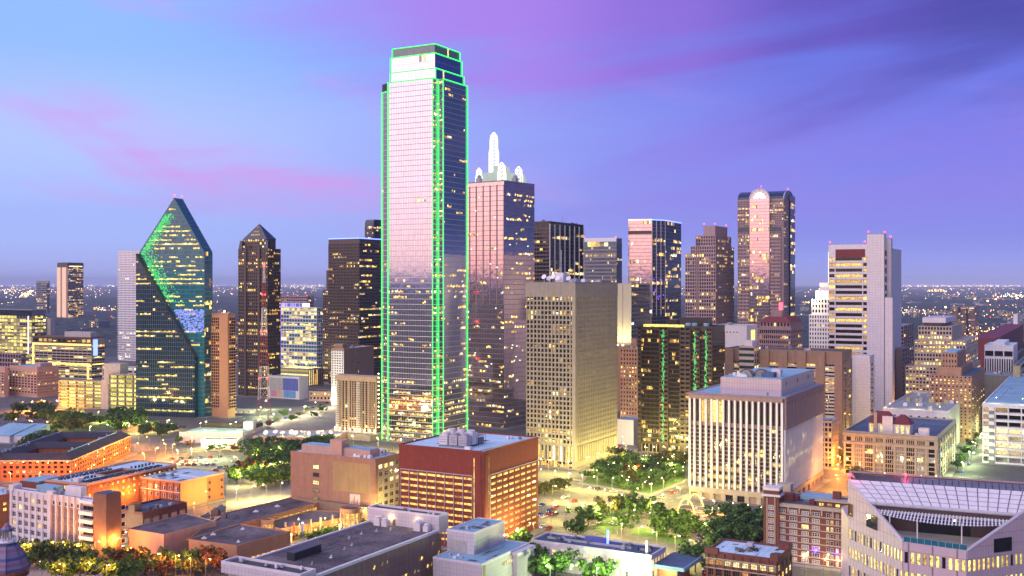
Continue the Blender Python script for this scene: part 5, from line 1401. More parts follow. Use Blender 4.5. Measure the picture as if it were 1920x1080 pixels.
def tan_office():
    b = Bld('tan_brick_office', 'tan brick building with a faded painted wall, small window column and pale blue roof', 'building', 545, 703, 749, 864, 529)
    r = b.root; W, D, h = b.W, b.D, b.h
    b.wall('tan_brick'); L, R = b.L, b.R
    plain('faded_mural', (0.40, 0.27, 0.12), .9, .18, .12); plain('poster_paper', (0.62, 0.58, 0.52), .8, .06); plain('poster_ink', (0.5, 0.2, 0.1), .8)
    mb = MB(); L.box(mb, W - b.u(625, 'L'), W - b.u(694, 'L'), b.z(928), b.z(872), .01, .03); mb.build('faded_mural', 'faded_mural', r)
    u = W - b.u(656, 'L'); mb = MB(); L.box(mb, u, u + 6.4, b.z(965), b.z(931), .02, .12); mb.build('poster', 'poster_paper', r)
    for k in range(5):
        mb = MB(); L.box(mb, u + 1 + k * .9, u + 1.5 + k * .9, b.z(952), b.z(952) + 2 + 1.2 * (k % 3), .12, .16); mb.build('poster_figure', 'poster_ink', r)
    u0 = W - b.u(587, 'L')
    me = window_mesh(4.0, 2.1, 2, 'bronze', 'dark_glass', WARM, (3, 2)); me0 = window_mesh(4.0, 2.1, 0, 'bronze', 'grey_glass', WARM, (3, 2))
    for k in range(6): place(me if k not in (1,) else me0, 'window', r, L.p(u0, h - 7.2 - 4.0 * k, .05), L.rz())
    facade(b, R, 4, 7, 3, h - 2.5, .35, .45, .35, .2, .35, 'beige_stone', 'dark_glass', ('lit_pale', 'lit_yellow', 'lit_pale'), ind=True, bars=(2, 2), u0=2.0)
    mb = MB(); R.box(mb, 0, 2.0, 0, h, 0, .4); mb.build('corner_pier', 'tan_brick', r)
    b.roof('roof_white', 'tan_brick', par=.8)
    hp = h + 4
    b.boxes('penthouse', 'stucco_pink', [(4, 12, 6, W - 4, h, hp), (2.5, 9, W * .42, W * .56, h, hp + 4)]); b.boxes('penthouse', 'white_panel', [(12.2, D - 4, 5, 16, h, hp - .6)])
    mb = MB(); mb.box(4.3, 11.7, 6.3, W * .41, hp, hp + .3); mb.build('penthouse_roof', 'roof_blue', r); mb = MB(); mb.box(4.3, 11.7, W * .57, W - 4.3, hp, hp + .3); mb.build('penthouse_roof', 'roof_blue', r)
    for k in range(4): b.boxes('vent', 'dark_metal', [(12.3 + 3 * k, 13.6 + 3 * k, 4.9, 5.0, h + 1.6, h + 2.6)])
    clutter(b, h, 2, 6, 4, 16, 5, 2.2)
tan_office()

# ---- polygon helper: an outline read on the roof plane, in plan, with its own height
def outline(pts, z):
    return [gp(x, y, z).xy for x, y in pts]
def poly_wing(root, pts, z0, z1, wall, roofm, name='wing', par=.5, rname='roof'):
    o = Vector(root.location.xy)
    p = [(q.x - o.x, q.y - o.y) for q in map(Vector, ccw(pts))]
    mb = MB(); mb.prism(p, z0, z1); w = mb.build(name, wall, root)
    c = (sum(q[0] for q in p) / len(p), sum(q[1] for q in p) / len(p))
    mb = MB(); n = len(p)
    for i in range(n):
        a, d = Vector(p[i]), Vector(p[(i + 1) % n]); t = (d - a).normalized(); nn = Vector((-t.y, t.x)) * .35
        mb.hull([(*a, z1), (*d, z1), (*(d + nn), z1), (*(a + nn), z1)], [(*a, z1 + par), (*d, z1 + par), (*(d + nn), z1 + par), (*(a + nn), z1 + par)])
    mb.build('parapet', wall, root, 'stuff')
    mb = MB(); i = len(mb.v); mb.v += [(q[0], q[1], z1 + .02) for q in p]; mb.f.append(tuple(range(n))); mb.m.append(0); mb.build(rname, roofm, root)
    return p

def museum():
    o = gp(444, 1047); root = empty('museum_complex', (o.x, o.y, 0)); r = root
    tag(root, 'sprawling low orange stucco museum with dark flat roofs, courtyard and round towers', 'museum')
    O = Vector((o.x, o.y))
    z = 8.0
    poly_wing(root, outline([(354, 1013), (444, 1025), (545, 998), (450, 984)], z), -.4, z, 'stucco_orange', 'roof_tar')
    poly_wing(root, outline([(352, 1012.5), (449.5, 983.8), (597, 944), (546, 934), (425, 962)], z), -.4, z - .05, 'stucco_orange', 'roof_tar')
    poly_wing(root, outline([(598, 944), (688, 957), (700, 942), (547, 934)], z), -.4, z + 1.0, 'brown_concrete', 'roof_tar')
    poly_wing(root, outline([(492, 982), (526, 993), (644, 972), (644, 960), (585, 958)], 5.5), -.4, 5.5, 'stucco_orange', 'roof_tar', 'courtyard_wing')
    zz = 10.0
    p = poly_wing(root, outline([(240, 993), (307, 1004), (406, 979), (349, 964)], zz), -.4, zz, 'stucco_pink', 'roof_tar', 'corner_block')
    # lit courtyard windows
    def lit_row(a, c, z, zh, n, zb, mt):
        a = gp(*a, z).xy - O; c = gp(*c, z).xy - O; f = seg(a, c)
        me = window_mesh(f.w / n * .8, zh, mt, 'timber', 'dark_glass', ('lit_room', 'lit_yellow', 'lit_pale'), (2, 2))
        for i in range(n): place(me, 'window', r, f.p(f.w * (i + .1) / n, zb, .06), f.rz())
    lit_row((495, 972), (595, 945), z, 3.0, 9, 3.6, 1)
    lit_row((528, 993), (642, 973), 5.5, 2.4, 12, 1.4, 1)
    lit_row((470, 1018), (543, 999), z, 1.6, 8, .6, 2)
    # round towers with colonnades
    def rotunda(px, py, zt, rad, n):
        c = gp(px, py, zt).xy - O
        mb = MB(); mb.lathe([(rad * .8, -.3), (rad * .8, zt - 2)], c.x, c.y, 20); mb.build('rotunda_core', 'lit_room', r)
        mb = MB(); mb.lathe([(rad, zt - 2.2), (rad * 1.04, zt - 1.8), (rad, zt), (rad * .9, zt), (rad * .9, zt - .5)], c.x, c.y, 24); mb.build('rotunda_ring', 'stucco_orange', r)
        mb = MB(); mb.lathe([(rad * .88, zt - .6), (rad * .3, zt - .3)], c.x, c.y, 24); mb.build('rotunda_roof', 'roof_dark', r)
        for k in range(n):
            a = 2 * pi * k / n; mb = MB(); mb.lathe([(.42, -.3), (.42, zt - 2.2)], c.x + rad * .94 * cos(a), c.y + rad * .94 * sin(a), 8); mb.build('rotunda_column', 'stucco_pink', r)
        lamp_at(r, (c.x, c.y - rad * 1.6, 3), 900, (1, .6, .2), .4)
    rotunda(658, 951, 11.5, 5.2, 12); rotunda(502, 973, 9.5, 2.9, 9)
    # coloured columns along the terrace
    plain('column_red', (0.45, 0.03, 0.02), .5); plain('column_blue', (0.06, 0.08, 0.5), .5)
    for k, (x, y) in enumerate(((535, 1012), (551, 1013), (567, 1009), (583, 1006), (601, 1002), (624, 997), (640, 993), (655, 990), (672, 985))):
        c = gp(x, y).xy - O; mb = MB(); mb.lathe([(.55, 0), (.5, 8.0), (.6, 8.2)], c.x, c.y, 10); mb.build('column', ('stucco_pink', 'column_red', 'column_blue', 'stucco_orange', 'stucco_pink', 'stucco_pink', 'brown_concrete', 'stucco_pink', 'column_red')[k], r)
    for x, y in ((540, 1014), (585, 1006), (630, 996)):
        c = gp(x, y).xy - O; mb = MB(); mb.lathe([(.1, 0), (.1, 3), (.3, 3.2), (.3, 3.6), (.1, 3.8)], c.x + 2, c.y - 2, 8); mb.build('terrace_lamp', 'lamp_sodium', r); lamp_at(r, (c.x + 2, c.y - 2.5, 3.8), 1100, (1, .6, .18), .3)
    mb = MB()
    for k in range(60):
        q = random.choice(((300, 995), (320, 985), (350, 980), (420, 1010), (445, 1012), (470, 1005), (400, 1000), (440, 972), (480, 962), (520, 950), (560, 942))); c = gp(q[0] + random.uniform(-14, 14), q[1] + random.uniform(-3, 3), z if q[1] > 940 else z).xy - O; w = random.uniform(1, 5); e = Vector((sin(radians(29)), cos(radians(29)))); g = Vector((-e.y, e.x)); zt_ = (10.02 if q[0] < 352 and q[1] < 996 else 8.02) + .002 * k
        v = [c, c + e * w, c + e * w + g * random.uniform(.5, 1.8), c + g * random.uniform(.5, 1.8)]; mb.prism(v, zt_, zt_ + .012)
    mb.build('roof_stains', 'roof_dark', r, 'stuff')
    # roof plant
    for (x, y, s) in ((413, 965, 4.2), (404, 967, 3.4), (389, 971, 2.2), (380, 972, 1.6), (420, 971, 2.4), (398, 975, 1.4)):
        c = gp(x, y, z).xy - O; mb = MB(); mb.box(c.x - s / 2, c.x + s / 2, c.y - s / 2, c.y + s / 2, z, z + s * .9); mb.lathe([(s * .3, z + s * .9), (s * .3, z + s * 1.1), (s * .2, z + s * 1.15)], c.x, c.y, 8); mb.build('roof_unit', random.choice(('brown_concrete', 'grey_metal', 'roof_navy', 'light_metal')), r)
    for (x, y) in ((383, 1010), (447, 1017), (455, 993), (346, 985), (357, 982), (400, 1003), (520, 950), (480, 960), (610, 945), (560, 975)):
        c = gp(x, y, z).xy - O; mb = MB(); q = random.uniform(.5, 1.3); mb.box(c.x - q, c.x + q, c.y - q * .7, c.y + q * .7, z, z + .45); mb.lathe([(.3, z + .45), (.3, z + 1.0), (.05, z + 1.2)], c.x, c.y, 8); mb.build('roof_vent', 'white_paint', r)
museum()

def tile_hall():
    b = Bld('white_tiled_hall', 'long hall with dark tar roof, white tiled ends and a brown perforated screen wall', 'hall', 300, 572, 826, 1090, 358, h=20, W=34.5)
    r = b.root; W, D, h = b.W, b.D, b.h
    b.wall('white_tile'); L, R = b.L, b.R
    mb = MB(); mb.box(1.5, D - 1, .8, W - .8, h + .004, h + .12); mb.build('roof', 'roof_tar', r)
    mb = MB(); mb.box(0, D, -.4, .8, h - .3, h + .7); mb.box(0, D, W - .8, W + .4, h - .3, h + .7); mb.build('parapet', 'white_panel', r, 'stuff')
    # roof membrane seams
    mb = MB()
    for k in range(1, 26):
        x = 2 + (D - 4) * k / 26; mb.box(x - .09, x + .09, 1, W - 1, h + .12, h + .15)
    mb.build('roof_seams', 'roof_dark', r, 'stuff')
    mb = MB()
    for k in range(46):
        w, d = random.uniform(.6, 6), random.uniform(.4, 2.2); x, y = random.uniform(6, D - 12), random.uniform(2, W - 5); mb.box(x, x + w, y, y + d, h + .12, h + .135 + .002 * k)
    mb.build('roof_patches', 'roof_dark', r, 'stuff')
    # screen wall: separate panels with punched stars
    n = 22
    for k in range(n):
        mb = MB(); R.box(mb, D * k / n + .06, D * (k + 1) / n - .06, 3, h - .4, .1, .45); mb.build('screen_panel', 'brown_panel', r)
    for k in range(34):
        u = random.uniform(3, D - 2); z = random.choice((h - 4, h - 8, h - 12)) + random.uniform(-.5, .5)
        mb = MB()
        for q in range(4):
            a = pi * q / 4; w = .8 if random.random() < .8 else .35
            p0 = R.p(u - w * cos(a), z - w * sin(a), .5); p1 = R.p(u + w * cos(a), z + w * sin(a), .5); mb.bar(p0, p1, .09, 0, 3)
        mb.build('punched_star', random.choice(('lit_dim', 'lit_dim', 'lit_yellow')), r)
    # end parapet boxes
    def ring(x0, x1, z):
        mb = MB(); mb.box(x0, x1, -.6, W + .6, h - 1, z); mb.build('end_block', 'white_tile', r)
        mb = MB(); mb.box(x0 + .6, x1 - .6, .2, W - .2, z + .004, z + .1); mb.build('end_block_roof', 'roof_dark', r)
        for a in ((x0, x0 + .6, -.6, W + .6), (x1 - .6, x1, -.6, W + .6), (x0 + .6, x1 - .6, -.6, .2), (x0 + .6, x1 - .6, W - .2, W + .6)):
            mb = MB(); mb.box(*a, z, z + .9); mb.build('coping', 'white_panel', r)
    ring(-3.0, 5.0, h + 2.2); ring(D - 2, D + 5, h + 5.6)
    clutter(b, h + 2.2, -2, 4, 3, W - 3, 5, 1.6); clutter(b, h + 5.6, D - 1, D + 4, 3, W - 3, 4, 1.4)
    # roof plant
    mb = MB(); mb.box(18, 33, 20, 23.5, h + .1, h + 3.0); mb.build('dark_screen', 'dark_metal', r)
    for (x, y, s) in ((D - 6, 26, 3.0), (D - 6, 22.5, 2.6), (D - 6, 6, 3.2), (D - 5.5, 2.6, 2.4)):
        mb = MB(); mb.box(x, x + s, y, y + s, h + .1, h + s); mb.lathe([(s * .45, h + s), (s * .5, h + s * 1.25), (s * .3, h + s * 1.4)], x + s / 2, y + s / 2, 10); mb.build('air_handler', 'white_panel', r)
    mb = MB(); f = seg((D - 2, W), (D - 2, 0)); f.box(mb, W * .36, W * .36 + 1.2, h + .1, h + 2.6, .02, .14); mb.build('roof_door', 'timber', r)
    for u in (.34, .72):
        mb = MB(); f.box(mb, W * u, W * u + .3, h + 3, h + 3.3, .02, .3); mb.build('wall_lamp', 'lamp_pale', r); lamp_at(r, (D - 3, W * (1 - u), h + 3.2), 260, (1, .7, .3), .2)
    for k in range(14):
        x, y = random.uniform(8, D - 10), random.uniform(3, W - 3); q = random.uniform(.4, .9)
        mb = MB(); mb.box(x, x + q, y, y + q * 1.3, h + .1, h + .5); mb.lathe([(.25, h + .5), (.25, h + 1.1), (.35, h + 1.15), (.05, h + 1.3)], x + q / 2, y + q / 2, 8); mb.build('roof_vent', random.choice(('white_paint', 'light_metal', 'grey_metal')), r)
tile_hall()
def white_box():
    b = Bld('white_stage_tower', 'white tiled box building with grey inset panels and flat blue roof', 'building', 838, 889, 946, 1001, 421)
    r = b.root; b.wall('white_tile'); L, R = b.L, b.R; h = b.h
    mb = MB(); L.box(mb, b.W * .1, b.W * .72, h - 12, h - 3.5, .01, .1); mb.build('inset_panel', 'concrete_light', r)
    mb = MB(); R.box(mb, b.D * .08, b.D * .5, h - 9.5, h - 3, .01, .1); mb.build('inset_panel', 'concrete_light', r)
    b.roof('roof_blue', 'white_panel', par=.5); clutter(b, h, 3, 7, b.W - 8, b.W - 4, 1, 1.6)
    lamp_at(r, (-4, b.W * .4, h - 14), 1800, (1, .85, .45), .5); mb = MB(); mb.box(-3.2, -2.6, b.W * .4, b.W * .4 + .5, 11.5, 12.1); mb.build('floodlight', 'lamp_pale', r)
    b2 = Bld('white_lobby_wing', 'low white wing with blue roof and vertical fins in front of the white box building', 'building', 812, 903, 992, 1060, 406)
    r = b2.root; b2.wall('white_tile'); L, R = b2.L, b2.R; h = b2.h
    b2.roof('roof_blue', 'white_panel', par=.5)
    mb = MB(); R.box(mb, 1.2, 3.0, 0, h, .01, .08); mb.build('yellow_wall', 'yellow_paint', r)
    for i in range(5):
        me = window_mesh(1.4, 1.6, 2, 'grey_metal', 'dark_glass', WARM, (2, 1)); place(me, 'window', r, R.p(b2.D * .42 + 1.6 * i, h - 4, .05), R.rz())
    for i in range(16):
        mb = MB(); u = b2.D * .62 + i * b2.D * .38 / 16; R.box(mb, u, u + .35, 0, h - 1.5, .3, 2.6); mb.build('fin', 'white_panel', r)
    mb = MB(); R.box(mb, b2.D * .6, b2.D + .5, h - 1.5, h - .2, .1, 3.0); mb.build('fin_lintel', 'white_panel', r)
    clutter(b2, h, 2, 8, b2.W - 12, b2.W - 2, 4, 1.5)
white_box()
def long_white():
    b = Bld('long_white_warehouse', 'long two-storey white building with dark blue roof and lit paired windows', 'building', 996, 1221, 1248, 1045, 424)
    r = b.root; W, D, h = b.W, b.D, b.h
    b.wall('white_panel'); L, R = b.L, b.R
    for row, (z, hh, p) in enumerate(((h - 4.4, 2.3, .85), (h - 9.6, 2.8, .6))):
        for i in range(13):
            if i in (0,) and row == 0: continue
            w = 2.2 if row == 0 else 1.4
            me = window_mesh(w, hh, 2 if random.random() < p else 0, 'white_paint', 'dark_glass', ('lit_yellow', 'lit_pale', 'lit_pale'), (2, 2))
            place(me, 'window', r, L.p(W * (i + .35) / 13, z, .06), L.rz())
    facade(b, R, 5, 2, 1, h - 1.2, .4, .3, .3, .2, .7, 'white_panel', ind=True, bars=(1, 2), l=('lit_yellow', 'lit_pale', 'lit_pale'))
    b.roof('roof_navy', 'white_panel', par=.9)
    for i in range(14):
        mb = MB(); u = min(max(W * i / 13, .25), W - .25); L.box(mb, u - .25, u + .25, 0, h, 0, .18); mb.build('pilaster', 'white_panel', r)
    mb = MB(); mb.box(D * .45, D * .45 + .5, 3, W - 4, h + .2, h + 1.1); mb.build('roof_ridge', 'light_metal', r)
    mb = MB(); mb.box(-.2, -.1, W - 5.5, W - 1.5, h - 3.6, h - 2.6); mb.build('red_sign', 'mural_red', r)
    clutter(b, h, 2, D - 2, 3, W - 3, 22, 1.8, ('roof_navy', 'grey_metal', 'light_metal')); b.boxes('chimney', 'light_metal', [(1.5, 2.6, 2, 3.1, h, h + 6)])
    mb = MB(); mb.box(D * .6, D * .75, W * .45, W * .62, h, h + 2.4); mb.build('blue_shed', 'mural_blue', r); mb = MB(); mb.box(D * .66, D * .7, W * .43, W * .445, h, h + 6); mb.build('blue_lit_pylon', 'neon_blue', r)
    mb = MB(); mb.box(1.5, D + 8, -13, -.3, 7.2, 8.0); mb.build('canopy_roof', 'roof_navy', r)
    mb = MB(); mb.box(1.2, 1.5, -13.2, -.3, 6.6, 8.1); mb.box(1.5, D + 8, -13.4, -13.0, 6.6, 8.1); mb.build('canopy_edge', 'roof_blue', r, 'stuff')
    mb = MB(); mb.lathe([(.35, 0), (.35, 7.2)], 3, -10, 10); mb.build('canopy_post', 'mural_blue', r)
    mb = MB(); mb.box(6, D + 4, -9, -.4, 0, 7.1); mb.build('canopy_wall', 'stucco_orange', r)
    lamp_at(r, (2.5, -6, 6), 1800, (1, .75, .3), .3); mb = MB(); mb.box(2.2, 2.8, -6.3, -5.7, 6.2, 6.5); mb.build('canopy_lamp', 'lamp_pale', r)
long_white()
def small_brick():
    b = Bld('small_red_brick_building', 'small red brick building with white roof and stepped corner piers', 'building', 1324, 1456, 1484, 1053, 406)
    r = b.root; W, D, h = b.W, b.D, b.h; L, R = b.L, b.R
    b.wall('red_brick')
    for i in range(8):
        a = W * (i + .14) / 8; w = W * .72 / 8
        for z, hh, st in ((h - 4.3, 2.2, 1), (h - 8.4, 2.6, 0), (h - 12.3, 2.6, 0)):
            me = window_mesh(w, hh, st if random.random() < .8 else 3, 'timber', 'brown_glass', ('lit_pale', 'lit_yellow', 'lit_amber'), (3, 2)); place(me, 'window', r, L.p(a, z, .05), L.rz())
    for i in range(9):
        mb = MB(); u = min(max(W * i / 8, .5), W - .5); L.box(mb, u - .5, u + .5, 0, h + .4, 0, .45); mb.build('pier', 'red_brick', r)
        for q in range(4):
            mb = MB(); L.box(mb, u - .52, u + .52, h - 4.0 + q * .6, h - 3.75 + q * .6, .4, .5); mb.build('stone_stripe', 'beige_stone', r)
    for z in (h - 1.9, h - 5.6):
        mb = MB(); L.box(mb, 0, W, z, z + .3, 0, .5); mb.build('stone_course', 'beige_stone', r)
    facade(b, R, 4, 3, 1, h - 2, .4, .35, .35, .2, .6, 'brown_brick', ind=True, bars=(2, 2), l=('lit_yellow', 'lit_pale', 'lit_amber'))
    b.roof('roof_white', 'red_brick', par=1.0)
    b.boxes('parapet_pier', 'red_brick', [(-.6, 2.4, -.6, 2.4, h, h + 2.6), (-.6, 1.2, W - 5, W + .5, h, h + 2.2), (D - 5, D + .3, -.4, 4, h, h + 2.6)])
    clutter(b, h, D * .3, D * .55, W * .35, W * .7, 12, 1.5, ('dark_metal', 'grey_metal')); b.boxes('hatch', 'light_metal', [(D * .7, D * .7 + 2.6, W * .5, W * .5 + 2.4, h, h + 2)])
small_brick()
def brick_warehouse():
    b = Bld('red_brick_warehouse', 'eight-storey red brick warehouse with corner tower, stone bands and violet uplights', 'warehouse', 1436, 1640, 1700, 963, 441, D=26)
    r = b.root; W, D, h = b.W, b.D, b.h; L = b.L
    b.wall('red_brick')
    m = 8; fh = (h - 1.6) / m
    cols = [(1467, 13), (1488, 15), (1510, 14), (1530, 15), (1552, 5), (1560, 5), (1570, 5), (1580, 5), (1589, 8), (1607, 14)]
    for j in range(m):
        z = j * fh + .9
        for px_, w in cols:
            u = W - b.u(px_ - w / 2, 'L'); ww = w * .215
            st = 0 if random.random() > (.16 if j > 1 else .55) else random.choice((1, 2, 3)); g = random.choice(('pale_glass', 'pale_glass', 'dark_glass'))
            me = window_mesh(ww, fh * .58, st, 'white_paint', g, ('lit_yellow', 'lit_pale', 'lit_amber'), (max(1, int(w / 4)), 2)); place(me, 'window', r, L.p(u, z, .05), L.rz())
        mb = MB(); L.box(mb, 0, W, z - .5, z - .15, 0, .3); mb.build('stone_band', 'beige_stone' if j else 'concrete_light', r)
    for k in range(7):
        u = W - b.u(1478 + 21 * k, 'L'); mb = MB(); L.box(mb, u - .25, u + .25, h - 3.2, h - .9, .0, .5); mb.build('stone_corbel', 'beige_stone', r)
    mb = MB(); L.box(mb, 0, W, h - .9, h + .2, 0, .7); mb.build('cornice', 'beige_stone', r)
    b.roof('roof_tar', 'beige_stone', par=.6)
    # corner tower
    u1 = W - b.u(1462, 'L'); ht = b.z(912, 0, W)
    mb = MB(); mb.box(-1.6, 5, W - u1, W + .6, -.5, ht - 1.2); mb.build('tower', 'red_brick', r)
    mb = MB(); mb.box(-2.3, 5.6, W - u1 - .7, W + 1.3, ht - 3.8, ht - 2.9); mb.build('tower_cornice', 'white_panel', r)
    mb = MB(); mb.box(-1.8, 5.2, W - u1 - .2, W + .8, ht - 1.2, ht); mb.build('tower_cap', 'white_panel', r)
    f = Face(-1.6, W + .6, 0, -1, u1 + .6)
    for j in range(8):
        me = window_mesh(2.2, 2.0, 0, 'white_paint', 'pale_glass' if j else 'dark_glass', WARM, (2, 2)); place(me, 'window', r, f.p(f.w / 2 - 1.1, 2 + j * fh, .05), f.rz())
    for u in (f.w / 2 - 1.9, f.w / 2 + 1.5):
        mb = MB(); f.box(mb, u, u + .4, 0, ht - 4.4, .0, .3); mb.build('stone_strip', 'beige_stone', r)
    b.boxes('roof_block', 'red_brick', [(6.5, 10, W - u1 - 4, W - u1 + 1, h, h + 3.6)]); b.boxes('roof_block', 'beige_stone', [(14, 19, W - u1 - 1, W - u1 + 5, h, h + 6)])
    y0 = W - (W - b.u(1560, 'L')); mb = MB(); mb.box(12, 22, W * .42, W * .74, h + .5, h + 2.2); mb.build('skylight', 'roof_blue', r)
    for k in range(9):
        mb = MB(); y = W * .42 + (W * .32) * k / 8; mb.box(12, 22, y - .06, y + .06, h + 2.2, h + 2.3); mb.build('skylight_bar', 'light_metal', r)
    mb = MB(); mb.box(1, 6, W * .22, W * .52, h, h + 2.8); mb.build('penthouse', 'red_brick', r)
    mb = MB(); mb.box(.4, 6.6, W * .2, W * .54, h + 2.8, h + 3.3); mb.build('penthouse_cornice', 'beige_stone', r); b.boxes('chimney', 'red_brick', [(5, 7.5, W * .33, W * .4, h + 3.3, h + 6.5)])
    facade(b, seg((1, W * .52), (1, W * .22)), 4, 1, h + .6, h + 2.2, .4, .1, .1, .1, .4, 'red_brick', ind=True)
    b.boxes('red_shed', 'dark_red', [(9, 12, W * .74, W * .8, h, h + 2), (4, 7, W * .56, W * .61, h, h + 2.2)])
    for u in (W - b.u(1529, 'L'), W - b.u(1569, 'L')):
        mb = MB(); L.box(mb, u - .3, u + .3, 5.6, 6.2, .1, .7); mb.build('violet_uplight', 'neon_violet', r); lamp_at(r, L.p(u, 6.6, 1.0), 260, (.15, .02, 1), .15)
    for u in (.2, f.w - .4):
        mb = MB(); f.box(mb, u, u + .4, 1, 1.5, .1, .6); mb.build('violet_uplight', 'neon_violet', r); lamp_at(r, f.p(u, 2.0, 1.0), 600, (.2, .02, 1), .15)
    for px_ in (1508, 1548, 1572):
        u = W - b.u(px_, 'L'); mb = MB(); L.box(mb, u - .2, u + .2, 3.2, 3.8, .1, .5); mb.build('wall_lamp', 'lamp_pale', r); lamp_at(r, L.p(u, 3.6, 1.0), 350, (1, .7, .3), .2)
brick_warehouse()

def terrace_building():
    zt, zb = 53.6, 40.0
    A, B, C = Vector((114, 361)), Vector((121.1, 330)), Vector((136, 319)); Dp = Vector((196, 345)); E = Vector((200, 372)); G = Vector((118, 382))
    root = empty('panelled_terrace_building', (A.x, A.y, 0)); r = root; O = A.copy()
    tag(root, 'near pink panelled office building with sloped roof and white louvred terrace canopy', 'office building')
    A, B, C, Dp, E, G = [v - O for v in (A, B, C, Dp, E, G)]
    mb = MB(); mb.prism([A, B, C, Dp, E, G], -.5, zb); mb.build('wall', 'pink_panel', r)
    fa, fb, fc = seg(A, B), seg(B, C), seg(C, Dp)
    rows = [(zb - 2.9 - 6.2 * k - 3.5, 3.5) for k in range(5)]
    for f, n in ((fa, 17), (fb, 10), (fc, 34)):
        bw = f.w / n
        for j, (z, hh) in enumerate(rows):
            lp = (.92, .85, .25, .3, .3)[j] if f is fa else (.9, .85, .5, .3, .3)[j]
            for i in range(n):
                st = random.choice((1, 1, 2)) if random.random() < lp else 0
                me = window_mesh(bw * .58, hh, st, 'grey_metal', 'dark_glass', ('lit_yellow', 'lit_lemon', 'lit_dim'), (1, 1)); place(me, 'window', r, f.p(i * bw + bw * .21, z, .05), f.rz())
            mb = MB(); f.box(mb, 0, f.w, z + hh, z + 6.2 if j else zb - .05, 0, .32); mb.build('panel_band', 'pink_panel', r)
        for i in range(n + 1):
            mb = MB(); f.box(mb, max(0, i * bw - bw * .2), min(f.w, i * bw + bw * .2), 0, zb - 2.5, 0, .3); mb.build('panel_pier', 'pink_panel', r)
    # side wedges rising from the terrace
    mb = MB(); fa.poly(mb, [(0, zb), (fa.w, zb), (0, zt)], -.9, .34); mb.build('side_wedge', 'pink_panel', r)
    uD = 26.0
    mb = MB(); fc.poly(mb, [(0, zb), (fc.w, zb), (fc.w, zt), (uD + 7, zt)], -.9, .34); mb.build('side_wedge', 'pink_panel', r)
    for f, (p, q) in ((fa, ((0, zt), (fa.w, zb))), (fc, ((0, zb), (uD + 7, zt)))):
        mb = MB(); mb.bar(f.p(*p, .1), f.p(*q, .1), .38); mb.build('wedge_coping', 'light_metal', r)
    for f, a, w, z, hh in ((fa, 11.5, 6.6, zb + .3, 4.4), (fa, .2, 3.0, zb + 1.5, 4.2)):
        me = window_mesh(w, hh, 0, 'dark_metal', 'dark_glass', WARM, (1, 1)); place(me, 'window', r, f.p(a, z, .42), f.rz())
    me = window_mesh(7.4, 4.2, 0, 'dark_metal', 'dark_glass', WARM, (1, 1)); place(me, 'window', r, fc.p(10.5, zb - 1.6, .45), fc.rz())
    # sloped panelled roof
    lo0, lo1 = Vector((116.8, 348.6, 48.4)), Vector((164, 327.6, 48.4)); up0, up1 = Vector((114, 361, zt)), Vector((172, 336.1, zt))
    o3 = Vector((O.x, O.y, 0)); lo0, lo1, up0, up1 = [v - o3 for v in (lo0, lo1, up0, up1)]
    nu, nv = 19, 5
    def P(a, c): return (lo0.lerp(lo1, a)).lerp(up0.lerp(up1, a), c)
    nn = (lo1 - lo0).cross(up0 - lo0).normalized()
    if nn.z < 0: nn = -nn
    for i in range(nu):
        for j in range(nv):
            e = .003; q = [P(i / nu + e, j / nv + .012), P((i + 1) / nu - e, j / nv + .012), P((i + 1) / nu - e, (j + 1) / nv - .012), P(i / nu + e, (j + 1) / nv - .012)]
            lift = nn * (.12 + random.uniform(0, .015))
            mb = MB(); mb.hull(q, [v + lift for v in q]); mb.build('roof_panel', 'white_panel', r)
    mb = MB(); mb.hull([P(0, 0) - nn * .5, P(1, 0) - nn * .5, P(1, 1) - nn * .5, P(0, 1) - nn * .5], [P(0, 0), P(1, 0), P(1, 1), P(0, 1)]); mb.build('roof_deck', 'grey_metal', r)
    # flat strip behind with plant recess
    bk0, bk1 = up0 + Vector((4, 11, 0)), up1 + Vector((5, 11, 0))
    mb = MB(); mb.hull([up0 - Vector((0, 0, 1)), up1 - Vector((0, 0, 1)), bk1 - Vector((0, 0, 1)), bk0 - Vector((0, 0, 1))], [up0 + Vector((0, .1, -.1)), up1 + Vector((0, .1, -.1)), bk1 - Vector((0, 0, .1)), bk0 - Vector((0, 0, .1))]); mb.build('upper_roof', 'roof_dark', r)
    for i in range(22):
        a0, a1 = .26 + .7 * i / 22, .26 + .7 * (i + 1) / 22 - .004
        for j in range(3):
            c0, c1 = j / 3 + .02, (j + 1) / 3 - .01
            q = [up0.lerp(up1, a0).lerp(bk0.lerp(bk1, a0), c0), up0.lerp(up1, a1).lerp(bk0.lerp(bk1, a1), c0), up0.lerp(up1, a1).lerp(bk0.lerp(bk1, a1), c1), up0.lerp(up1, a0).lerp(bk0.lerp(bk1, a0), c1)]
            mb = MB(); mb.hull(q, [v + Vector((0, 0, .2)) for v in q]); mb.build('roof_panel', 'grey_metal', r)
    for p, q in ((bk0, bk1), (up0.lerp(up1, .03), bk0)):
        mb = MB(); mb.bar(p + Vector((0, 0, .5)), q + Vector((0, 0, .5)), .5); mb.build('roof_kerb', 'pink_granite', r)
    # terrace: back wall, beam, canopy, columns, rail
    mb = MB(); w0, w1 = lo0 + Vector((1.0, -.4, 0)), lo1 + Vector((-3, 1.2, 0))
    fw = seg(w0.xy, w1.xy); fw.box(mb, 0, fw.w, zb, 48.2, -.6, 0); mb.build('terrace_back_wall', 'brown_granite', r)
    mb = MB(); fw.box(mb, fw.w * .28, fw.w * .62, zb + .1, zb + 4.4, .02, .1); mb.build('terrace_glazing', 'dark_glass', r)
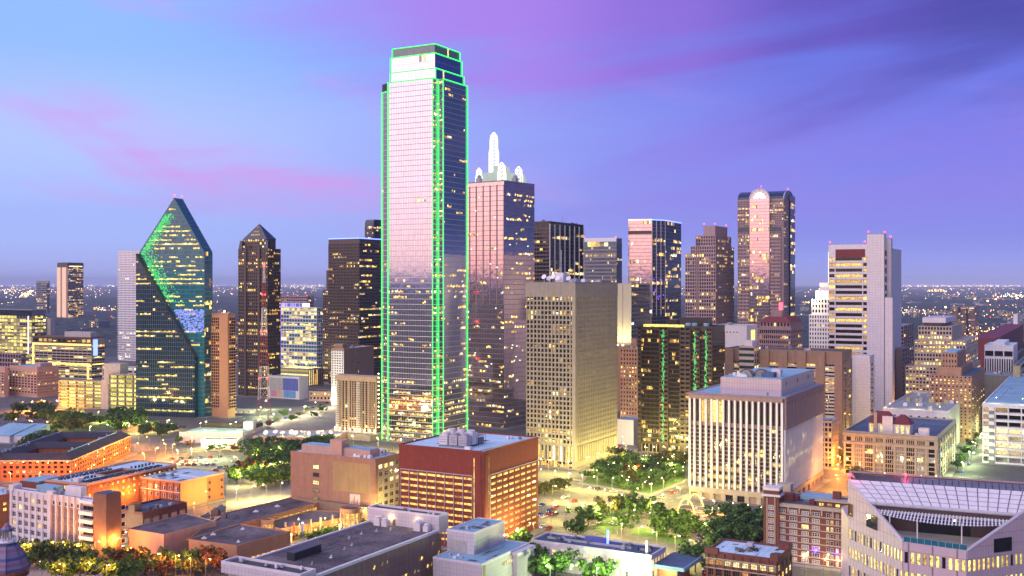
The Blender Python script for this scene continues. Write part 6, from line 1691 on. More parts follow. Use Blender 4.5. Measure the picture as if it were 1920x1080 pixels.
    mb = MB(); fw.box(mb, 0, fw.w, zb + 5.6, zb + 6.2, .02, 1.0); mb.build('terrace_ledge', 'white_panel', r)
    mb = MB(); mb.bar(lo0 + Vector((0, -.3, -.2)), lo1 + Vector((0, -.3, -.2)), .6, 0, 8); mb.build('eave_beam', 'light_metal', r)
    zc = 46.3
    n = 40
    for i in range(n):
        t = (i + .5) / n; back = fw.p(fw.w * (.03 + .86 * t), zc, .3); depth = 12.0 * sin(pi * min(1, max(0, t * .96 + .02))) ** .7 + .6
        front = fw.p(fw.w * (.03 + .86 * t), zc - .5, .3 + depth)
        mb = MB(); b0, f0 = Vector(back), Vector(front); s = Vector((fw.tx, fw.ty, 0)) * .21; u3 = Vector((0, 0, .2))
        mb.hull([b0 - s, b0 + s, f0 + s, f0 - s][::-1], [b0 - s + u3, b0 + s + u3, f0 + s + u3, f0 - s + u3][::-1]); mb.build('canopy_slat', 'white_paint', r)
    for q in (.18, .5, .82):
        mb = MB()
        pts = []
        for i in range(n + 1):
            t = i / n; depth = 12.0 * sin(pi * min(1, max(0, t * .96 + .02))) ** .7 + .6; pts.append(fw.p(fw.w * (.03 + .86 * t), zc - .25 - .5 * q, .3 + depth * q))
        for i in range(n): mb.bar(pts[i], pts[i + 1], .14)
        mb.build('canopy_purlin', 'light_metal', r)
    for u, dpt in ((.12, 6.0), (.30, 10.5), (.57, 11.2), (.80, 7.5)):
        p = fw.p(fw.w * u, zb, dpt); mb = MB(); mb.bar((p[0], p[1], zb), (p[0], p[1], zc), .2, 0, 8); mb.build('canopy_column', 'white_paint', r)
    for i in range(9):
        mb = MB(); fb.box(mb, fb.w * i / 9 + .05, fb.w * (i + 1) / 9 - .05, zb + .05, zb + 1.5, -.35, -.28); mb.build('rail_pane', 'teal_glass', r)
        mb = MB(); fb.box(mb, fb.w * i / 9 - .05, fb.w * i / 9 + .05, zb, zb + 1.6, -.42, -.2); mb.build('rail_post', 'light_metal', r)
    mb = MB(); mb.prism([B + Vector((.3, .6)), C + Vector((-.2, .7)), (w1.x - 3, w1.y), (w0.x + 2, w0.y)], zb + .01, zb + .06); mb.build('terrace_floor', 'concrete', r)
    for p in (up0 + Vector((.6, .4, .1)), up0.lerp(up1, .3) + Vector((2, 8, .1)), up1):
        mb = MB(); mb.lathe([(.12, p.z), (.12, p.z + .9), (.4, p.z + 1.0), (.4, p.z + 1.6), (.1, p.z + 1.8)], p.x, p.y, 8); mb.build('beacon_lamp', 'beacon_red', r); lamp_at(r, (p.x, p.y, p.z + 2.2), 500, (1, .03, .1), .2)
    mb = MB(); p = fw.p(fw.w * .52, zb + 4.6, .5); mb.lathe([(.12, p[2]), (.2, p[2] + .25), (.08, p[2] + .4)], p[0], p[1], 8); mb.build('terrace_lamp', 'lamp_pale', r); lamp_at(r, (p[0], p[1] - .6, p[2]), 60, (1, .7, .3), .2)
terrace_building()

# ---- west end, lower left
def dark_roof_block():
    b = Bld('dark_roofed_apartments', 'long orange brick apartment block with dark pitched roof around two courtyards', 'apartment building', -32, 134, 244, 862, 647, ang=-1)
    r = b.root; W, D = b.W, b.D; h = 13.0; b.h = h; L, R = b.L, b.R
    iw = 13
    mid = D * .5
    cy = [(iw, mid - iw / 2, iw, W - iw), (mid + iw / 2, D - iw, iw, W - iw)]
    for x0, x1, y0, y1 in ((0, D, 0, iw), (0, D, W - iw, W), (0, iw, iw, W - iw), (D - iw, D, iw, W - iw), (mid - iw / 2, mid + iw / 2, iw, W - iw)):
        mb = MB(); mb.box(x0, x1, y0, y1, -.5, h); mb.build('wing', 'orange_brick', r)
    facade(b, L, 14, 4, 1, h - 1, .5, .45, .3, .2, .25, 'orange_brick', 'dark_glass'); facade(b, R, 26, 4, 1, h - 1, .5, .45, .3, .2, .25, 'orange_brick', 'dark_glass')
    mb = MB(); L.box(mb, 0, W, h - 1, h - .2, 0, .7); mb.build('cornice', 'beige_stone', r); mb = MB(); R.box(mb, 0, D, h - 1, h - .21, 0, .7); mb.build('cornice', 'beige_stone', r)
    def roof(x0, x1, y0, y1, along, e=.8):
        mb = MB(); x0 -= e; x1 += e; y0 -= e; y1 += e
        q = iw / 2
        if along == 'x': mb.hull([(x0, y0, h), (x1, y0, h), (x1, y1, h), (x0, y1, h)], [(x0 + q * .6, (y0 + y1) / 2 - 1.6, h + 3), (x1 - q * .6, (y0 + y1) / 2 - 1.6, h + 3), (x1 - q * .6, (y0 + y1) / 2 + 1.6, h + 3), (x0 + q * .6, (y0 + y1) / 2 + 1.6, h + 3)])
        else: mb.hull([(x0, y0, h), (x1, y0, h), (x1, y1, h), (x0, y1, h)], [((x0 + x1) / 2 - 1.6, y0 + q * .6, h + 2.9), ((x0 + x1) / 2 + 1.6, y0 + q * .6, h + 2.9), ((x0 + x1) / 2 + 1.6, y1 - q * .6, h + 2.9), ((x0 + x1) / 2 - 1.6, y1 - q * .6, h + 2.9)])
        mb.build('roof', 'roof_shingle', r)
    roof(0, D, 0, iw, 'x'); roof(0, D, W - iw, W, 'x'); roof(0, iw, iw * .5, W - iw * .5, 'y'); roof(D - iw, D, iw * .5, W - iw * .5, 'y'); roof(mid - iw / 2, mid + iw / 2, iw * .5, W - iw * .5, 'y')
    for k in range(30):
        x = random.uniform(4, D - 4); y = random.choice((random.uniform(3, iw - 3), random.uniform(W - iw + 3, W - 3)))
        mb = MB(); mb.box(x, x + .7, y, y + .7, h + 1.5, h + 3.4); mb.build('roof_vent', random.choice(('light_metal', 'white_paint')), r)
    mb = MB(); mb.box(10, D - 10, 5.9, 6.4, h + 3, h + 3.6); mb.build('ridge_cap', 'roof_blue', r); mb = MB(); mb.box(10, D - 10, W - 6.9, W - 6.4, h + 3, h + 3.6); mb.build('ridge_cap', 'roof_blue', r)
dark_roof_block()
def blue_roof_block():
    b = Bld('blue_roofed_apartments', 'orange brick apartment block with pale blue flat roof, courtyard hole and rows of air units', 'apartment building', 83, 163, 331, 910, 549, ang=24)
    r = b.root; W, D, h = b.W, b.D, b.h; L, R = b.L, b.R
    x0, x1, y0, y1 = D * .34, D * .66, W * .34, W * .62
    for q in ((0, D, 0, y0), (0, D, y1, W), (0, x0, y0, y1), (x1, D, y0, y1)):
        mb = MB(); mb.box(*q, -.5, h); mb.build('wing', 'orange_brick', r)
        mb = MB(); mb.box(q[0] + (.5 if q[0] == 0 else 0), q[1] - (.5 if q[1] == D else 0), q[2] + (.5 if q[2] == 0 else 0), q[3] - (.5 if q[3] == W else 0), h + .004, h + .2); mb.build('roof', 'roof_white', r)
    for q in ((-.2, .5, -.2, W + .2), (D - .5, D + .2, -.2, W + .2), (.5, D - .5, -.2, .5), (.5, D - .5, W - .5, W + .2), (x0 - .2, x0 + .3, y0, y1), (x1 - .3, x1 + .2, y0, y1), (x0, x1, y0 - .2, y0 + .3), (x0, x1, y1 - .3, y1 + .2)):
        mb = MB(); mb.box(*q, h - .2, h + .9); mb.build('parapet', 'stucco_pink', r)
    ww = ('lit_yellow', 'lit_pale', 'lit_pale')
    facade(b, L, 7, 4, 1, h - 1.2, .5, .45, .3, .2, .4, 'orange_brick', 'dark_glass', ww, ind=True, bars=(2, 2)); facade(b, R, 17, 4, 1, h - 1.2, .58, .48, .3, .2, .5, 'orange_brick', 'pale_glass', ww, ind=True, bars=(2, 2))
    for j in range(4):
        for u in (W * .2, W * .55, W * .85):
            mb = MB(); z = 1.2 + j * (h - 2.2) / 4; L.box(mb, u - 1.6, u + 1.6, z, z + .15, .3, 1.6); L.box(mb, u - 1.6, u + 1.6, z + .15, z + 1.1, 1.5, 1.6); mb.build('balcony', 'dark_metal', r)
    mb = MB()
    for (xa, xb, ya, yb, n) in ((4, D * .3, 3, W * .3, 30), (D * .3, D * .9, 3, y0 - 2, 50), (4, D * .6, y1 + 2, W - 3, 40), (D * .7, D - 3, y0, y1, 12), (4, x0 - 3, y0, y1, 14)):
        for k in range(n):
            x = xa + (xb - xa) * (k // 2 + .5) / (n / 2); y = (ya + yb) / 2 + (k % 2 - .5) * 2.4 + random.uniform(-.5, .5); mb.box(x - .4, x + .4, y - .4, y + .4, h + .2, h + 1.1)
    mb.build('air_units', 'dark_metal', r, 'stuff')
    b.boxes('stair_head', 'white_panel', [(2, 6, 8, 12, h, h + 2.6)])
    mb = MB(); mb.box(-3, 14, W + .4, W + 14, -.5, h - .5); mb.build('side_block', 'red_brick', r); mb = MB(); mb.box(-2.5, 13.5, W + .9, W + 13.5, h - .5, h + .2); mb.build('side_block_roof', 'roof_blue', r)
    lamp_at(r, (-5, W + 2, 9), 2200, (1, .6, .2), .3); mb = MB(); mb.lathe([(.12, 0), (.1, 9), (.5, 9.2), (.4, 9.6)], -5, W + 2, 8); mb.build('yard_lamp', 'lamp_sodium', r)
    b2 = Bld('orange_brick_box', 'plain orange brick box building with white roof and a blank orange side wall', 'building', 264, 338, 419, 905, 568)
    r = b2.root; W, D, h = b2.W, b2.D, b2.h; b2.wall('orange_brick'); L, R = b2.L, b2.R
    for j in range(4):
        for i in range(6):
            for q in (0, 1):
                me = window_mesh(1.2, 2.1, 0, 'white_panel', random.choice(('dark_glass', 'dark_glass', 'pale_glass')), WARM, (1, 2)); place(me, 'window', r, L.p(W * (i + .25) / 6 + q * 1.4, h - 4.6 - 4.2 * j, .05), L.rz())
    mb = MB(); L.box(mb, 0, W, h - 5.6, h - 5.25, 0, .35); mb.build('stone_band', 'white_panel', r)
    for i in range(7):
        mb = MB(); u = min(max(W * i / 6, .4), W - .4); L.box(mb, u - .4, u + .4, 0, h - .8, 0, .3); mb.build('pier', 'red_brick', r)
    mb = MB(); R.box(mb, 0, D * .6, 0, h, .0, .25); mb.build('blank_wall', 'stucco_orange', r)
    for j in range(4):
        for u in (.64, .93):
            me = window_mesh(1.7, 1.7, 0, 'timber', 'dark_glass', WARM, (2, 2)); place(me, 'window', r, R.p(D * u, h - 4.2 - 4.0 * j, .05), R.rz())
    b2.roof('roof_white', 'stucco_pink', par=.6); mb = MB(); mb.box(D * .45, D * .47, .6, W - .6, h + .2, h + .7); mb.build('roof_step', 'white_paint', r); clutter(b2, h, 3, 12, W * .5, W - 4, 3, 2.2)
    b3 = Bld('brick_shop_building', 'low brown brick shop building with blue roof and pale boarded windows', 'building', 217, 267, 350, 965, 498)
    r = b3.root; W, D, h = b3.W, b3.D, b3.h; b3.wall('brown_brick'); L, R = b3.L, b3.R
    for i in range(5):
        for z, hh in ((h - 5, 2.8), (h - 9.4, 2.8)):
            me = window_mesh(D / 5 * .74, hh, 2, 'red_brick', 'dark_glass', ('lit_blind', 'lit_pale', 'lit_pale'), (1, 1)) if False else window_mesh(D / 5 * .74, hh, 1 if z < h - 6 else 0, 'red_brick', 'pale_glass', ('lit_pale', 'lit_pale', 'lit_pale'), (1, 1)); place(me, 'window', r, R.p(D * (i + .13) / 5, z, .05), R.rz())
    mb = MB(); R.box(mb, 0, D, h - 1.8, h, 0, .35); mb.build('brick_fascia', 'red_brick', r)
    for i in range(6):
        mb = MB(); u = min(max(D * i / 5, .4), D - .4); R.box(mb, u - .4, u + .4, 0, h - 1.8, 0, .35); mb.build('pier', 'red_brick', r)
    b3.roof('roof_navy', 'red_brick', par=1.1); clutter(b3, h, 3, D - 4, 3, W - 3, 6, 2); b3.boxes('stair_head', 'brown_brick', [(-.3, 4, 5, 9, h, h + 4)])
    b4 = Bld('orange_corner_brick_building', 'orange brick building with pale roof at the photo edge beside the white-finned office', 'building', -140, -12, 56, 934, 520)
    r = b4.root; b4.wall('orange_brick'); facade(b4, b4.R, 5, 4, 1, b4.h - 3, .5, .4, .3, .2, .3, 'orange_brick', 'pale_glass', ind=True, bars=(2, 2)); b4.roof('roof_white', 'orange_brick', par=.8); clutter(b4, b4.h, 4, b4.D - 4, 2, 20, 6, 3)
blue_roof_block()
def finned_office():
    b = Bld('brown_tower_office', 'white and brown six-storey office with white fins, balconies and a brown brick stair tower', 'office building', 19, 203, 217, 953, 464)
    r = b.root; W, D = b.W, b.D; h = 24.0; b.h = h; L, R = b.L, b.R
    b.wall('white_panel')
    U = lambda px_: W - b.u(px_, 'L')
    m = 6; fh = (h - 2) / m
    # white gridded wing
    a, c = U(22), U(92); n = 6; bw = (c - a) / n
    for j in range(m):
        for i in range(n):
            st = random.choice((1, 2)) if random.random() < .18 else 0
            me = window_mesh(bw * .6, fh * .58, st, 'white_panel', 'dark_glass', WARM, (3 if j == m - 1 else 2, 2)); place(me, 'window', r, L.p(a + bw * i + bw * .2, j * fh + fh * .3, .05), L.rz())
        mb = MB(); L.box(mb, 0, c + 1, j * fh, j * fh + fh * .28, 0, .4); mb.build('spandrel', 'white_panel', r)
    for i in range(n + 1):
        mb = MB(); L.box(mb, a + bw * i - bw * .17, a + bw * i + bw * .17, 0, h, 0, .6); mb.build('pier', 'white_panel', r)
    b.boxes('parapet_step', 'white_panel', [(-.6, 4, W - 3, W + .2, h, h + 2.4), (-.6, 2, W - c - 3, W - c + 1, h, h + 2)])
    # finned wing with brown panels
    a, c = U(97), U(154); n = 5; bw = (c - a) / n
    for i in range(n):
        mb = MB(); L.box(mb, a + bw * i + .4, a + bw * (i + 1) - .4, 0, h - 4.2, 0, .25); mb.build('brown_panel', 'pink_granite', r)
        me = window_mesh(bw - 1.6, 1.9, 0, 'white_panel', 'dark_glass', WARM, (2, 1)); place(me, 'window', r, L.p(a + bw * i + .8, h - 3.9, .05), L.rz())
        for j in range(5):
            mb = MB(); u = a + bw * (i + .5); z = 1.5 + j * fh; L.box(mb, u - .9, u + .9, z + 2.4, z + 2.7, .25, .4); L.box(mb, u - .12, u + .12, z, z + 2.4, .25, .4); mb.build('slot_relief', 'brown_granite', r)
    for i in range(n + 1):
        mb = MB(); u = a + bw * i; L.box(mb, u - .28, u + .28, 0, h + 1, 0, 1.3); mb.build('fin', 'white_paint', r)
    # balcony bays
    a, c = U(155), U(181)
    for j in range(m):
        z = j * fh
        mb = MB(); L.box(mb, a + .4, c, z, z + 1.5, .1, 2.6); mb.build('balcony', 'white_paint', r)
        me = window_mesh(c - a - .8, fh - 1.8, 0, 'timber', 'brown_glass', WARM, (3, 1)); place(me, 'window', r, L.p(a + .5, z + 1.6, .08), L.rz())
    mb = MB(); L.box(mb, a + .4, c, h - .6, h + .6, .1, 2.6); mb.build('balcony', 'white_paint', r)
    # brown stair tower
    mb = MB(); mb.box(-2.0, 6, -1.0, W - U(182), -.5, b.z(926)); mb.build('stair_tower', 'brown_brick', r)
    mb = MB(); mb.box(-1.6, 5.6, -.6, W - U(182) - .4, b.z(926) + .004, b.z(926) + .2); mb.build('tower_roof', 'roof_navy', r)
    for j in range(m):
        me = window_mesh(2.4, 2.2, 0, 'white_panel', 'brown_glass', WARM, (1, 1)); place(me, 'window', r, R.p(6.8, j * fh + 1.6, .05), R.rz())
    b.roof('roof_navy', 'white_panel', par=.8)
    b.boxes('penthouse', 'white_panel', [(6, D - 1, W * .32, W * .48, h, h + 4.5)]); b.boxes('penthouse', 'roof_blue', [(8, D - 1, W * .6, W * .78, h, h + 3)])
    clutter(b, h, 3, D - 2, W * .4, W - 4, 7, 2.4, ('roof_blue', 'light_metal', 'grey_metal'))
finned_office()
def turret():
    d = 330; cx = PX(13, d); root = empty('striped_turret', (cx, d, 0)); r = root
    tag(root, 'round brick turret with violet and blue striped octagonal cone roof and small lantern', 'turret')
    zb = PZ(1066, d); z1 = PZ(1017, d); z2 = PZ(995, d); z3 = PZ(980, d)
    mb = MB(); mb.lathe([(5.6, -.5), (5.6, zb - 2)], 0, 0, 16); mb.build('drum', 'orange_brick', r)
    mb = MB(); mb.lathe([(5.6, zb - 2), (6.4, zb - 1), (6.5, zb)], 0, 0, 16); mb.build('cornice', 'orange_brick', r)
    for k in range(24):
        a = 2 * pi * k / 24; mb = MB(); mb.box(6.0 * cos(a) - .25, 6.0 * cos(a) + .25, 6.0 * sin(a) - .25, 6.0 * sin(a) + .25, zb - 2.1, zb - 1.4); mb.build('dentil', 'timber', r)
    cols = ('mural_blue', 'pink_granite', 'grey_metal', 'dark_red', 'white_panel')
    plain('slate_violet', (0.20, 0.17, 0.28), .6); plain('slate_blue', (0.07, 0.07, 0.17), .6); plain('slate_red', (0.26, 0.10, 0.14), .6)
    seq = ('slate_blue', 'slate_violet', 'slate_red', 'slate_violet', 'slate_blue', 'slate_violet', 'slate_violet', 'slate_red', 'slate_violet', 'slate_blue')
    n = len(seq); R = lambda t: 6.7 * (1 - t) ** .75 + 2.2 * t
    for k in range(n):
        t0, t1 = k / n, (k + 1) / n; mb = MB(); mb.lathe([(R(t0), zb + (z1 - zb) * t0), (R(t1), zb + (z1 - zb) * t1 - .01)], 0, 0, 8, 0, pi / 8); mb.build('slate_course', seq[k], r)
    for k in range(8):
        a = pi / 8 + 2 * pi * k / 8
        pts = [(R(j / 6) * cos(a) * 1.01, R(j / 6) * sin(a) * 1.01, zb + (z1 - zb) * j / 6) for j in range(7)]
        mb = MB()
        for j in range(6): mb.bar(pts[j], pts[j + 1], .12)
        mb.build('hip_rib', 'slate_blue', r)
    mb = MB(); mb.lathe([(2.6, z1), (2.9, z1 + .4), (2.6, z1 + .9)], 0, 0, 12); mb.build('lantern_base', 'white_panel', r)
    for k in range(12):
        a = 2 * pi * k / 12; mb = MB(); mb.lathe([(.16, z1 + .9), (.22, z1 + 1.2), (.05, z1 + 1.7)], 2.6 * cos(a), 2.6 * sin(a), 6); mb.build('baluster', 'white_panel', r)
    for k in range(8):
        a = 2 * pi * k / 8; mb = MB(); mb.lathe([(.2, z1 + .9), (.2, z2)], 1.25 * cos(a), 1.25 * sin(a), 6); mb.build('lantern_column', 'beige_stone', r)
    for k in range(4):
        t0, t1 = k / 4, (k + 1) / 4; q = lambda t: 1.8 * (1 - t ** 1.4) + .15
        mb = MB(); mb.lathe([(q(t0), z2 + (z3 - z2) * t0), (q(t1), z2 + (z3 - z2) * t1 - .01)], 0, 0, 8); mb.build('lantern_roof', ('slate_blue', 'slate_violet', 'slate_red', 'slate_violet')[k], r)
    mb = MB(); mb.bar((0, 0, z3), (0, 0, z3 + 1.4), .08); mb.build('finial', 'dark_metal', r)
turret()
# ---- low buildings left of centre
b = Bld('green_lit_parking_deck', 'open parking deck washed in green light with pale parapet wall', 'parking garage', 336, 455, 466, 812, 797, ang=8, D=42)
b.wall('white_panel', h=b.h - 1.2); r = b.root
mb = MB(); mb.box(.4, b.D, .4, b.W - .4, b.h - 1.2, b.h - 1.0); mb.build('deck', 'concrete_light', r)
mb = MB(); mb.box(0, .4, 0, b.W, b.h - 1.2, b.h); mb.box(.4, b.D, 0, .4, b.h - 1.2, b.h); mb.build('parapet', 'white_panel', r, 'stuff')
b.boxes('stair_box', 'white_panel', [(26, 32, 2, 10, b.h - 1, b.h + 5)])
for k in range(4):
    x, y = 6 + 10 * (k // 2), 12 + 24 * (k % 2); deck_lamp(b, x, y, b.h - 1, b.h + 6, 'lamp_white'); lamp_at(r, (x, y, b.h + 5.6), 5200, (.42, 1, .34), .3)
mb = MB(); mb.box(33, b.D, .4, b.W - 2, b.h - 1, b.h + 2.6); mb.build('rear_deck', 'bronze', r)
b = simple('white_mural_shed', 'long low white shed with dark roof beside the green-lit deck', 'building', 377, 444, 453, 826, 775, 'white_paint', 'roof_dark', ang=4)
b = Bld('satellite_dish_building', 'low flat building carrying a row of white satellite dishes', 'building', 474, 628, 650, 822, 792, ang=8, D=34)
b.wall('stucco_pink'); r = b.root; b.roof('roof_grey', 'stucco_pink', par=.6)
for k, (u, x) in enumerate(((8, 6), (14, 10), (21, 6), (26, 12), (31, 7), (36, 13), (41, 8), (47, 12), (53, 6), (56, 14))):
    mb = MB(); q = random.uniform(1.2, 2.1); c = Vector((x, b.W - u, b.h + 2.2)); mb.bar((x, b.W - u, b.h), c, .15)
    n0 = len(mb.v); mb.lathe([(.2, 0), (q * .6, q * .12), (q, q * .36), (q * 1.02, q * .37)], 0, 0, 12)
    M_ = Matrix.Rotation(radians(-55 + 20 * (k % 3)), 4, 'Y'); mb.v[n0:] = [tuple(c + M_ @ Vector(v)) for v in mb.v[n0:]]; mb.build('satellite_dish', 'white_paint', r)
b = simple('tan_low_shed', 'low tan shed with blue roof beside the trees below the teal prism tower', 'building', 228, 288, 296, 800, 860, 'tan_brick', 'roof_blue', ang=10)
b = simple('small_tan_store', 'small tan store with flat roof behind the beige balcony apartments', 'building', 580, 640, 652, 736, 1080, 'stucco_pink', 'roof_dark', L=dict(n=9, m=2, lit=.3, pw=.5, sh=.5), ang=10)
b = simple('kiosk_with_columns', 'small pale columned building at the foot of the brown apartment tower', 'building', 440, 474, 479, 770, 980, 'white_panel', 'roof_blue', L=dict(n=7, m=1, pw=.4, lit=.3), ang=14)
for k, (xl, xc, xr) in enumerate(((-30, 18, 24), (12, 46, 50))):
    b = Bld('sawtooth_roof_shed', ('white shed with sloping blue roof, the one cut by the photo edge', 'white shed with sloping blue roof nearest the dark-roofed apartments')[k], 'shed', xl, xc, xr, 818, 800, ang=18, D=26, group='blue sloping-roof sheds')
    b.wall('white_panel'); mb = MB(); mb.hull([(-.3, -.3, b.h), (b.D, -.3, b.h), (b.D, b.W, b.h), (-.3, b.W, b.h)], [(-.3, -.3, b.h + .3), (b.D, -.3, b.h + 6), (b.D, b.W, b.h + 6), (-.3, b.W, b.h + .3)]); mb.build('sloping_roof', 'roof_blue', b.root)
# ---- drive-in restaurant with lit arches
def arches():
    b = Bld('arched_diner', 'drive-in diner with two glowing yellow arches and an orange lit roof edge', 'restaurant', 1268, 1392, 1402, 967, 535)
    r = b.root; W, D, h = b.W, max(b.D, 10), b.h; b.D = D; b.R = Face(0, 0, 1, 0, D)
    b.wall('stucco_pink'); b.roof('roof_dark', 'stucco_pink', par=.4); clutter(b, h, 2, D - 3, 3, W - 8, 8, 1.6)
    mb = MB(); mb.box(-1.6, D + .6, -.6, W + 1, h - .6, h - .1); mb.build('roof_overhang', 'red_paint', r)
    mb = MB(); mb.box(-1.8, -1.6, -.7, W + 1, h - .5, h - .2); mb.build('neon_line', 'neon_gold', r); mb = MB(); mb.box(-1.6, D + .6, -.8, -.6, h - .5, h - .2); mb.build('neon_line', 'neon_gold', r)
    for i in range(8):
        me = window_mesh(W / 8 * .8, h - 1.8, 1 if i < 5 else 0, 'red_paint', 'dark_glass', ('lit_pale', 'lit_amber', 'lit_yellow'), (2, 1)); place(me, 'window', r, b.L.p(W * (i + .1) / 8, .6, .05), b.L.rz())
    for x in (-2.6, D + 1.5):
        pts = [(x, W * .82 + 4.6 * cos(t), 9.5 * sin(t)) for t in [pi * k / 18 for k in range(19)]]
        for k in range(18):
            mb = MB(); mb.bar(pts[k], pts[k + 1], .38, 0, 6); mb.build('arch_tube', 'neon_gold', r)
    lamp_at(r, (-4, W * .6, 4), 1500, (1, .7, .25), .3); lamp_at(r, (-4, W * .2, 4), 1000, (1, .7, .25), .3)
arches()
# ================================================================== GROUND
from mathutils import noise as mnoise
def groundmat(name, c1, c2, scale, rough=.9, amt=.2):
    m, nt, bs = _mat(name)
    t = nd(nt, 'ShaderNodeTexCoord'); n = nd(nt, 'ShaderNodeTexNoise'); n.inputs['Scale'].default_value = scale; n.inputs['Detail'].default_value = 8; n.inputs['Roughness'].default_value = .65
    nt.links.new(t.outputs['Object'], n.inputs['Vector'])
    r = nd(nt, 'ShaderNodeMapRange'); nt.links.new(n.outputs[0], r.inputs[0]); r.inputs[1].default_value = .35; r.inputs[2].default_value = .65
    mx = nd(nt, 'ShaderNodeMix', data_type='RGBA'); nt.links.new(r.outputs[0], mx.inputs[0]); mx.inputs[6].default_value = (*c1, 1); mx.inputs[7].default_value = (*c2, 1)
    o, f = vary(nt, mx.outputs[2], amt, .4)
    nt.links.new(o, bs.inputs['Base Color']); bs.inputs['Roughness'].default_value = rough
    return m
groundmat('earth', (0.025, 0.036, 0.032), (0.06, 0.062, 0.06), .004)
groundmat('asphalt', (0.07, 0.068, 0.066), (0.11, 0.105, 0.10), .05, .75, .3)
groundmat('lot_concrete', (0.13, 0.12, 0.10), (0.19, 0.17, 0.14), .06, .9, .3)
groundmat('paving', (0.19, 0.175, 0.16), (0.27, 0.245, 0.22), .12)
groundmat('lawn_grass', (0.06, 0.14, 0.025), (0.10, 0.18, 0.035), .15)
plain('road_paint', (0.65, 0.63, 0.58), .7, .15)
def fan(name, pts, z, mat, label=None):
    mb = MB(); mb.v = [(p[0], p[1], z) for p in ccw(pts)]; mb.f = [tuple(range(len(pts)))]; mb.m = [0]
    o = mb.build(name, mat); o['kind'] = 'structure'; return o
fan('ground', [(50000 * cos(2 * pi * k / 96), 50000 * sin(2 * pi * k / 96)) for k in range(96)], 0, 'earth')
fan('street_surface', [(-520, 180), (520, 180), (900, 1400), (300, 1900), (-900, 1700)], .02, 'asphalt')
def slab(name, pts, z, mat):
    mb = MB(); mb.prism(ccw(pts), -.3, z); o = mb.build(name, mat); o['kind'] = 'structure'; return o
for k, b in enumerate(BLDS):
    if b.d > 1500: continue
    g = 5.0; a = Vector(b.e2); c = Vector(b.e1); o = Vector(b.c)
    slab('pavement', [o - a * g - c * g, o + a * (b.D + g) - c * g, o + a * (b.D + g) + c * (b.W + g), o - a * g + c * (b.W + g)], .10 + .003 * (k % 30), 'paving')
G = lambda pts: [gp(x, y).xy for x, y in pts]
slab('park_pavement', G([(1083, 907), (1222, 931), (1293, 901), (1293, 866), (1240, 850), (1165, 860), (1110, 876)]), .195, 'paving')
slab('park_lawn', G([(1092, 905), (1218, 927), (1288, 898), (1288, 870), (1238, 855), (1168, 864), (1116, 878)]), .205, 'lawn_grass')
slab('parking_lot', G([(1004, 928), (1086, 914), (1172, 929), (1104, 984), (1004, 996)]), .06, 'lot_concrete')
slab('verge', G([(1112, 990), (1168, 947), (1205, 941), (1228, 947), (1138, 1006)]), .15, 'lawn_grass')
slab('diner_lot', G([(1196, 992), (1262, 950), (1300, 940), (1440, 975), (1420, 1032), (1290, 1022)]), .058, 'lot_concrete')
slab('grass_strip', G([(1178, 1000), (1198, 988), (1296, 1012), (1288, 1026)]), .14, 'lawn_grass')
slab('plaza', G([(424, 908), (548, 868), (548, 946), (424, 958)]), .16, 'paving')
slab('tree_lawn', G([(478, 842), (640, 830), (640, 852), (545, 866), (430, 905), (440, 878)]), .17, 'lawn_grass')
slab('small_car_lot', G([(312, 852), (418, 846), (428, 872), (330, 882)]), .056, 'lot_concrete')
slab('corner_plaza', G([(60, 1044), (215, 1062), (215, 1100), (20, 1100)]), .15, 'paving')
slab('hill_lawn', G([(60, 800), (150, 792), (235, 800), (120, 812), (50, 815)]), .2, 'lawn_grass')
slab('bank_lawn', G([(120, 776), (262, 778), (262, 800), (150, 790)]), .18, 'lawn_grass')
slab('street_island', G([(240, 812), (335, 806), (330, 840), (250, 850)]), .16, 'lot_concrete')
slab('open_lot', G([(470, 770), (632, 756), (640, 806), (520, 812)]), .055, 'lot_concrete')
# painted markings: stall lines and lane dashes
def stripe(p, q, w, z=.075):
    p, q = Vector(p), Vector(q); t = (q - p).normalized(); n = Vector((-t.y, t.x)) * w / 2
    fan('lane_marking', [p - n, q - n, q + n, p + n], z, 'road_paint')
def dashes(a, c, z=.04, w=.18, dash=3.0, gap=6.0):
    a, c = gp(*a).xy, gp(*c).xy; L = (c - a).length; t = (c - a) / L; s = 0
    while s + dash < L: stripe(a + t * s, a + t * (s + dash), w, z); s += dash + gap
dashes((1112, 1003), (1292, 912)); dashes((1124, 1012), (1300, 918)); dashes((1012, 914), (1215, 941)); dashes((1010, 905), (1080, 909)); dashes((1500, 1066), (1590, 1078)); dashes((160, 1052), (240, 1044)); dashes((425, 962), (545, 950)); dashes((560, 812), (640, 752), w=.3)
for k in range(14):
    for row in (0, 1):
        a = gp(1018 + 7.4 * k + row * 4, 938 + 1.1 * k + row * 28 - (k * .2)).xy; e2v = Vector((sin(radians(29)), cos(radians(29)))); stripe(a, a + e2v * 5, .15, .066)
for k in range(10):
    a = gp(1300 + 9 * k, 1004 + 1.6 * k).xy; stripe(a, a + Vector((sin(radians(29)), cos(radians(29)))) * 4.6, .14, .064)

def zebra(x, y, n=9, ang=29, w=.5, ln=3.2):
    p = gp(x, y).xy; e1v = Vector((-cos(radians(ang)), sin(radians(ang)))); e2v = Vector((sin(radians(ang)), cos(radians(ang))))
    for k in range(n): stripe(p + e1v * (k * 1.1), p + e1v * (k * 1.1) + e2v * ln, w, .045)
zebra(1228, 942); zebra(1200, 958); zebra(1298, 905); zebra(1092, 902); zebra(240, 1046, 8); zebra(420, 960, 8)
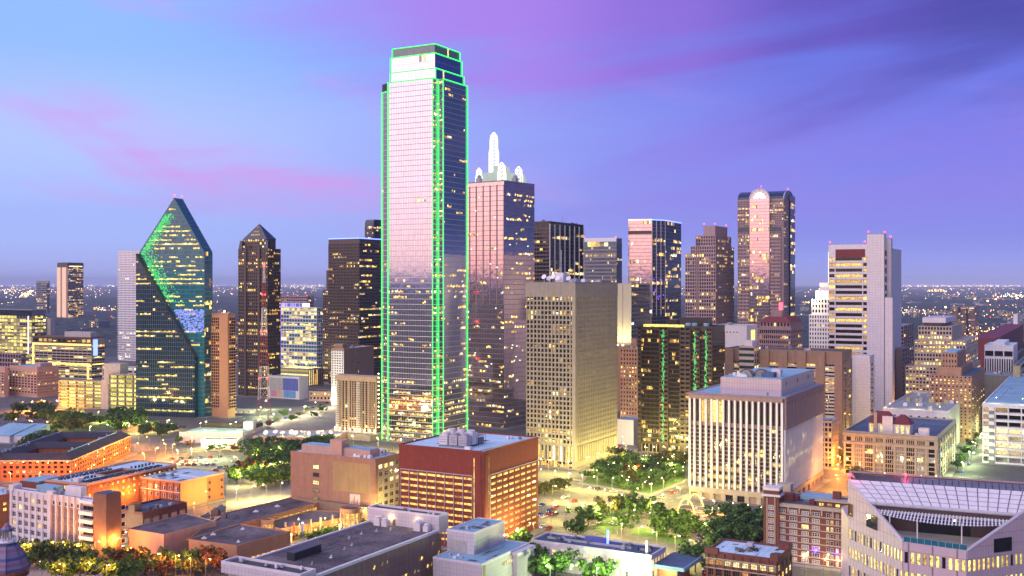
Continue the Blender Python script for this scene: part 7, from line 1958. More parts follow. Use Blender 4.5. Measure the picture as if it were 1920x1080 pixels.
# ================================================================== TREES
def foliage_mat(name, c, var):
    m, nt, bs = _mat(name)
    g = nd(nt, 'ShaderNodeNewGeometry'); r = nd(nt, 'ShaderNodeValToRGB'); nt.links.new(g.outputs['Random Per Island'], r.inputs[0])
    r.color_ramp.elements[0].color = (c[0] * .45, c[1] * .45, c[2] * .5, 1); r.color_ramp.elements[1].color = (c[0] * 1.5, c[1] * 1.35, c[2] * 1.2, 1)
    nt.links.new(r.outputs[0], bs.inputs['Base Color']); bs.inputs['Roughness'].default_value = .7
    bs.inputs['Specular IOR Level'].default_value = .2
    return m
foliage_mat('leaf_green', (0.07, 0.15, 0.03), .5); foliage_mat('leaf_dark', (0.05, 0.11, 0.035), .5); foliage_mat('leaf_olive', (0.10, 0.11, 0.028), .5); foliage_mat('leaf_rust', (0.16, 0.07, 0.025), .5)
plain('bark', (0.09, 0.065, 0.045), .9)
CROWNS = []
for k in range(6):
    rnd = random.Random(50 + k); mb = MB(); tall = k == 5
    blobs = [(Vector((rnd.gauss(0, .25), rnd.gauss(0, .25), rnd.uniform(.36, .88))), rnd.uniform(.09, .2)) for _ in range(18)]
    if tall: blobs = [(Vector((rnd.gauss(0, .07), rnd.gauss(0, .07), .25 + .7 * i / 12)), .24 * (1 - i / 14) + .03) for i in range(13)]
    for c, rad in blobs:
        for _ in range(72):
            d = Vector((rnd.gauss(0, 1), rnd.gauss(0, 1), rnd.gauss(0, 1))).normalized(); p = c + d * rad * rnd.uniform(.45, 1.25)
            n = (d + Vector((rnd.gauss(0, .6), rnd.gauss(0, .6), rnd.gauss(0, .6)))).normalized(); u = n.orthogonal().normalized(); w = n.cross(u); s = rnd.uniform(.025, .055)
            mb.quad(p - u * s - w * s * .7, p + u * s - w * s * .5, p + u * s * .8 + w * s, p - u * s * .7 + w * s * .8)
    tb = MB(); tb.lathe([(.032, -.02), (.024, .12), (.018, .42), (.008, .7)], 0, 0, 7)
    for c, rad in blobs[:11]: tb.bar((0, 0, rnd.uniform(.2, .4)), tuple(c), .009, 0, 4)
    CROWNS.append(([mb.mesh('crown', m_) for m_ in ('leaf_green', 'leaf_dark', 'leaf_olive', 'leaf_rust')], tb.mesh('trunk', 'bark')))
def tree(x, y, h, label, group, tone=None, shape=None, spread=1.0):
    k = shape if shape is not None else random.randrange(5)
    root = empty('leafy_tree', (x, y, .05), random.uniform(0, 6.28)); tag(root, label, 'tree', group)
    tone = tone if tone is not None else random.choices((0, 1, 2, 3), (5, 4, 2, .6))[0]
    place(CROWNS[k][0][tone], 'crown', root, (0, 0, 0), 0, (h * 1.15 * spread, h * 1.15 * spread, h)); place(CROWNS[k][1], 'trunk', root, (0, 0, 0), 0, (h, h, h))
def tree_px(x, y, h, *a, **k):
    p = gp(x, y); tree(p.x, p.y, h, *a, **k)
def inside(p, poly):
    c = False; n = len(poly)
    for i in range(n):
        a, b_ = poly[i], poly[(i + 1) % n]
        if (a[1] > p[1]) != (b_[1] > p[1]) and p[0] < (b_[0] - a[0]) * (p[1] - a[1]) / (b_[1] - a[1]) + a[0]: c = not c
    return c
def grove(poly, n, h0, h1, label, group, gap=5.5, **kw):
    w = G(poly); xs = [p.x for p in w]; ys = [p.y for p in w]; got = []; tries = 0
    while len(got) < n and tries < 4000:
        tries += 1; p = Vector((random.uniform(min(xs), max(xs)), random.uniform(min(ys), max(ys))))
        if inside(p, w) and all((p - q).length > gap for q in got):
            got.append(p); tree(p.x, p.y, random.uniform(h0, h1), label, group, **kw)
    return got
grove([(1150, 872), (1288, 866), (1288, 892), (1215, 915), (1110, 900)], 30, 8, 12, 'leafy tree in the dark park below the dark office block', 'trees of the small park', 5, tone=None)
grove([(1100, 895), (1150, 905), (1218, 924), (1180, 922), (1100, 903)], 8, 4, 6, 'small bright tree along the front edge of the park', 'small trees edging the park', 5, tone=0)
for x, y, h, t, s in ((1143, 968, 10, 2, 1), (1166, 962, 9.5, 0, 3), (1183, 953, 8.5, 1, 2), (1103, 985, 11, 1, 4), (1122, 982, 8, 0, 0), (1196, 972, 9.5, 0, 1), (1212, 966, 9, 1, 2), (1167, 996, 9, 0, 0), (1082, 1010, 10, 1, 3)):
    tree_px(x, y, h, 'leafy tree on the verge beside the car park', 'trees beside the car park', tone=t, shape=s)
for x, y, h in ((1238, 1004, 15), (1284, 1008, 13)):
    tree_px(x, y, h, 'tall pointed tree standing before the arched diner', 'pointed trees by the diner', tone=0, shape=5, spread=1.2)
for x, y, h in ((1262, 994, 11), (1310, 1004, 9)): tree_px(x, y, h, 'round bright green tree in front of the arched diner', 'round trees by the diner', tone=0)
for x, y, h in ((1345, 1028, 11), (1362, 1018, 13), (1380, 1012, 15), (1398, 1010, 16), (1412, 1016, 16), (1424, 1022, 14), (1400, 1030, 13), (1378, 1030, 12), (1340, 1040, 9)): tree_px(x, y, h, 'big dark tree clustered beside the red brick warehouse tower', 'dark tree cluster by the warehouse', tone=1, spread=1.1)
for x, y, h, lab in ((1304, 1072, 12, 'green street tree between the white warehouse canopy and small brick building'), (1042, 1088, 13, 'green street tree in front of the long white warehouse windows'), (1120, 1096, 11, 'young street tree before the middle of the long white warehouse'), (985, 1066, 11, 'floodlit green tree between white wing and the white warehouse'), (1004, 1082, 9, 'small green tree at the corner of the long white warehouse'), (962, 1042, 9, 'dark tree at the foot of the red brick parking garage'), (978, 1028, 8, 'yellow-lit tree at the base corner of the red brick parking garage')): tree_px(x, y, h, lab, 'street trees', tone=0)
for k in range(6): tree_px(1012 + 9 * k, 930 - 2 * k, random.uniform(5, 8), 'yellow-lit street tree lining the car park behind the red garage', 'street trees behind the red garage', tone=2)
grove([(432, 900), (500, 868), (545, 862), (545, 912), (500, 918), (440, 925)], 26, 8, 12, 'dark round plaza tree near the tan brick office', 'plaza trees', 6.5)
grove([(470, 846), (640, 834), (640, 850), (540, 862), (470, 868)], 20, 7, 11, 'dark tree in the belt of trees before the satellite dish building', 'tree belt by the dish building', 6, tone=1)
grove([(520, 842), (600, 836), (600, 844), (520, 852)], 6, 4, 6, 'low yellow-lit tree in the belt before the dish building', 'low lit trees by the dish building', 5, tone=2)
grove([(205, 790), (262, 782), (262, 806), (215, 812)], 14, 10, 15, 'tall dark tree massed at the foot of the teal prism tower', 'trees below the prism tower', 6, tone=1)
grove([(262, 806), (335, 806), (330, 822), (270, 824)], 7, 7, 10, 'dark tree along the street below the prism tower', 'street trees below the prism tower', 6, tone=1)
grove([(85, 790), (165, 788), (160, 812), (95, 812)], 11, 9, 13, 'dark leafy tree on the bank in front of the yellow garage', 'trees on the garage bank', 7)
grove([(20, 775), (100, 765), (100, 785), (20, 800)], 9, 8, 12, 'tree beneath the waffle-front office', 'trees under the waffle-front office', 8)
for k in range(8): tree_px(140 + 16 * k, 800 - 1.5 * k, random.uniform(6, 8), 'young green tree on the lit slope under the yellow garages', 'young trees on the lit slope', tone=0)
grove([(40, 830), (100, 822), (90, 850), (0, 870)], 8, 6, 9, 'dark tree behind the dark-roofed apartments', 'trees by the dark-roofed apartments', 6)
for k in range(11): tree_px(219 + 18 * k, 1066 + (k % 3) * 8, random.uniform(7, 10), 'street tree in the row before the orange museum wall', 'street trees before the museum', tone=random.choice((0, 1, 2, 3)))
for k in range(8): tree_px(66 + 12 * k, 1052 + (k % 2) * 6 - k * .4, random.uniform(7, 10), 'dark street tree shading the base of the brown tower office', 'trees below the brown tower office', tone=1)
for x, y in ((35, 1052), (52, 1066), (120, 1092), (150, 1090), (195, 1092), (235, 1095)): tree_px(x, y, random.uniform(8, 11), 'leafy tree on the lit corner plaza beside the striped turret', 'trees of the corner plaza', tone=0)
for k in range(8): tree_px(505 + 14 * k, 800 - 6 * (k % 3) - 3 * k, random.uniform(4, 7), 'small tree in the bright open lot below the mural building', 'small trees of the open lot', tone=0)
for k in range(7): tree_px(616 + 5 * k, 748 - 3 * k, random.uniform(7, 10), 'yellow-lit tree on the street behind the beige balcony apartments', 'trees behind the balcony apartments', tone=2)
for x, y in ((335, 832), (356, 838), (395, 846), (415, 845), (440, 846)): tree_px(x, y, random.uniform(4, 6), 'small clipped tree beside the white shed', 'small trees by the white shed', tone=random.choice((0, 3)))
grove([(525, 1014), (690, 982), (690, 990), (560, 1022)], 12, 3, 5, 'small courtyard tree under the museum colonnade', 'museum courtyard trees', 4, tone=0)
for k in range(5): tree_px(1612 - 10 * k, 905 - 12 * k, 7, 'small street tree on the amber side street by the stone hotel', 'trees on the amber side street', tone=2)
for k in range(6): tree_px(1795 + 8 * k, 880 - 14 * k, 6, 'street tree on the green-lit street by the white parking garage', 'trees on the green-lit street', tone=0)

# ================================================================== STREET LAMPS
def lamp_proto(kind):
    mb = MB(); mb.lathe([(.14, 0), (.12, .5), (.08, 8.6)], 0, 0, 8); pole = mb.mesh('pole', 'grey_metal')
    mb = MB(); mb.bar((0, 0, 8.5), (1.6, 0, 9.0), .06, 0, 6); arm = mb.mesh('arm', 'grey_metal')
    mb = MB(); mb.hull([(1.3, -.22, 8.85), (2.3, -.16, 8.95), (2.3, .16, 8.95), (1.3, .22, 8.85)], [(1.35, -.16, 9.12), (2.2, -.1, 9.12), (2.2, .1, 9.12), (1.35, .16, 9.12)]); head = mb.mesh('lamp_head', 'grey_metal')
    mb = MB(); mb.lathe([(.1, 8.55), (.28, 8.7), (.3, 8.86)], 1.8, 0, 8); bulb = mb.mesh('lamp_glass', {'s': 'lamp_sodium', 'y': 'lamp_pale', 'w': 'lamp_white', 'g': 'lamp_white'}[kind])
    return pole, arm, head, bulb
LP = {k: lamp_proto(k) for k in 'sywg'}
LCOL = {'s': (1, .36, .05), 'y': (1, .80, .22), 'w': (1, .88, .55), 'g': (.78, 1, .45)}
LDATA = {}
def lamp(x, y, kind, power, label, group, light=True):
    root = empty('street_lamp', (x, y, .05), random.uniform(0, 6.28)); tag(root, label, 'street lamp', group)
    for m_, n_ in zip(LP[kind], ('pole', 'arm', 'lamp_head', 'lamp_glass')): place(m_, n_, root, (0, 0, 0))
    if light:
        key = (kind, power)
        if key not in LDATA:
            d = bpy.data.lights.new('lamp_light', 'POINT'); d.energy = power; d.color = LCOL[kind]; d.shadow_soft_size = .35; LDATA[key] = d
        o = bpy.data.objects.new('lamp_light', LDATA[key]); COL.objects.link(o); o.parent = root; o.location = (1.8, 0, 8.3)
def lamps_line(a, c, n, kind, power, label, group):
    a, c = gp(*a).xy, gp(*c).xy
    for k in range(n):
        p = a.lerp(c, (k + .5) / n); lamp(p.x, p.y, kind, power, label, group)
PW = 8500
lamps_line((1100, 996), (1296, 898), 8, 'y', PW, 'street lamp between the park and the car park', 'lamps of the park street')
lamps_line((1140, 1014), (1312, 925), 6, 'y', PW, 'street lamp on the diner side of the park street', 'lamps on the diner side')
lamps_line((1000, 906), (1220, 936), 8, 'y', PW, 'street lamp along the front edge of the park', 'lamps before the park')
lamps_line((1000, 886), (1076, 890), 4, 'y', PW, 'street lamp at the foot of the concrete grid tower', 'lamps below the grid tower')
lamps_line((1088, 886), (1182, 852), 5, 'y', PW, 'street lamp on the bright street beside the concrete grid tower', 'lamps beside the grid tower')
lamps_line((1168, 848), (1150, 806), 4, 'w', PW, 'street lamp on the narrow street behind the grid tower', 'lamps behind the grid tower')
lamps_line((1205, 862), (1292, 862), 5, 'y', 9600, 'street lamp under the dark office block', 'lamps below the dark office block')
lamps_line((1020, 940), (1150, 948), 4, 'y', PW, 'tall lamp standing in the car park', 'car park lamps')
lamps_line((1020, 980), (1100, 978), 3, 'y', PW, 'tall lamp at the near end of the car park', 'near car park lamps')
lamps_line((1300, 962), (1440, 988), 5, 'y', 2500, 'street lamp in front of the finned block behind the diner', 'lamps behind the diner')
lamps_line((1210, 992), (1420, 1036), 6, 'y', 5500, 'street lamp in the diner lot', 'diner lot lamps')
lamps_line((1150, 1012), (1320, 1056), 5, 'y', 10400, 'street lamp behind the long white warehouse', 'lamps behind the white warehouse')
lamps_line((1010, 1100), (1230, 1110), 5, 'g', 7200, 'greenish lamp in front of the long white warehouse', 'lamps before the white warehouse')
lamps_line((1490, 1075), (1600, 1084), 3, 'y', 1500, 'street lamp before the red brick warehouse', 'lamps before the brick warehouse')
lamps_line((430, 945), (540, 935), 4, 'y', 12000, 'lamp on the plaza edge before the tan brick office', 'plaza edge lamps')
lamps_line((440, 915), (540, 890), 5, 'y', 10400, 'lamp between the plaza trees', 'lamps among the plaza trees')
lamps_line((430, 885), (540, 860), 4, 'y', 10400, 'lamp behind the plaza trees', 'lamps behind the plaza trees')
lamps_line((320, 868), (425, 860), 4, 'g', 11200, 'greenish lamp in the small car lot', 'small car lot lamps')
lamps_line((250, 832), (335, 860), 4, 's', PW, 'orange street lamp beside the dark-roofed apartments', 'orange lamps by the dark-roofed apartments')
lamps_line((160, 904), (262, 850), 5, 's', 10000, 'orange street lamp lighting the long side of the dark-roofed apartments', 'orange lamps along the apartments')
lamps_line((-20, 913), (140, 913), 6, 's', 9000, 'orange street lamp between the two apartment blocks', 'orange lamps between the apartments')
lamps_line((178, 978), (262, 944), 4, 's', 7500, 'orange street lamp beside the blue-roofed apartments', 'orange lamps by the blue-roofed apartments')
lamps_line((350, 985), (425, 925), 3, 's', 11000, 'orange street lamp by the orange brick box', 'orange lamps by the brick box')
lamps_line((140, 1058), (240, 1046), 4, 's', 9000, 'orange lamp on the corner before the brown tower office', 'orange lamps on the corner')
lamps_line((25, 1060), (130, 1052), 4, 's', 4500, 'orange lamp under the trees of the brown tower office', 'orange lamps under the trees')
lamps_line((60, 1095), (220, 1100), 4, 's', 5000, 'orange lamp on the corner plaza', 'corner plaza lamps')
lamps_line((235, 1066), (400, 1092), 6, 's', 4500, 'orange street lamp along the museum wall', 'orange lamps along the museum')
lamps_line((210, 1010), (240, 1045), 2, 'w', 7200, 'pale street lamp at the museum corner', 'museum corner lamps')
lamps_line((540, 1020), (700, 985), 4, 'y', 4000, 'lamp along the museum colonnade', 'museum colonnade lamps')
lamps_line((700, 990), (760, 985), 2, 'y', 6400, 'street lamp between the tan office and red garage', 'lamps between the office and garage')
lamps_line((940, 1045), (1012, 1010), 3, 'y', 10400, 'street lamp at the side of the red brick parking garage', 'lamps beside the red garage')
lamps_line((500, 800), (630, 762), 5, 'w', 22400, 'bright lamp in the open lot below the mural building', 'open lot lamps')
lamps_line((480, 790), (500, 762), 2, 'g', 22400, 'greenish lamp before the mural wall', 'mural wall lamps')
lamps_line((520, 832), (650, 828), 4, 'y', 4000, 'street lamp beside the satellite dish building', 'lamps by the dish building')
lamps_line((30, 772), (120, 768), 4, 's', 38080, 'orange lamp under the waffle-front office', 'orange lamps under the waffle-front office')
lamps_line((110, 792), (255, 792), 5, 'y', 22000, 'lamp on the slope under the yellow garages', 'lamps under the yellow garages')
lamps_line((10, 806), (110, 812), 3, 's', 24480, 'orange lamp behind the sheds', 'orange lamps behind the sheds')
lamps_line((1570, 930), (1578, 856), 4, 's', 24480, 'amber lamp on the side street beside the finned block', 'amber side street lamps')
lamps_line((1600, 912), (1780, 922), 5, 'y', 3000, 'pale lamp hidden before the stone hotel front', 'pale lamps before the stone hotel')
lamps_line((1800, 905), (1850, 812), 5, 'g', 14400, 'greenish lamp on the street beside the white parking garage', 'lamps by the white garage')
lamps_line((1600, 838), (1740, 850), 3, 'y', 11200, 'lamp behind the stone hotel', 'lamps behind the stone hotel')
lamps_line((1690, 800), (1840, 812), 4, 's', 24480, 'orange lamp at the foot of the beige stepped tower', 'lamps below the stepped towers')
lamps_line((640, 838), (830, 852), 4, 'y', 12800, 'street lamp at the foot of the tallest tower', 'lamps below the tallest tower')
lamps_line((880, 836), (985, 862), 4, 'y', 12800, 'street lamp below the spired glass tower', 'lamps below the spired tower')
lamps_line((150, 822), (330, 806), 5, 'y', 14000, 'lamp on the avenue below the prism tower', 'avenue lamps below the prism tower')
lamps_line((345, 842), (460, 846), 4, 'y', 9000, 'lamp along the white shed and green-lit deck', 'lamps along the white shed')
lamps_line((260, 880), (320, 850), 3, 's', 15000, 'orange lamp on the crossing behind the blue-roofed apartments', 'orange crossing lamps')
# little bulbs strung among the park trees
mb = MB()
pk = G([(1120, 882), (1288, 868), (1288, 895), (1215, 920), (1110, 902)])
for _ in range(130):
    p = Vector((random.uniform(min(q.x for q in pk), max(q.x for q in pk)), random.uniform(min(q.y for q in pk), max(q.y for q in pk))))
    if inside(p, pk): z = random.uniform(2, 9); mb.lathe([(.05, z), (.2, z + .2), (.05, z + .4)], p.x, p.y, 5)
mb.build('park_bulbs', 'lamp_pale', None, 'stuff')['label'] = 'tiny warm bulbs scattered among the park trees'

for x, y in ((1150, 893), (1185, 902), (1222, 908), (1255, 895), (1210, 886), (1265, 880), (1175, 880)):
    p = gp(x, y); lamp(p.x, p.y, 'y', 5000, 'lamp standing among the trees inside the small park', 'lamps inside the park')
# ================================================================== CARS
for nm, c in (('car_white', (.7, .7, .72)), ('car_black', (.02, .02, .025)), ('car_red', (.4, .02, .02)), ('car_silver', (.4, .41, .43)), ('car_blue', (.03, .07, .3))): plain(nm, c, .25, .04)
glow('tail_light', (1, .05, .03), 3.0); glow('head_light', (1, .95, .8), 3.0); plain('tyre', (.02, .02, .02), .8); plain('rim', (.5, .5, .52), .3, metal=.8)
def car_meshes(col):
    prof = [(-2.2, .3), (-2.25, .75), (-2.05, .92), (-1.5, .98), (-.9, 1.42), (.55, 1.45), (1.15, .98), (2.0, .86), (2.2, .68), (2.2, .3)]
    mb = MB(); mb.hull([(x, .88, z) for x, z in prof], [(x, -.88, z) for x, z in prof]); body = mb.mesh('body', col)
    mb = MB()
    for s in (-.9, .9): mb.hull([(-1.35, s, 1.0), (1.0, s, 1.0), (.5, s * .99, 1.38), (-.85, s * .99, 1.38)], [(-1.35, s * 1.005, 1.0), (1.0, s * 1.005, 1.0), (.5, s, 1.38), (-.85, s, 1.38)])
    mb.quad((1.13, -.75, 1.02), (1.13, .75, 1.02), (.6, .7, 1.43), (.6, -.7, 1.43)); mb.quad((-1.48, .75, 1.02), (-1.48, -.75, 1.02), (-.95, -.7, 1.41), (-.95, .7, 1.41)); glassm = mb.mesh('car_window', 'dark_glass')
    return body, glassm
CARM = {c: car_meshes(c) for c in ('car_white', 'car_black', 'car_red', 'car_silver', 'car_blue')}
mb = MB(); n0 = 0; mb.lathe([(.33, -.1), (.33, .1)], 0, 0, 12); mb.v = [(v[0], v[2], v[1] + .33) for v in mb.v]; WH = mb.mesh('wheel', 'tyre')
mb = MB(); mb.lathe([(.2, -.115), (.2, .115)], 0, 0, 10); mb.v = [(v[0], v[2], v[1] + .33) for v in mb.v]; RM = mb.mesh('rim', 'rim')
mb = MB(); mb.box(-2.28, -2.22, -.15, .15, .68, .85); TL = mb.mesh('tail_light', 'tail_light'); mb = MB(); mb.box(2.15, 2.23, -.16, .16, .6, .76); HL = mb.mesh('headlight', 'head_light')
def car(x, y, rz, col, where, group):
    root = empty('parked_car', (x, y, .07), rz); tag(root, '%s saloon car %s' % (col.split('_')[1], where), 'car', group)
    place(CARM[col][0], 'body', root, (0, 0, 0)); place(CARM[col][1], 'car_window', root, (0, 0, 0))
    for a in (-1.35, 1.35):
        for s in (-.82, .82):
            w = place(WH, 'wheel', root, (a, s, 0)); place(RM, 'rim', w, (0, 0, 0))
    for s in (-.6, .6): place(TL, 'tail_light', root, (0, s, 0)); place(HL, 'headlight', root, (0, s, 0))
def cars(lst, where, group, rz=radians(61)):
    for x, y in lst:
        p = gp(x, y); car(p.x, p.y, rz + random.choice((0, pi)) + random.uniform(-.05, .05), random.choice(list(CARM)), where, group)
cars(((1057, 935), (1063, 933), (1077, 941), (1107, 951), (1016, 949), (1042, 953), (1036, 957), (1030, 960), (1034, 964), (1028, 968), (1042, 966), (1013, 967), (1018, 971), (1124, 981), (1018, 990), (1030, 992)), 'in the car park behind the red brick garage', 'cars in the car park')
cars(((1330, 985), (1346, 986), (1302, 998), (1312, 1009), (1356, 990), (1300, 992)), 'parked by the arched diner', 'cars by the diner')
cars([(322 + 9 * k, 862 + 6 * (k % 2) - .4 * k) for k in range(11)] + [(340 + 12 * k, 873) for k in range(6)], 'in the small car lot beside the plaza trees', 'cars in the small lot', radians(80))
cars(((372, 806), (384, 805)), 'on the green-lit parking deck road', 'cars near the green deck', 0)
cars(((412, 878), (404, 884), (440, 866), (470, 958), (520, 955)), 'on the street beside the plaza', 'cars on the plaza street', radians(30))
cars(((1170, 862), (1160, 868), (1140, 874), (1176, 846), (1160, 838)), 'on the bright street beside the grid tower', 'cars beside the grid tower')
cars(((1120, 918), (1150, 923), (1184, 930), (1240, 935), (1262, 925), (1180, 968), (1150, 984), (1230, 947), (1040, 908), (1062, 910)), 'driving on the lit streets around the park', 'cars on the streets around the park', radians(150))
cars(((221, 1022), (228, 1030), (224, 1041)), 'in the alley by the brick shop building', 'cars in the alley')
cars(((1816, 872), (1826, 852), (1803, 890), (1832, 838)), 'on the green-lit street by the white garage', 'cars on the green-lit street')
cars([(70 + 14 * k, 782 - (k % 2) * 3) for k in range(9)] + [(205, 786), (220, 784)], 'on the road under the waffle-front office', 'cars under the waffle-front office', radians(5))
cars(((1330, 1068), (1322, 1075), (1245, 1072)), 'in the yard beside the white warehouse canopy', 'cars in the warehouse yard')
cars([(535 + 13 * k, 786 - 5 * k) for k in range(7)], 'on the avenue through the open lot', 'cars on the avenue', radians(50))

# ================================================================== FAR CITY
rnd = random.Random(5)
mb = MB(); NA, ND = 210, 150; idx = {}
for i in range(NA):
    for j in range(ND):
        azm = radians(-31 + 62 * i / (NA - 1)); d = 1700 * (9000 / 1700) ** (j / (ND - 1)); x, y = d * sin(azm), d * cos(azm)
        mask = mnoise.noise(Vector((x / 900, y / 1100, 3.3))) + .35 * mnoise.noise(Vector((x / 260, y / 300, 1.3))) + .22
        hgt = 4 + 9 * min(1, max(0, mask * 4)) * (.65 + .7 * rnd.random()) if mask > 0 else -3
        idx[i, j] = len(mb.v); mb.v.append((x + rnd.uniform(-4, 4), y + rnd.uniform(-8, 8), hgt))
for i in range(NA - 1):
    for j in range(ND - 1):
        q = (idx[i, j], idx[i + 1, j], idx[i + 1, j + 1], idx[i, j + 1])
        if sum(mb.v[k][2] > 0 for k in q) >= 1: mb.f.append(q); mb.m.append(0)
plain('far_leaf', (0.028, 0.045, 0.042), .9); mb.build('far_woodland', 'far_leaf', None, 'stuff')['label'] = 'dark far-off woodland spreading to the horizon'
# low buildings scattered between the trees
plain('far_wall_pale', (0.36, 0.32, 0.32)); plain('far_wall_brick', (0.22, 0.12, 0.10)); plain('far_wall_grey', (0.2, 0.2, 0.22))
FARB = []
for k in range(9):
    mb = MB(); w, d_, h_ = rnd.uniform(18, 55), rnd.uniform(16, 35), rnd.choice((6, 8, 10, 14, 20)); mb.box(-w / 2, w / 2, -d_ / 2, d_ / 2, -.5, h_, 0)
    mb.box(-w / 2 - .3, w / 2 + .3, -d_ / 2 - .3, -d_ / 2 + .4, h_, h_ + 1, 0); mb.box(-w / 4, 0, -d_ / 6, d_ / 6, h_, h_ + 3, 1)
    n = int(w / 3.5)
    for j in range(max(1, int(h_ / 4))):
        for i in range(n): mb.quad((-w / 2 + w * (i + .2) / n, -d_ / 2 - .1, 1.4 + 3.8 * j), (-w / 2 + w * (i + .8) / n, -d_ / 2 - .1, 1.4 + 3.8 * j), (-w / 2 + w * (i + .8) / n, -d_ / 2 - .1, 3.4 + 3.8 * j), (-w / 2 + w * (i + .2) / n, -d_ / 2 - .1, 3.4 + 3.8 * j), 3 if rnd.random() < .35 else 2)
    FARB.append(mb.mesh('low_building', [('far_wall_pale', 'far_wall_brick', 'far_wall_grey')[k % 3], 'roof_grey', 'dark_glass', 'lit_yellow']))
def far_building(x, y, lab, grp):
    o = bpy.data.objects.new('low_building', rnd.choice(FARB)); COL.objects.link(o); o.location = (x, y, 0); o.rotation_euler = (0, 0, rnd.uniform(-.5, .5)); s = rnd.uniform(.8, 1.5); o.scale = (s, s, s); tag(o, lab, 'building', grp)
for (xa, xb, ya, yb, n, lab, grp) in ((0, 260, 556, 640, 30, 'small distant building behind the gold-trimmed office', 'distant low-rise beyond the gold-trimmed office'), (398, 450, 560, 690, 22, 'small distant building between prism tower and pyramid-roof tower', 'distant low-rise between the towers'),
                                      (525, 612, 545, 570, 8, 'small low-rise building beyond the signed glass office', 'distant low-rise beyond the signed office'), (1500, 1550, 556, 640, 14, 'small distant building between vault-topped tower and white slab tower', 'distant low-rise by the vault-topped tower'), (1690, 1925, 556, 575, 30, 'tiny building near the horizon beyond the stepped tower', 'tiny buildings near the horizon'), (1690, 1925, 575, 605, 30, 'small building in the distant woods beyond the stepped tower', 'small buildings in the distant woods'), (1760, 1925, 605, 650, 30, 'low building in the bright district beyond the stepped tower', 'low buildings of the bright district')):
    for _ in range(n):
        p = gp(rnd.uniform(xa, xb), rnd.uniform(ya, yb)); far_building(p.x, p.y, lab, grp)
# lights of the city: spread over the ground in every direction, denser along the roads
glow('far_sodium', (1.0, 0.5, 0.14), 7.0); glow('far_white', (1.0, 0.9, 0.65), 7.0)
LM = {'o': MB(), 'w': MB(), 'r': MB()}
def far_light(x, y, z, k='o', s=1.0):
    d = sqrt(x * x + y * y); q = max(.3, d / 3400) * s
    mb = LM[k]; i = len(mb.v)
    mb.v += [(x + q, y, z), (x, y + q, z), (x - q, y, z), (x, y - q, z), (x, y, z + q), (x, y, z - q)]
    for a, b_, c in ((0, 1, 4), (1, 2, 4), (2, 3, 4), (3, 0, 4), (1, 0, 5), (2, 1, 5), (3, 2, 5), (0, 3, 5)): mb.f.append((i + a, i + b_, i + c)); mb.m.append(0)
def lk(): return rnd.choices('owr', (6, 4, .7))[0]
for _ in range(1100):
    azm = rnd.uniform(-32, 32); d = 7000 * (24000 / 7000) ** rnd.random() ** .6
    far_light(d * sin(radians(azm)), d * cos(radians(azm)), rnd.uniform(10, 26), lk(), rnd.uniform(.5, 1.1))
for k in range(34):                    # streets lined with lamps
    azm = rnd.uniform(-30, 30); d = 1800 * (9000 / 1800) ** rnd.random(); x, y = d * sin(radians(azm)), d * cos(radians(azm)); a = radians(rnd.choice((29, -61, 12, -75, 60)) + rnd.uniform(-4, 4)); kd = rnd.choice('oow'); L_ = rnd.uniform(300, 1500)
    for q in range(int(L_ / 45)): far_light(x + sin(a) * q * 45, y + cos(a) * q * 45, 11, kd if rnd.random() < .85 else 'r', rnd.uniform(.6, 1.0))
for _ in range(350):
    azm = rnd.uniform(-32, 32); d = 1700 * (7000 / 1700) ** rnd.random()
    far_light(d * sin(radians(azm)), d * cos(radians(azm)), rnd.uniform(8, 18), lk(), rnd.uniform(.5, 1.0))
for _ in range(2600):                  # the rest of the city, outside the frame
    azm = rnd.uniform(35, 325); d = 500 * (9000 / 500) ** rnd.random()
    far_light(d * sin(radians(azm)), d * cos(radians(azm)), rnd.uniform(6, 14), lk(), rnd.uniform(.8, 1.6))
def cluster(xa, xb, ya, yb, n, kinds, s=1.2):
    for _ in range(n):
        p = gp(rnd.uniform(xa, xb), rnd.uniform(ya, yb)); far_light(p.x, p.y, rnd.uniform(6, 14), rnd.choice(kinds), rnd.uniform(.6, 1) * s)
for k in range(130):                   # freeway running to the horizon
    t = rnd.random(); x = 25 + 32 * t + rnd.gauss(0, 3 + 4 * (1 - t)); p = gp(x, 572 - 26 * t); far_light(p.x, p.y, 8, rnd.choice('oow'), rnd.uniform(.8, 1.4))
cluster(165, 222, 594, 604, 60, 'rrro'); cluster(175, 222, 578, 586, 40, 'ow'); cluster(0, 60, 540, 556, 50, 'ow'); cluster(1690, 1760, 580, 598, 90, 'oow'); cluster(1865, 1925, 552, 562, 60, 'oww', 1.4); cluster(1790, 1925, 596, 648, 460, 'ooowr', 1.7); cluster(1820, 1925, 575, 590, 60, 'oo'); cluster(1740, 1775, 543, 548, 40, 'o'); cluster(400, 450, 600, 700, 50, 'oor'); cluster(1500, 1520, 568, 574, 25, 'o'); cluster(1688, 1925, 534.5, 538, 240, 'oow'); cluster(0, 720, 534.5, 538, 300, 'oww'); cluster(530, 610, 534, 540, 60, 'ow')
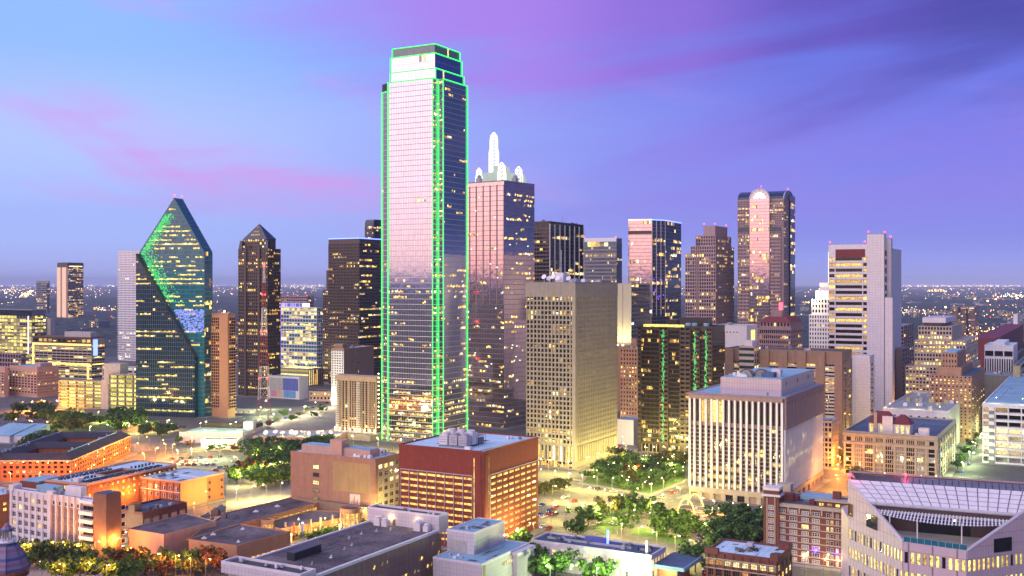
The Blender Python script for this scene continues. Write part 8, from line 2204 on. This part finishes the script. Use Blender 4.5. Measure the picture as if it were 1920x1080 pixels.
for k, mt, lab in (('o', 'far_sodium', 'orange lights of the far city'), ('w', 'far_white', 'pale lights of the far city'), ('r', 'beacon_red', 'red lights of the far city')):
    LM[k].build('city_lights', mt, None, 'stuff')['label'] = lab
# tall freeway lamps far right
for x, y, t in ((1828, 590, 561), (1852, 590, 565), (1867, 585, 562), (1773, 602, 577), (1907, 600, 560)):
    p = gp(x, y); z = PZ(t, p.y); root = empty('highmast_lamp', (p.x, p.y, 0)); tag(root, 'tall orange high-mast freeway lamp far beyond the beige stepped tower', 'lamp', 'far high-mast freeway lamps')
    mb = MB(); mb.lathe([(.8, 0), (.4, z)], 0, 0, 6); mb.build('pole', 'grey_metal', root); mb = MB(); mb.lathe([(1, z), (3.2, z + 1), (3.2, z + 3), (1, z + 4)], 0, 0, 8); mb.build('lamp_ring', 'lamp_sodium', root)

# ================================================================== HAZE
m = bpy.data.materials.new('haze_air'); m.use_nodes = True; nt = m.node_tree; nt.nodes.clear()
pv = nt.nodes.new('ShaderNodeVolumePrincipled'); pv.inputs['Color'].default_value = (.66, .78, 1.0, 1); pv.inputs['Density'].default_value = 3.6e-5; pv.inputs['Anisotropy'].default_value = -.2
mo = nt.nodes.new('ShaderNodeOutputMaterial'); nt.links.new(pv.outputs[0], mo.inputs['Volume']); MATS['haze_air'] = m
mb = MB(); mb.box(-51000, 51000, -51000, 51000, -4, 330); o = mb.build('haze', 'haze_air', None, 'stuff'); o['label'] = 'thin blue evening haze over the whole city'

# ================================================================== labels: count out what stands in a row
ORD = 'first second third fourth fifth sixth seventh eighth ninth tenth eleventh twelfth thirteenth fourteenth fifteenth sixteenth seventeenth eighteenth nineteenth twentieth twenty-first twenty-second twenty-third twenty-fourth twenty-fifth twenty-sixth twenty-seventh twenty-eighth twenty-ninth thirtieth'.split()
same = {}
for o in list(COL.objects):
    if o.parent is None and 'label' in o and 'category' in o: same.setdefault(o['label'], []).append(o)
for lab, obs in same.items():
    if 1 < len(obs) <= 30 and len(lab.split()) <= 12:
        obs.sort(key=lambda o: o.location.x / max(1.0, o.location.y))
        for k, o in enumerate(obs): o['label'] = lab + ', ' + ORD[k] + ' from the left'
